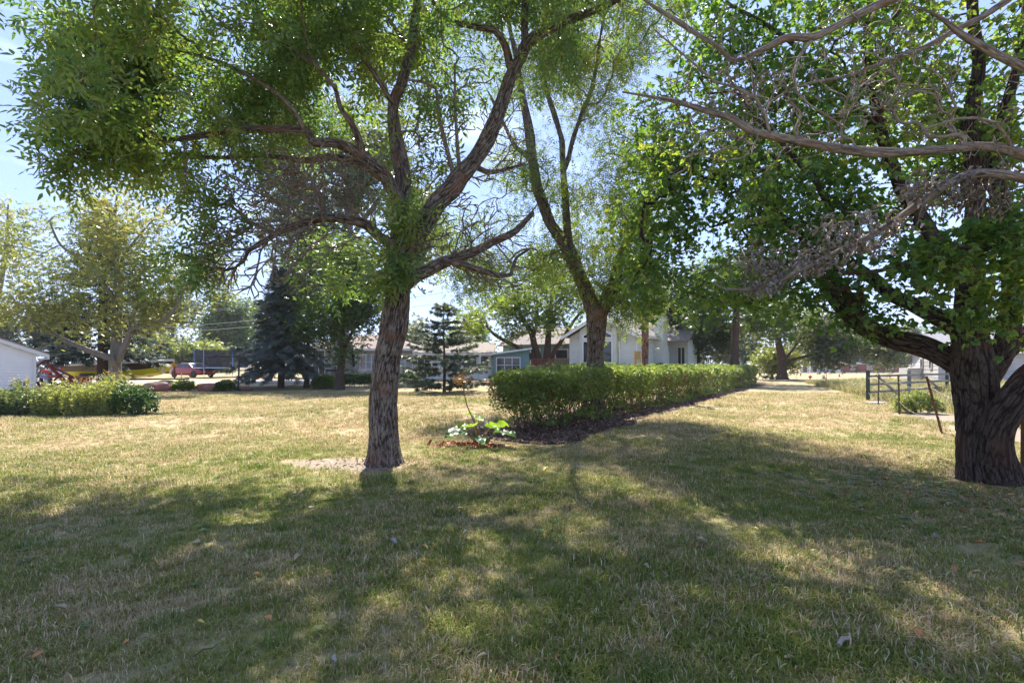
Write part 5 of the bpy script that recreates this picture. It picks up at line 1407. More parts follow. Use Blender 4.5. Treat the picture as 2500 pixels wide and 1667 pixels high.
MB().box((W_ + OV + .03, 4.1, EV - OV * sl + .12), (.12, 9.2, .12)).build("gutter", WHITE, hs)
# chimney on the side wall
ch = MB().prism([(4.2, 0), (5.75, 0), (5.75, 2.2), (5.25, 2.75), (5.25, 5.0), (4.2, 5.0)], W_ + .03, W_ + .68, 'x').build("chimney", SAGE, hs)
for z in np.arange(.3, 4.95, .19):
    b_ = 5.75 if z < 2.1 else (5.25 if z > 2.7 else 5.5)
    board(ch, (W_ + .03, 4.2, 0), X1, 0, .65, 0, .65, z, min(5.0, z + .165), -Y1, SAGE, .022)
    board(ch, (W_ + .68, 4.2, 0), Y1, -.02, b_ - 4.2, -.02, b_ - 4.2, z, min(5.0, z + .165), X1, SAGE, .022)
MB().box((W_ + .355, 4.725, 5.06), (.78, 1.18, .10)).build("chimney_cap", DARKM, ch)
MB().tube([(W_ + .355, 4.725, 5.1), (W_ + .355, 4.725, 5.42), (W_ + .355, 4.725, 5.43), (W_ + .355, 4.725, 5.55)], [.15, .15, .19, .19], 14).build("flue_pipe", DARKM, ch)
# main body behind
MB().prism([(6.2, -.3), (13.5, -.3), (13.5, 3.2), (9.85, 4.75), (6.2, 3.2)], -10, 0 - .05, 'x').build("wall", TEAL, hs)
MB().prism([(7.4, -.3), (13.5, -.3), (13.5, 3.1), (9.85, 4.7), (7.4, 3.1)], W_ + .05, 6.7, 'x').build("wall", surf("light_blue_siding", (.52, .60, .60), .6, .1, 2), hs)
siding(hs, (-10, 6.2, 0), X1, -Y1, .3, 3.2, .2, TEAL, lambda z: (0, 9.9))
siding(hs, (W_ + .1, 7.4, 0), X1, -Y1, .3, 3.1, .2, SAGE, lambda z: (0, 1.6))
slab(hs, [(-10.4, 5.75, 3.12), (7.1, 5.75, 3.12), (7.1, 9.85, 4.95), (-10.4, 9.85, 4.95)], .12, SHING)
slab(hs, [(-10.4, 13.9, 3.12), (7.1, 13.9, 3.12), (7.1, 9.853, 4.953), (-10.4, 9.853, 4.953)], .12, SHING)
window(hs, (-4.35, 6.165, 1.85), X1, -Y1, 1.15, .75, 1, 1, WHITE, GLASS)
window(hs, (-6.9, 6.165, 1.2), X1, -Y1, .9, 1.5, 1, 2, WHITE, GLASS)
window(hs, (5.95, 7.365, 1.35), X1, -Y1, .5, 1.3, 2, 1, surf("cream_trim", (.68, .62, .48), .6, .1, 3), GLASS)

# ---- red deck railing
REDW = surf("red_stained_wood", (.26, .085, .06), .75, .3, 4, .2)
dk = empty("deck_railing", (hx, hy, gzf(hx, hy)), HRZ, "red-stained wooden deck with close-set balusters beside the gable house", "deck")
MB().box((-2.1, 2.4, .68), (4.3, 3.4, .12)).build("deck_floor", REDW, dk)
MB().box((-2.1, .72, 1.74), (4.35, .09, .05)).build("top_rail", REDW, dk)
MB().box((-2.1, .72, .86), (4.3, .05, .09)).build("bottom_rail", REDW, dk)
for x in (-4.22, -2.1, -.02): MB().box((x, .72, .92), (.11, .11, 1.9)).build("post", REDW, dk)
bal = MB().box((0, 0, 0), (.045, .04, .82)).build("baluster", REDW, dk, (-4.08, .72, 1.30))
for x in np.arange(-3.95, -.1, .135):
    if min(abs(x + 2.1), abs(x + 4.22)) < .09: continue
    c_ = bal.copy(); COL.objects.link(c_); c_.location = (x, .72, 1.30)
mb = MB()
for x in np.arange(-4.2, -.0, .18): mb.box((x, .78, .32), (.14, .03, .64))
mb.build("skirt", REDW, dk, kind="stuff")

# ---- teal porch with three-light window
def facade(px0, px1, d): return (px0 - 1250) / FPX * d, (px1 - 1250) / FPX * d
pd = 40.2
x0, x1 = facade(1204, 1292, pd)
gzp = gzf((x0 + x1) / 2, pd)
po = empty("porch", (x0, pd, gzp), 0, "teal lap-sided porch with three-light white window", "porch")
w = x1 - x0
MB().prism([(0, -.3), (w, -.3), (w, 2.42), (0, 2.05)], .05, 4.2, 'y').build("wall", TEAL, po)
siding(po, (0, .05, 0), X1, -Y1, .15, 2.4, .2, TEAL, lambda z: ((0, w) if z < 2.05 else ((z - 2.05) / .37 * w, w)))
slab(po, [(-.35, -.35, 2.10), (w + .2, -.35, 2.56), (w + .2, 4.4, 2.56), (-.35, 4.4, 2.10)], .12, SHING)
MB().prism([(-.35, 1.95), (w + .2, 2.41), (w + .2, 2.54), (-.35, 2.08)], -.40, -.355, 'y').build("fascia", WHITE, po)
window(po, (.30, .015, .62), X1, -Y1, 1.78, 1.12, 3, 2, WHITE, GLASS, .07)
MB().box((-.10, .0, 1.75), (.12, .12, .26)).build("porch_lamp", DARKM, po)

# ---- long white sunroom wing
sd = 41.0
x0, x1 = facade(1012, 1203, sd)
sr = empty("sunroom", (x0, sd, gzf(x0, sd)), 0, "long low white sunroom with a row of windows and glazed door", "house")
w = x1 - x0
MB().box((w / 2, 2.6, .95), (w, 5, 2.3)).build("wall", PALEW, sr)
siding(sr, (0, .1, 0), X1, -Y1, .12, .85, .18, WHITE, lambda z: (0, w - 1.2), .02)
for i in range(4): window(sr, (.25 + i * 1.22, .1, .92), X1, -Y1, 1.05, .95, 2, 1, WHITE, GLASS if i != 1 else GLASSB, .06)
dr = MB().box((w - .62, .06, 1.02), (1.02, .12, 2.05)).build("door", WHITE, sr)
MB().box((w - .66, -.01, 1.42), (.56, .03, .95)).build("glass_panel", GLASS, dr)
MB().box((w - .22, -.02, 1.0), (.04, .06, .12)).build("handle", DARKM, dr)
MB().box((w / 2, -.22, 2.08), (w + .2, .1, .16)).build("gutter", WHITE, sr)
slab(sr, [(-.2, -.28, 2.18), (w + .1, -.28, 2.18), (w + .1, 5.2, 3.25), (-.2, 5.2, 3.25)], .12, SHING)

# ---- grey-white hip-roofed house to the left
gd = 43.0
x0, x1 = facade(742, 1014, gd)
gh = empty("hip_roof_house", (x0, gd, gzf(x0, gd)), 0, "pale grey house with hipped tan roof, white windows and patio doors", "house")
w = x1 - x0
MB().box((w / 2, 4.1, 1.15), (w, 8, 2.9)).build("wall", GREYS, gh)
siding(gh, (0, .1, 0), X1, -Y1, .2, 2.6, .16, GREYS, lambda z: (0, w), .018)
ez, rz_ = 2.55, 3.95
for q in ([(-.5, -.4, ez), (w + .5, -.4, ez), (w - 3.4, 4.1, rz_), (3.4, 4.1, rz_)], [(w + .5, -.4, ez), (w + .5, 8.6, ez), (w - 3.4, 4.1, rz_)], [(-.5, 8.6, ez), (-.5, -.4, ez), (3.4, 4.1, rz_)], [(w + .5, 8.6, ez), (-.5, 8.6, ez), (3.4, 4.1, rz_), (w - 3.4, 4.1, rz_)]):
    slab(gh, q, .14, surf("rosy_shingles", (.24, .185, .175), .95, .3, 6, .5))
MB().box((w / 2, -.46, ez - .1), (w + 1, .1, .16)).build("gutter", WHITE, gh)
def at(px): return (px - 1250) / FPX * gd - x0
window(gh, (at(880), .08, .85), X1, -Y1, 1.35, 1.15, 3, 2, WHITE, GLASSB, .09)
window(gh, (at(972), .08, .85), X1, -Y1, 1.15, 1.2, 2, 2, WHITE, GLASSB, .09)
window(gh, (at(853), .08, 1.0), X1, -Y1, .45, 1.1, 1, 1, WHITE, GLASS, .08)
pdr = window(gh, (at(764), .08, .35), X1, -Y1, .95, 2.0, 2, 1, WHITE, GLASS, .09, name="patio_door")
MB().tube([(at(1008), -.02, ez - .1), (at(1012), -.02, ez - .4), (at(1012), -.02, .1)], .05, 6).build("downpipe", WHITE, gh)
sg = MB(); x_ = at(786); sg.box((x_ + .45, -.9, .25), (2.4, 1.6, .12)); sg.build("stoop", REDW, gh)
rl = MB(); rl.box((x_ + .45, -1.6, 1.12), (.95, .05, .05)); rl.box((x_ + .45, -1.6, .42), (.95, .05, .05)); rl = rl.build("stoop_railing", DARKM, gh)
for k in range(8): MB().box((x_ + .02 + k * .125, -1.6, .77), (.03, .03, .7)).build("baluster", DARKM, rl)

# ---- white garden shed at the left edge
sdd = 20.0
sx1 = (88 - 1250) / FPX * sdd
sh = empty("garden_shed", (sx1, sdd, gzf(sx1, sdd)), math.radians(46), "small white vinyl-sided garden shed with grey roof at the left edge", "shed")
SHW = surf("shed_vinyl", (.66, .68, .72), .5, .06, 2)
SHT = surf("shed_trim", (.55, .57, .62), .5, .06, 2)
w, ev, pk = 3.0, 1.86, 2.5
MB().prism([(-w, -.1), (0, -.1), (0, ev), (-w / 2, pk), (-w, ev)], .04, 3.0, 'y').build("wall", SHW, sh)
sl2 = (pk - ev) / (w / 2)
siding(sh, (-w, .04, 0), X1, -Y1, .02, pk - .05, .112, SHW, lambda z: (.08, w - .09) if z < ev else ((z - ev) / sl2 + .03, w - (z - ev) / sl2 - .03), .022)
MB().box((-.045, .0, ev / 2), (.10, .09, ev - .02)).build("corner_board", SHT, sh)
MB().prism([(-w - .38, ev - .38 * sl2 + .0), (-w / 2, pk), (.38, ev - .38 * sl2 + .0), (.38, ev - .38 * sl2 + .17), (-w / 2, pk + .17), (-w - .38, ev - .38 * sl2 + .17)], -.14, -.08, 'y').build("rake_board", SHT, sh)
MB().box((.21, -.02, ev - .36 * sl2 - .02), (.36, .12, .05)).build("soffit", SHT, sh)
slab(sh, [(.40, -.16, ev - .38 * sl2 + .20), (-w / 2, -.16, pk + .20), (-w / 2, 3.2, pk + .20), (.40, 3.2, ev - .38 * sl2 + .20)], .05, SHINGD)
slab(sh, [(-w - .40, -.16, ev - .38 * sl2 + .20), (-w / 2 - .003, -.16, pk + .203), (-w / 2 - .003, 3.2, pk + .203), (-w - .40, 3.2, ev - .38 * sl2 + .20)], .05, SHINGD)

# ---- weathered white farm shed on the right
fx, fy = (2290 - 1250) / FPX * 38, 38
fs = empty("farm_shed", (fx, fy, gzf(fx, fy)), -.38, "weathered white farm shed with grey roof behind the right-hand tree", "shed")
OLDW = surf("flaking_white_paint", (.50, .49, .485), .8, .2, 1.5, .2, dirt=(.28, .255, .24), stretch=(.6, .6, 3))
MB().prism([(0, -.6), (5.4, -.6), (5.4, 2.35), (2.7, 3.75), (0, 2.35)], .03, 17, 'x').build("wall", OLDW, fs)
siding(fs, (.03, 0, 0), X1, -Y1, -.4, 2.35, .29, OLDW, lambda z: (0, 17), .022)
siding(fs, (.03, 0, 0), Y1, -X1, -.4, 3.7, .29, OLDW, lambda z: (0, 5.4) if z < 2.35 else ((z - 2.35) / .5185, 5.4 - (z - 2.35) / .5185), .022)
slab(fs, [(-.3, -.35, 2.22), (17.3, -.35, 2.22), (17.3, 2.7, 3.85), (-.3, 2.7, 3.85)], .08, surf("grey_roof", (.27, .26, .265), .9, .2, 5, .4))
slab(fs, [(-.3, 5.75, 2.22), (17.3, 5.75, 2.22), (17.3, 2.703, 3.853), (-.3, 2.703, 3.853)], .08, surf("grey_roof", (.27, .26, .265), .9, .2, 5, .4))
for y in (1.15, 3.0): window(fs, (-.0, y, 1.15), Y1, -X1, .42, .72, 1, 1, OLDW, GLASS, .06, .05)
MB().box((-.5, 4.2, .35), (.9, 2.2, 1.6)).build("lean_to", OLDW, fs)

# ---- across the street
gx0 = G(1985, 150)
ga = empty("white_garage", gx0, 0, "white gabled garage across the street with red brick side", "garage")
BRICK = surf("red_brick", (.32, .09, .08), .9, .3, 2)
MB().prism([(0, -.3), (5.5, -.3), (5.5, 2.0), (2.75, 2.95), (0, 2.0)], 0, 7, 'y').build("wall", WHITE, ga)
MB().box((.5, -.03, 1.0), (1.0, .06, 2.0)).build("brick_pier", BRICK, ga)
dr = MB().box((3.7, -.05, 1.0), (3.0, .08, 1.95)).build("garage_door", surf("garage_door_paint", (.7, .71, .74), .5, .05, 3), ga)
for k in range(4): MB().box((3.7, -.10, .28 + k * .48), (2.96, .03, .44)).build("door_panel", surf("garage_door_paint", (.7, .71, .74), .5, .05, 3), dr)
MB().box((1.55, -.05, 1.0), (.85, .08, 1.95)).build("side_door", WHITE, ga)
slab(ga, [(-.8, -.6, 1.85), (2.75, -.6, 3.1), (2.75, 7.4, 3.1), (-.8, 7.4, 1.85)], .14, WHITE)
slab(ga, [(6.3, -.6, 1.85), (2.753, -.6, 3.103), (2.753, 7.4, 3.103), (6.3, 7.4, 1.85)], .14, WHITE)
bx0 = G(2040, 156)
bh = empty("brick_house", bx0, 0, "long low red brick house across the street", "house")
MB().box((11, 4, 1.2), (22, 8, 3.0)).build("wall", BRICK, bh)
slab(bh, [(-.6, -.6, 2.5), (22.6, -.6, 2.5), (22.6, 4, 3.6), (-.6, 4, 3.6)], .15, SHINGD)
for x in (4.5, 9.6, 15.5): window(bh, (x, -.02, .9), X1, -Y1, 1.9, 1.2, 3, 1, WHITE, GLASSB, .12)
# ------------------------------------------------------------------ vehicles
RUB = surf("tyre_rubber", (.018, .018, .02), .85, .3, 8)
CHROME = surf("bright_metal", (.62, .62, .63), .25, .1, 4, metal=1.0)
def quad_pt(q, u, v):
    q = [Vector(p) for p in q]
    return q[0].lerp(q[1], u).lerp(q[3].lerp(q[2], u), v)
def pane_on(q, u0, u1, v0, v1, n_, off, mat, parent, name="window"):
    c = [quad_pt(q, u, v) for u, v in ((u0, v0), (u1, v0), (u1, v1), (u0, v1))]
    nn = Vector(n_)
    MB().add([p + nn * off for p in c] + [p - nn * .01 for p in c], [(0, 1, 2, 3), (4, 5, 6, 7), (0, 1, 5, 4), (1, 2, 6, 5), (2, 3, 7, 6), (3, 0, 4, 7)]).build(name, mat, parent)
def wheel(parent, c, r, w, rim=None, axis='y'):
    o = MB().ring(c, r * .76, r * .24, axis, 24, 8, sx=w / (r * .48)).build("wheel", RUB, parent, shade=True)
    MB().disc(c, r * .62, w * .72, axis, 20).build("rim", rim or CHROME, o, shade=True)
    MB().disc(c, r * .16, w * .86, axis, 12).build("hub", DARKM, o)
    return o
def car(name, label, loc, rz, L, W, prof, cab, paint, cat="car", wr=.32, wx=(-1.4, 1.4), roofmat=None, sidewin=((.06, .48), (.53, .95)), grille=None, bed=None):
    root = empty(name, loc, rz, label, cat)
    rings = []
    for x, zb, zt, hw in prof:
        ht = zt - zb
        rings.append([(x, -hw * .9, zb), (x, -hw, zb + ht * .22), (x, -hw * 1.0, zb + ht * .62), (x, -hw * .93, zt - ht * .06), (x, -hw * .8, zt), (x, hw * .8, zt), (x, hw * .93, zt - ht * .06), (x, hw, zb + ht * .62), (x, hw, zb + ht * .22), (x, hw * .9, zb)])
    MB().loft(rings).build("body", paint, root, shade=True)
    zb, zt, bf, tf, tr, br, wb, wt = cab      # belt z, roof z, belt front, top front, top rear, belt rear, half widths
    A = [(bf, -wb, zb), (bf, wb, zb), (br, wb, zb), (br, -wb, zb)]; B = [(tf, -wt, zt), (tf, wt, zt), (tr, wt, zt), (tr, -wt, zt)]
    zm = zt + .03
    C_ = [(tf - .12, -wt * .8, zm), (tf - .12, wt * .8, zm), (tr + .12, wt * .8, zm), (tr + .12, -wt * .8, zm)]
    MB().loft([A, B, C_]).build("cabin", roofmat or paint, root)
    def nrm(q): return (Vector(q[1]) - Vector(q[0])).cross(Vector(q[3]) - Vector(q[0])).normalized()
    for side in (-1, 1):
        q = [(br, side * wb, zb), (bf, side * wb, zb), (tf, side * wt, zt), (tr, side * wt, zt)]
        for a, b in sidewin: pane_on(q, a, b, .06, .88, (0, side, .25), .012, GLASS, root, "side_window")
    for q, s, nm in (([(bf, -wb, zb), (bf, wb, zb), (tf, wt, zt), (tf, -wt, zt)], 1, "windscreen"), ([(br, wb, zb), (br, -wb, zb), (tr, -wt, zt), (tr, wt, zt)], -1, "rear_window")):
        pane_on(q, .06, .94, .06, .92, (s * .8, 0, .5), .014, GLASS, root, nm)
    for x in wx:
        for s in (-1, 1): wheel(root, (x, s * (W / 2 - .09), wr), wr, .2)
    xf, zf, ztf, hwf = prof[-1]
    for s in (-1, 1):
        MB().box((xf - .01, s * hwf * .68, zf + (ztf - zf) * .62), (.06, hwf * .42, .13)).build("headlight", surf("lamp_glass", (.75, .75, .72), .15, .1, 5), root)
        MB().box((prof[0][0] + .01, s * prof[0][3] * .66, prof[0][1] + (prof[0][2] - prof[0][1]) * .62), (.06, hwf * .4, .14)).build("tail_light", surf("red_lamp", (.4, .02, .02), .2, .1, 5), root)
        MB().box((bf - .25, s * (wb + .13), zb + .08), (.12, .18, .11)).build("wing_mirror", paint, root, bevel=.02)
        for x in wx: MB().disc((x, s * (W / 2 - .02), wr), wr * 1.12, .03, 'y', 20).build("wheel_arch", DARKM, root)
    MB().box((xf + .03, 0, zf + .14), (.1, hwf * 1.9, .16)).build("bumper", grille[1] if grille else paint, root, bevel=.03)
    if grille: MB().box((xf + .005, 0, zf + (ztf - zf) * .6), (.05, hwf * 1.0, (ztf - zf) * .42)).build("grille", grille[0], root)
    return root
def paint(name, col, rough=.3, coat=.5, **k): return surf(name, col, rough, .08, 1.5, coat=coat, **k)
SEDAN = [(-2.32, .32, .70, .70), (-2.2, .26, .92, .80), (-1.6, .22, .96, .86), (-.6, .2, .95, .88), (.75, .2, .93, .88), (1.5, .22, .88, .86), (2.1, .24, .78, .80), (2.32, .30, .66, .68)]
RED = paint("maroon_paint", (.28, .012, .016))
car("red_sedan", "maroon four-door sedan parked between speedboat and trampoline", G(470, 48.6), math.radians(-24), 4.7, 1.76, SEDAN, (.90, 1.32, 1.15, .40, -.85, -1.60, .80, .62), RED, roofmat=RED, grille=(DARKM, RED))
VAN = [(-2.3, .35, 1.0, .8), (-2.2, .3, 1.08, .88), (-.5, .28, 1.08, .9), (1.0, .28, 1.05, .9), (1.9, .3, .98, .86), (2.3, .36, .8, .76)]
car("white_suv", "white sport utility vehicle with dark windows half hidden behind the shed", G(80, 47), math.radians(8), 4.7, 1.85, VAN, (1.05, 1.78, 1.35, .75, -2.0, -2.2, .86, .72), paint("white_paint", (.72, .72, .72)), wr=.36)
car("silver_car", "silver car parked behind the red loader frame", G(178, 41), math.radians(-14), 4.6, 1.76, SEDAN, (.92, 1.38, 1.15, .45, -.85, -1.55, .80, .62), paint("silver_paint", (.42, .43, .45)))
PICK = [(-2.6, .45, 1.05, .82), (-2.5, .42, 1.12, .90), (-.5, .42, 1.12, .92), (.9, .42, 1.12, .92), (1.2, .42, 1.12, .92), (2.2, .44, 1.08, .90), (2.5, .48, 1.02, .86)]
WP = paint("old_white_paint", (.66, .65, .62), .45, .2, dirt=(.5, .46, .4))
pk_ = car("white_pickup", "old white pickup truck with dark wide grille behind the blue spruce trunk", G(706, 46.0), math.radians(-42), 5.2, 1.95, PICK, (1.10, 1.72, 1.25, .75, -.45, -.6, .86, .72), WP, "pickup truck", .37, (-1.65, 1.65), sidewin=((.1, .9),), grille=(surf("dark_grille", (.05, .02, .03), .5, .3, 5), CHROME))
MB().box((-1.6, 0, 1.13), (1.7, 1.5, .03)).build("bed_floor", DARKM, pk_)
car("parked_suv", "white sport utility vehicle seen from behind beside the far garage", G(2035, 146), math.radians(92), 4.6, 1.9, VAN, (1.05, 1.75, 1.35, .75, -2.0, -2.2, .86, .72), paint("white_paint", (.72, .72, .72)), wr=.36)

# ---- golf cart
CREAM = surf("cream_plastic", (.62, .55, .42), .5, .15, 3, dirt=(.45, .38, .28))
gc = empty("golf_cart", G(765, 46.5), math.radians(-40), "cream golf cart with folded windscreen and white roll bars", "golf cart")
MB().loft([[(x, -hw, zb), (x, -hw, zt - .1), (x, -hw * .85, zt), (x, hw * .85, zt), (x, hw, zt - .1), (x, hw, zb)] for x, zb, zt, hw in ((-1.2, .4, .78, .5), (-1.1, .32, .86, .58), (-.4, .3, .84, .6), (-.35, .28, .42, .6), (.45, .28, .42, .6), (.6, .3, .8, .58), (1.0, .34, .86, .54), (1.2, .42, .66, .46))]).build("body", CREAM, gc, shade=True)
MB().box((-.45, 0, .90), (.5, 1.05, .14)).build("seat", surf("beige_vinyl", (.55, .47, .36), .5, .1, 4), gc, bevel=.03)
MB().box((-.72, 0, 1.16), (.12, 1.05, .44), ry=-.15).build("backrest", surf("beige_vinyl", (.55, .47, .36), .5, .1, 4), gc, bevel=.03)
for x in (-.82, .62):
    MB().tube([(x, -.52, .75), (x - .04, -.52, 1.55), (x - .04, -.45, 1.62), (x - .04, .45, 1.62), (x - .04, .52, 1.55), (x, .52, .75)], .024, 6).build("roll_bar", WHITE, gc)
MB().box((.95, 0, .98), (.62, .98, .02), ry=.30).build("windscreen", surf("hazy_acrylic", (.42, .41, .40), .25, .15, 3), gc)
mb = MB()
for y in (-.5, .5): mb.box((.95, y, .985), (.66, .03, .04), ry=.30)
mb.build("windscreen_frame", WHITE, gc)
MB().tube([(.55, .25, .75), (.35, .25, 1.02)], .02, 6).build("steering_column", DARKM, gc)
MB().ring((.33, .25, 1.04), .16, .016, 'x', 16, 6).build("steering_wheel", DARKM, gc)
for x in (-.8, .8):
    for y in (-.5, .5): wheel(gc, (x, y, .23), .23, .18, CREAM)

# ---- speedboat on its trailer
BD = 32.5
bo = empty("speedboat", G(300, BD, .0), math.radians(-4), "yellow and dark maroon speedboat with white deck on a trailer", "boat")
st = [(-3.2, 0.48, 0.85, 1.28, 1.05, .95), (-2.2, .46, .85, 1.30, 1.12, 1.0), (-.8, .46, .86, 1.34, 1.14, 1.02), (.6, .48, .90, 1.40, 1.10, .95), (1.8, .55, .98, 1.47, .92, .70), (2.6, .72, 1.10, 1.53, .62, .38), (3.15, 1.0, 1.28, 1.57, .26, .12), (3.4, 1.36, 1.45, 1.58, .05, .03)]
MB().loft([[(x, 0, k), (x, -c * .75, k + (m_ - k) * .35), (x, -c, m_), (x, c, m_), (x, c * .75, k + (m_ - k) * .35)] for x, k, m_, g, b, c in [(q[0], q[1], q[2] + .09 * (q[3] - q[2]) / .45, *q[3:]) for q in st]]).build("hull_bottom", paint("lemon_yellow_gelcoat", (.66, .62, .01), .2), bo, shade=True)
MB().loft([[(x, -c * 1.01, m_ + .07), (x, -b, g), (x, b, g), (x, c * 1.01, m_ + .07)] for x, k, m_, g, b, c in st[:-1]]).build("topside", paint("dark_maroon_gelcoat", (.055, .025, .028), .15), bo, shade=True)
MB().loft([[(x, -b * 1.03, g - .02), (x, -b * 1.05, g + .05), (x, -b * .8, g + .12), (x, b * .8, g + .12), (x, b * 1.05, g + .05), (x, b * 1.03, g - .02)] for x, k, m_, g, b, c in st]).build("deck", paint("white_gelcoat", (.74, .72, .68), .25), bo, shade=True)
MB().add([(.5, -.9, 1.46), (.5, .9, 1.46), (.0, .8, 1.86), (.0, -.8, 1.86), (1.1, -.55, 1.5), (1.1, .55, 1.5), (.35, .5, 1.86), (.35, -.5, 1.86)], [(4, 5, 6, 7), (0, 4, 7, 3), (5, 1, 2, 6)]).build("windshield", surf("boat_windshield", (.30, .34, .36), .1, .2, 2), bo)
MB().tube([(0, -.8, 1.86), (.35, -.5, 1.88), (.35, .5, 1.88), (0, .8, 1.86)], .02, 6).build("windshield_frame", CHROME, bo)
MB().tube([(1.35, -.72, 1.54), (1.5, -.68, 1.80), (2.4, -.42, 1.83), (2.85, 0, 1.83), (2.4, .42, 1.83), (1.5, .68, 1.80), (1.35, .72, 1.54)], .018, 6).build("bow_rail", CHROME, bo)
MB().box((-.6, -.4, 1.55), (.5, .45, .4)).build("helm_seat", WHITE, bo, bevel=.05)
MB().box((-.6, .4, 1.55), (.5, .45, .4)).build("helm_seat", WHITE, bo, bevel=.05)
MB().box((-2.2, 0, 1.5), (1.2, 1.5, .3)).build("engine_cover", surf("grey_tarp", (.45, .45, .46), .8, .2, 3), bo, bevel=.08)
tr_ = empty("boat_trailer", G(300, BD, .0), math.radians(-4), "black boat trailer with winch post carrying the yellow speedboat", "trailer")
for y in (-.75, .75): MB().tube([(-3.0, y, .42), (1.2, y, .42), (3.1, 0, .45)], .045, 6).build("frame_rail", DARKM, tr_)
MB().tube([(2.8, 0, .45), (4.4, 0, .45)], .05, 6).build("tongue", DARKM, tr_)
for x in (-2.4, -1.0, .6): MB().box((x, 0, .42), (.08, 1.6, .08)).build("crossbeam", DARKM, tr_)
MB().tube([(3.45, 0, .45), (3.45, 0, 1.28)], .045, 6).build("winch_post", surf("rusted_steel", (.18, .07, .04), .8, .4, 6), tr_)
MB().box((3.45, 0, 1.33), (.24, .2, .18)).build("winch", surf("orange_plastic", (.75, .30, .03), .5, .15, 5), tr_)
MB().tube([(3.9, .0, .1), (3.9, 0, .8)], .03, 6).build("jack", CHROME, tr_)
for s in (-1, 1):
    for x in (-1.5,): wheel(tr_, (x, s * 1.0, .32), .32, .2)
    MB().tube([(-2.0, s * 1.02, .5), (-1.85, s * 1.02, .72), (-1.15, s * 1.02, .72), (-1.0, s * 1.02, .5)], .05, 6, flat=2.0).build("mudguard", DARKM, tr_)
MB().ring((0, 0, 0), .12, .07, 'x', 14, 8).build("ring_buoy", surf("pale_buoy", (.7, .55, .35), .6, .2, 4), None)
tag(bpy.data.objects["ring_buoy"], "small pale float hanging from the boat winch strap", "buoy"); bpy.data.objects["ring_buoy"].location = Vector([float(v) for v in P(398, 905, BD - .6)])

# ---- dirt bikes
def bike(label, loc, rz, plast, seatc):
    b = empty("dirt_bike", loc, rz, label, "motorbike", "dirt bikes beside the shed")
    for x, r in ((-.68, .32), (.70, .35)):
        w_ = MB().ring((x, 0, r), r - .045, .045, 'y', 24, 6, sx=.9).build("wheel", RUB, b, shade=True)
        MB().ring((x, 0, r), r - .10, .014, 'y', 24, 5).build("rim", CHROME, w_)
        mb = MB()
        for k in range(10):
            a = k * math.pi / 5; mb.tube([(x, 0, r), (x + math.cos(a) * (r - .1), 0, r + math.sin(a) * (r - .1))], .006, 4)
        mb.disc((x, 0, r), .05, .12, 'y', 10); mb.build("spokes", CHROME, w_)
    for y in (-.09, .09): MB().tube([(.70, y, .35), (.42, y, 1.02)], [.026, .022], 8).build("fork", CHROME, b)
    MB().tube([(.44, 0, .96), (.25, 0, .45), (-.12, 0, .34), (-.25, 0, .72), (.40, 0, .88)], .028, 6).build("frame", DARKM, b)
    MB().tube([(-.15, .06, .36), (-.68, .06, .32)], .03, 6).build("swingarm", CHROME, b)
    MB().loft([[(x, -h, z - .09), (x, -h, z + .07), (x, h, z + .07), (x, h, z - .09)] for x, z, h in ((.36, .92, .06), (.2, .92, .15), (-.05, .86, .12), (-.15, .84, .07))]).build("fuel_tank", plast, b, shade=True)
    MB().loft([[(x, -h, z - .05), (x, -h * .8, z + .04), (x, h * .8, z + .04), (x, h, z - .05)] for x, z, h in ((.05, .92, .08), (-.25, .90, .10), (-.7, .98, .08))]).build("seat", seatc, b, shade=True)
    MB().loft([[(x, -.07, z), (x, 0, z + .03), (x, .07, z)] for x, z in ((-.45, .90), (-.75, .98), (-1.0, 1.08))], closed=False, caps=False).build("rear_fender", plast, b)
    MB().loft([[(x, -.08, z), (x, 0, z + .03), (x, .08, z)] for x, z in ((.42, .84), (.72, .86), (1.05, .78))], closed=False, caps=False).build("front_fender", plast, b)
    MB().tube([(.36, -.38, 1.14), (.42, -.15, 1.06), (.42, .15, 1.06), (.36, .38, 1.14)], .016, 6).build("handlebar", DARKM, b)
    MB().box((.0, 0, .5), (.32, .22, .34)).build("engine", surf("engine_alloy", (.3, .3, .31), .4, .4, 9, metal=.8), b, bevel=.04)
    MB().box((.50, 0, .98), (.03, .2, .2), ry=-.3).build("number_plate", WHITE, b)
    return b
bike("white and blue dirt bike with its front wheel just clear of the shed corner", G(116, 23.5), math.radians(172), surf("blue_white_plastic", (.35, .36, .55), .4, .3, 4), surf("red_seat", (.45, .04, .04), .6, .2, 5))
bike("red dirt bike standing behind the white and blue one", G(118, 25.4, .22), math.radians(165), surf("red_plastic", (.55, .05, .03), .35, .15, 4), surf("tan_seat", (.4, .28, .18), .6, .2, 5))
MB().box((0, 0, .1), (1.6, .7, .2)).build("bike_stand", surf("grey_planks", (.3, .27, .24), .9, .3, 4), None, loc=G(118, 25.4), rz=.25, bevel=.01)
tag(bpy.data.objects["bike_stand"], "low grey plank platform under the red dirt bike", "platform")

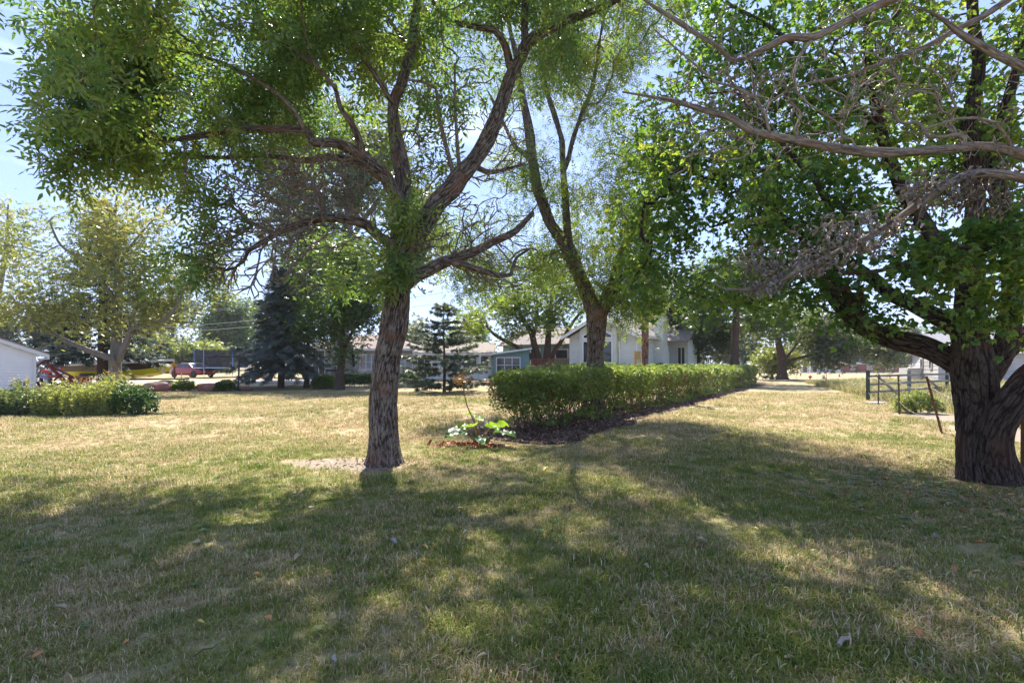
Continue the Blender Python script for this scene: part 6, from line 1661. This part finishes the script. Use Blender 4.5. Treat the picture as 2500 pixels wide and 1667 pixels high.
# ---- red loader frame
RS = surf("rusty_red_steel", (.30, .045, .03), .6, .35, 5, .2, dirt=(.20, .08, .05))
LD = 22.5
lo = empty("loader_frame", G(140, LD), 0, "rusty red steel loader arms with bucket lying beside the dirt bikes", "farm implement")
lc = np.array(lo.location)
def lp(px, py, dd=0): return P(px, py, LD + dd) - lc
for dd in (0, .9):
    MB().tube([lp(86, 896, dd), lp(108, 882, dd), lp(114, 884, dd), lp(130, 903, dd), lp(160, 930, dd), lp(178, 950, dd)], [.05, .05, .06, .07, .07, .06], 5).build("arm", RS, lo)
    MB().tube([lp(128, 895, dd), lp(150, 906, dd), lp(178, 920, dd)], .05, 5).build("arm", RS, lo)
MB().tube([lp(108, 881, 0), lp(108, 881, .9)], .04, 6).build("crossbar", surf("green_steel", (.03, .13, .12), .5, .3, 5), lo)
b0_, b1_ = lp(168, 918), lp(196, 930)
bk = MB(); bk.prism([(b0_[0], b0_[2]), (b1_[0], b0_[2] - .05), (b1_[0] + .02, b1_[2] - .12), (b0_[0] + .12, b1_[2] - .20), (b0_[0] - .05, b1_[2] - .02)], 0, .55, 'y'); bk.build("bucket", RS, lo, bevel=.01)
for k in range(3): MB().tube([lp(176 + k * 8, 932), lp(182 + k * 8, 948)], .025, 5).build("tine", RS, lo)
MB().tube([lp(126, 893), lp(165, 897, .3)], .02, 5).build("brace_rod", RS, lo)

# ---- trampoline
TD = 48.5
t0 = G(543, TD)
tp = empty("trampoline", t0, 0, "round trampoline with blue poles and dark safety net", "trampoline")
R = 2.28
BLU = surf("blue_tube", (.12, .25, .62), .4, .1, 4); NET = None
MB().ring((0, 0, .86), R, .04, 'z', 36, 6).build("frame", CHROME, tp)
MB().ring((0, 0, .90), R - .12, .11, 'z', 36, 6, sx=.25).build("pad", BLU, tp)
MB().disc((0, 0, .87), R - .2, .015, 'z', 36).build("mat", surf("black_mat", (.02, .02, .022), .8, .2, 4), tp)
m, n, l = nmat("safety_net")
o_ = n.new("ShaderNodeOutputMaterial"); d_s = n.new("ShaderNodeBsdfDiffuse"); t_s = n.new("ShaderNodeBsdfTransparent"); mx = n.new("ShaderNodeMixShader")
tc_ = n.new("ShaderNodeTexCoord"); l.new(_ramp(n, l, _noise(n, l, tc_.outputs['Object'], 2.0, 3), (.3, .12), (.7, .3)), mx.inputs['Fac'])
d_s.inputs['Color'].default_value = (.055, .058, .07, 1); l.new(d_s.outputs[0], mx.inputs[1]); l.new(t_s.outputs[0], mx.inputs[2]); l.new(mx.outputs[0], o_.inputs['Surface'])
NET = m
k = 40; an = np.arange(k) * 2 * math.pi / k
hsag = 2.55 - .07 * np.abs(np.sin(an * 3))
V = [(R * .97 * math.cos(a), R * .97 * math.sin(a), .9) for a in an] + [(R * .97 * math.cos(a), R * .97 * math.sin(a), h) for a, h in zip(an, hsag)]
MB().add(V, [(i, (i + 1) % k, k + (i + 1) % k, k + i) for i in range(k)]).build("net", NET, tp)
for i in range(6):
    a = i * math.pi / 3 + .35
    MB().tube([(R * 1.02 * math.cos(a), R * 1.02 * math.sin(a), .3), (R * 1.02 * math.cos(a), R * 1.02 * math.sin(a), 2.62)], .035, 8).build("pole", BLU, tp)
    MB().tube([(R * math.cos(a), R * math.sin(a), .86), (R * math.cos(a), R * math.sin(a), -.02)], .025, 6).build("leg", CHROME, tp)

# ---- clothesline post
cl = empty("clothesline_post", G(582, 27), 0, "black T-shaped clothesline post on the lawn before the blue spruce", "clothesline")
MB().tube([(0, 0, -.1), (.02, 0, 1.0), (.06, 0, 1.95)], .045, 8).build("post", DARKM, cl)
MB().tube([(-1.72, 0, 1.86), (.05, 0, 1.85), (1.75, -.1, 1.72)], .035, 8).build("crossarm", DARKM, cl)

# ---- odds and ends by the pickup and houses
def placed(name, mb_, mat, loc, rz, label, cat, bevel=0.0, shade=False, group=None):
    return tag(mb_.build(name, mat, None, loc, rz, bevel, shade), label, cat, group)
BARB = surf("blue_barrel_plastic", (.09, .12, .36), .45, .15, 3)
ba = empty("barrel", G(652, 44, .0), .3, "blue plastic barrel lying tilted before the white pickup", "barrel")
dv = Vector((.8, -.2, .42)).normalized()
c0 = Vector((-.35, .1, .55))
MB().tube([c0, c0 + dv * .03, c0 + dv * .28, c0 + dv * .30, c0 + dv * .58, c0 + dv * .60, c0 + dv * .88, c0 + dv * .9], [.26, .29, .30, .315, .315, .30, .29, .26], 18).build("drum", BARB, ba, shade=True)
mb = MB(); mb.box((-.1, 0, .2), (.5, .5, .4)); mb.build("stand", surf("grey_planks", (.3, .27, .24), .9, .3, 4), ba)
co = empty("cooler", G(632, 44.5), .2, "red picnic cooler with white lid beside the blue barrel", "cooler")
MB().box((0, 0, .2), (.62, .36, .4)).build("box", surf("red_cooler", (.5, .04, .04), .5, .1, 4), co, bevel=.03)
MB().box((0, 0, .43), (.64, .38, .07)).build("lid", WHITE, co, bevel=.02)
gr_ = empty("barbecue_grill", G(810, 41.0), .1, "white-lidded barbecue grill standing by the grey house wall", "grill")
MB().loft([[(x, -.28 * s, z), (x, .28 * s, z)] for x, z, s in ((-.42, .85, 1), (-.42, 1.0, 1), (-.36, 1.14, .8), (0, 1.2, .6), (.36, 1.14, .8), (.42, 1.0, 1), (.42, .85, 1))], closed=False, caps=False).build("lid", WHITE, gr_)
MB().box((0, 0, .78), (.86, .58, .16)).build("firebox", DARKM, gr_, bevel=.02)
for x in (-.36, .36):
    for y in (-.22, .22): MB().tube([(x, y, .72), (x, y, 0)], .02, 6).build("leg", DARKM, gr_)
MB().box((.66, 0, .86), (.4, .5, .03)).build("side_shelf", WHITE, gr_)
mo = empty("lawn_mower", G(791, 42.0), .6, "orange push mower parked between golf cart and grill", "lawn mower")
MB().box((0, 0, .22), (.75, .5, .16)).build("deck", surf("orange_paint", (.65, .16, .03), .4, .1, 4), mo, bevel=.04)
MB().disc((0, 0, .37), .16, .16, 'z', 14).build("engine", DARKM, mo)
for x in (-.32, .32):
    for y in (-.26, .26): wheel(mo, (x, y, .12), .12, .06)
MB().tube([(-.35, -.2, .25), (-.95, -.2, .95), (-.95, .2, .95), (-.35, .2, .25)], .015, 6).build("handle", DARKM, mo)
bbp = empty("bird_bath", G(885, 37.5), 0, "pale bird bath with rusty heron ornament before the white windows", "bird bath")
MB().tube([(0, 0, 0), (0, 0, .08), (0, 0, .1), (0, 0, .72), (0, 0, .78), (0, 0, .88)], [.2, .2, .08, .07, .3, .36], 16).build("basin", surf("cast_concrete", (.55, .52, .48), .9, .15, 5), bbp, shade=True)
MB().tube([(-.12, 0, .85), (-.1, 0, 1.25), (.0, 0, 1.5), (-.05, 0, 1.75), (.06, 0, 1.82), (.2, 0, 1.78)], [.02, .05, .07, .03, .035, .008], 8).build("ornament", surf("rust_orange", (.5, .2, .06), .7, .3, 6), bbp)

# boulders
def boulder(label, px, d, size, mat, seed, name="boulder", cat="boulder", group="boulders along the drive", dz=0.0, rz=0.0):
    bm = bmesh.new(); bmesh.ops.create_icosphere(bm, subdivisions=3, radius=1.0)
    V = np.array([v.co for v in bm.verts])
    V = V * (.72 + .36 * vnoise(V * 1.5 + seed * 7.3, seed) + .20 * vnoise(V * 4 + seed, seed + 3))[:, None]
    V[:, 2] = np.where(V[:, 2] > .55, .55 + (V[:, 2] - .55) * .4, V[:, 2])
    V = V * np.array(size) / 2 * 1.25
    for v, q in zip(bm.verts, V): v.co = q
    me = bpy.data.meshes.new(name); bm.to_mesh(me); bm.free()
    me.polygons.foreach_set("use_smooth", np.ones(len(me.polygons), bool))
    o = link(name, me, mat, None, G(px, d, size[2] * .30 + dz)); o.rotation_euler = (0, 0, rz)
    return tag(o, label, cat, group)
ROCKR = surf("red_rock", (.30, .125, .10), .9, .35, 4, .5, dirt=(.36, .22, .18)); ROCKG = surf("lichen_rock", (.28, .23, .19), .9, .4, 4, .5, dirt=(.34, .34, .26))
boulder("flat-topped red boulder, nearest of the pair beside the weedy shrub", 396, 27.2, (1.15, .8, .52), ROCKR, 1)
boulder("grey-brown mossy boulder behind the flat-topped red one", 380, 28.3, (1.0, .7, .62), ROCKG, 2)
boulder("tilted grey slab boulder at the back of the pair", 404, 28.8, (.7, .5, .72), ROCKG, 3)
boulder("rounded purplish-red boulder right of the weedy shrub", 513, 27.6, (1.1, .8, .55), ROCKR, 4)
boulder("low red-brown boulder half buried right of the clothesline post", 596, 28.0, (.75, .6, .3), ROCKR, 5)
rs = np.random.default_rng(4)
for i, px in enumerate(np.linspace(1148, 1226, 15)):
    boulder("small reddish edging stone in the row below the porch", px + rs.normal(0, 1), 33.2 + (i % 3) * .28, (.36 + rs.uniform(0, .14), .3, .24 + rs.uniform(0, .1)), ROCKR, 10 + i, "edging_stone", "stone", "edging stones below the porch", rz=rs.uniform(0, 3))

# ------------------------------------------------------------------ poles, wires, fences
UD = 22.5
up_ = empty("utility_pole", G(1574, UD), 0, "weathered brown wooden utility pole behind the hedge", "utility pole")
T = Tree(2)
T.limb(np.array([(0, 0, -.2), (.02, 0, 2.5), (.04, 0, 5.5), (.05, 0, 8.2)]), [.155, .15, .135, .12], step=.2)
WOODP = bark_mat("split_pole_wood", (.07, .035, .025), (.23, .13, .09), (.40, .28, .21), .7, (.28, .16, .11))
T.build(up_, WOODP, fine=2, furrow=.006, names=("pole", "splinters"))
MB().box((.05, 0, 7.3), (2.0, .1, .12)).build("crossarm", surf("grey_timber", (.30, .26, .22), .9, .3, 4), up_)
for x in (-.85, -.4, .5, .95): MB().tube([(x, 0, 7.36), (x, 0, 7.5)], [.035, .05], 8).build("insulator", surf("glazed_brown", (.12, .06, .04), .2, .1, 4), up_)
mbx = empty("meter_pedestal", G(1556, UD - .3), .25, "tan metal utility pedestal standing against the wooden pole", "utility box")
MB().box((0, 0, .98), (.27, .14, 2.05)).build("cabinet", surf("tan_enamel", (.42, .28, .12), .5, .15, 3, dirt=(.30, .18, .07)), mbx, bevel=.012)
MB().box((0, -.075, 1.55), (.16, .02, .18)).build("cover_plate", surf("pale_plate", (.5, .42, .28), .5, .1, 4), mbx)
WIRE = surf("pale_cable", (.45, .45, .46), .5, .1, 3)
p0 = np.array(up_.location)
for i, (x, z, ex, ey, ez_) in enumerate(((-.85, 7.5, -52, 65, 7.6), (-.4, 7.5, -50.5, 66.5, 7.6), (.5, 7.5, -49, 68, 7.6), (0.05, 6.2, -50, 66, 6.2), (.05, 5.5, -50, 66, 5.4))):
    a = p0 + np.array((x, 0, z)); b = np.array((ex, ey, ez_)); sag = .7 + .2 * (i % 2)
    pts = [a + (b - a) * t - np.array((0, 0, sag * 4 * t * (1 - t))) for t in np.linspace(0, 1, 22)]
    lab = ["overhead wire from the outer left insulator, running left", "overhead wire from the inner left insulator, running left", "overhead wire from the inner right insulator, running left", "thicker overhead cable fixed below the crossarm, running left", "lowest overhead cable on the wooden pole, running left"][i]
    placed("overhead_wire", MB().tube(pts, .008 if i < 3 else .012, 4), WIRE, None, None, lab, "wire", group="overhead wires")
p2 = empty("utility_pole", (-50.3, 66.4, gzf(-50.3, 66.4)), .75, "far wooden utility pole hidden among the left trees", "utility pole")
MB().tube([(0, 0, -.2), (0, 0, 8)], [.15, .12], 10).build("pole", WOODP, p2)
MB().box((0, 0, 7.4), (4, .1, .12)).build("crossarm", surf("grey_timber", (.30, .26, .22), .9, .3, 4), p2)

# rusty fence posts and wires
RUST = surf("rusty_post", (.13, .055, .03), .85, .4, 7, .3); OLIVE = surf("olive_post", (.10, .085, .05), .8, .4, 7, .3)
def fpost(label, base, top, mat, w=.05):
    b = Vector(base); t = Vector(top)
    ob = empty("fence_post", b, 0, label, "fence post", "steel posts of the wire fence")
    q = t - b
    mb = MB(); mb.tube([q * -.05, q], .028, 4); mb.build("stake", mat, ob)
    mb = MB()
    for k in np.linspace(.2, .95, 9): mb.box(q * k + Vector((0, -.03, 0)), (.02, .025, .02))
    mb.build("studs", mat, ob)
    return b, t
tops = []
for lab, px, d, tx, ty, mat in (("thin dark steel fence post, nearest the wooden gate", 2144, 18.0, 2146, 913, OLIVE), ("upright olive steel fence post in the middle of the three", 2196, 14.8, 2193, 915, OLIVE), ("leaning rusty steel fence post beside the boxelder trunk", 2300, 10.8, 2262, 918, RUST), ("rusty steel fence post at the right picture edge", 2496, 7.0, 2497, 990, RUST)):
    b = G(px, d); t = P(tx, ty, d); tops.append((b, t)); fpost(lab, b, t, mat)
gl = G(2119, 20.0)
nodes = [(gl, gl + np.array((0, 0, 1.15)))] + tops
for j, (fr, lab) in enumerate(((.82, "slack upper wire of the fence strung between the steel posts"), (.33, "slack lower wire of the fence strung between the steel posts"))):
    pts = []
    for (a0, a1), (b0_, b1_) in zip(nodes[:-1], nodes[1:]):
        a = np.asarray(a0) + (np.asarray(a1) - np.asarray(a0)) * fr; b = np.asarray(b0_) + (np.asarray(b1_) - np.asarray(b0_)) * fr
        pts += [a + (b - a) * t - np.array((0, 0, (.10 + .06 * j) * 4 * t * (1 - t))) for t in np.linspace(0, 1, 7)[:-1]]
    placed("fence_wire", MB().tube(pts, .0038, 4), surf("rusty_wire", (.30, .28, .26), .6, .2, 4), None, None, lab, "wire", group="wires of the fence")
# wooden gate panel
GT = surf("green_grey_timber", (.22, .22, .20), .9, .35, 3, .3, dirt=(.34, .32, .29)); GTP = surf("dark_green_post", (.05, .075, .065), .85, .3, 4, .2)
g0 = G(2119, 20.0); g1 = G(2312, 24.6)
ga_ = empty("wooden_gate", g0, 0, "weathered plank gate panel with diagonal braces beyond the wire fence", "gate")
dv = g1 - g0; dv[2] = 0; GLn = np.linalg.norm(dv[:2]); ga_.rotation_euler = (0, 0, math.atan2(dv[1], dv[0]))
for x, m_ in ((0, GTP), (GLn * .47, GT), (GLn, GTP)): MB().box((x, 0, .52), (.11, .11, 1.32)).build("post", m_, ga_, bevel=.01)
for z in (.98, .66, .36): MB().box((GLn / 2, -.10, z), (GLn + .1, .04, .09)).build("rail", GT, ga_, bevel=.006)
for x0_, x1_ in ((.4, GLn * .27), (GLn * .58, GLn * .85)):
    q = Vector((x1_ - x0_, 0, -.95)); MB().box(((x0_ + x1_) / 2, -.145, .62), (q.length, .04, .09), ry=math.atan2(.75, x1_ - x0_)).build("brace", GT, ga_)
tag(MB().box((.0, 0, .03), (.6, .3, .06)).build("pale_board", WHITE, None, G(2140, 18.6), .4), "pale board lying on the grass at the foot of the gate post", "board")

# ---- things by the street
hy_ = empty("fire_hydrant", G(1978, 79), 0, "red fire hydrant on the verge by the street", "fire hydrant")
HR = surf("hydrant_red", (.50, .03, .025), .45, .1, 6)
MB().tube([(0, 0, 0), (0, 0, .06), (0, 0, .07), (0, 0, .5), (0, 0, .52), (0, 0, .60), (0, 0, .70), (0, 0, .76)], [.2, .2, .13, .15, .2, .2, .12, .05], 14).build("barrel", HR, hy_, shade=True)
MB().tube([(-.3, 0, .45), (.3, 0, .45)], .07, 10).build("side_outlets", HR, hy_); MB().tube([(0, -.28, .42), (0, 0, .42)], .09, 10).build("pumper_outlet", HR, hy_)
ub = empty("utility_cabinet", G(2010, 79), 0, "small pale utility cabinet beside the orange marker on the verge", "utility box")
MB().box((0, 0, .36), (.38, .3, .76)).build("cabinet", surf("pale_cabinet", (.62, .60, .56), .6, .1, 4), ub, bevel=.02); MB().box((.03, -.16, .34), (.22, .02, .5)).build("vent_panel", surf("grey_vent", (.36, .35, .34), .6, .1, 4), ub)
placed("marker_post", MB().tube([(0, 0, -.1), (0, 0, 1.15)], .06, 6), surf("orange_marker", (.62, .20, .05), .6, .15, 4), G(2017, 79), 0, "thin orange marker post beside the pale utility cabinet", "marker")
ml = empty("street_sign", G(1977, 120), 0, "pale street post with a blank white sign board before the far trees", "sign")
MB().tube([(0, 0, -.1), (0, 0, 2.6)], .09, 8).build("post", CHROME, ml); MB().box((-.3, -.12, 1.05), (1.0, .08, .62)).build("sign_board", WHITE, ml)
gb = empty("wheeled_bin", G(2053, 147), 0, "green wheeled bin on the far drive beside the white vehicle", "bin")
MB().loft([[(-.3 * s, -.3 * s, z), (.3 * s, -.3 * s, z), (.3 * s, .3 * s, z), (-.3 * s, .3 * s, z)] for z, s in ((0, .8), (1.0, 1.05))]).build("body", surf("bin_green", (.03, .14, .09), .5, .1, 4), gb); MB().box((0, 0, 1.04), (.7, .7, .07)).build("lid", surf("bin_green", (.03, .14, .09), .5, .1, 4), gb)

# ------------------------------------------------------------------ litter on the lawn
rl_ = np.random.default_rng(19)
LT = {"tan": ("tan curled fallen leaf lying on the lawn", [(.42, .33, .22)] * 2), "orange": ("orange-brown fallen leaf lying on the lawn", [(.48, .22, .10)] * 2), "yellow": ("yellow fallen leaf lying on the lawn", [(.58, .46, .12)] * 2), "pale": ("pale grey fallen leaf lying on the lawn", [(.36, .33, .29)] * 2)}
for k in list(LT): LT[k] = (LT[k][0], leaf_mat("fallen_leaf_" + k, LT[k][1], .15, .15, (1, 1, 1)))
def fallen(px, py, kind, s):
    d = CAMH * FPX / (py - HOR)
    x, y, z = G(px, d)
    V, F = tpl_leaflet(s, s * .55, rl_.uniform(.3, .9), -s / 2, 0, 0, 0, rl_.uniform(.1, .5))
    o = link("fallen_leaf", np_mesh("fallen_leaf", V, F, {"var": np.zeros(len(V))}), LT[kind][1], None, (x, y, z + .045))
    o.rotation_euler = (rl_.normal(0, .4), rl_.normal(0, .3), rl_.uniform(0, 6.28))
    tag(o, LT[kind][0], "leaf", kind + " fallen leaves on the lawn")
for px, py, kd, s in ((898, 1312, "orange", .06), (962, 1339, "pale", .10), (728, 1377, "tan", .10), (1039, 1351, "yellow", .07), (202, 1392, "orange", .06), (627, 1417, "orange", .05), (146, 1489, "tan", .08), (654, 1531, "orange", .06),
                      (303, 1582, "orange", .05), (816, 1639, "pale", .04), (1174, 1632, "tan", .06), (1124, 1248, "yellow", .06), (491, 1534, "yellow", .04), (1542, 1214, "yellow", .09), (1510, 1232, "yellow", .06), (1401, 1242, "yellow", .06), (1577, 1250, "orange", .07),
                      (1720, 1340, "tan", .12), (1712, 1352, "tan", .09), (2119, 1457, "yellow", .07), (2244, 1574, "orange", .07), (1664, 1547, "orange", .07), (2286, 1313, "pale", .09), (2462, 1515, "tan", .07), (1845, 1303, "yellow", .07), (1364, 1632, "orange", .05), (1925, 1624, "tan", .06),
                      (1135, 1310, "pale", .05), (1000, 1180, "tan", .07), (760, 1250, "tan", .06), (480, 1330, "tan", .06), (2330, 1400, "orange", .07), (2390, 1330, "orange", .07), (2200, 1290, "tan", .08), (2100, 1250, "tan", .08), (1300, 1430, "yellow", .05), (90, 1610, "orange", .05), (1580, 1400, "tan", .05), (1460, 1180, "yellow", .09), (1620, 1160, "tan", .09), (1330, 1150, "yellow", .09)):
    fallen(px, py, kd, s)
def stick(label, px, py, L, rz, mat, r=.008):
    x, y, z = G(px, CAMH * FPX / (py - HOR))
    placed("fallen_stick", MB().tube([(-L / 2, 0, .0), (-L * .1, L * .05, .012), (L * .2, -.01, .008), (L / 2, L * .06, .015)], [r, r * .95, r * .8, r * .4], 6), mat, (x, y, z + .04), rz, label, "stick")
STK = surf("stick_bark", (.36, .29, .24), .9, .3, 20)
stick("thick pale piece of stick on the near lawn, lower right", 2063, 1587, .14, .6, STK, .012)
stick("thin dark twig on the near lawn, lower left", 505, 1610, .12, .9, surf("dark_twig", (.10, .07, .05), .9, .3, 20), .004)
stick("white stick standing out on the sunlit lawn near the hedge", 1870, 998, .35, 1.2, surf("bleached_wood", (.6, .57, .52), .8, .1, 9), .018)
rr2 = np.random.default_rng(23)
rp = rr2.normal(0, 1, (420, 2)) * np.array((.75, .38)) + np.array((ASH[0] - .05, ASH[1] - .05))
k = (np.hypot(rp[:, 0] - ASH[0], rp[:, 1] - ASH[1]) > .3) & (np.hypot((rp[:, 0] - ASH[0]) / 1.5, rp[:, 1] - ASH[1]) < .8); rp = rp[k]
chips("soil_litter", np.column_stack([rp, gz(rp[:, 0], rp[:, 1]) + .01]), .05, [(.12, .07, .04), (.28, .17, .09), (.36, .28, .19)], "leaf scraps scattered on the bare soil round the ash trunk", 9, "leaf litter")
rp = rr2.normal(0, 1, (1500, 2)) * np.array((1.1, 1.5)) + np.array((5.6, 4.8)); rp = rp[(rp[:, 1] > 2)]
chips("leaf_litter", np.column_stack([rp, gz(rp[:, 0], rp[:, 1]) + .03]), .05, [(.14, .07, .035), (.30, .16, .07), (.42, .30, .14)], "brown leaf litter in the grass under the boxelder tree", 10, "leaf litter")
# ------------------------------------------------------------------ thin summer haze
m, n, l = nmat("summer_haze")
o_ = n.new("ShaderNodeOutputMaterial"); pv = n.new("ShaderNodeVolumePrincipled")
pv.inputs['Color'].default_value = (.88, .93, 1.0, 1); pv.inputs['Density'].default_value = 0.0003; pv.inputs['Anisotropy'].default_value = 0.1
l.new(pv.outputs['Volume'], o_.inputs['Volume'])
tag(MB().box((0, 430, 13.0), (1440, 960, 34)).build("haze", m), "thin pale summer haze softening the far trees", "haze", kind="stuff")
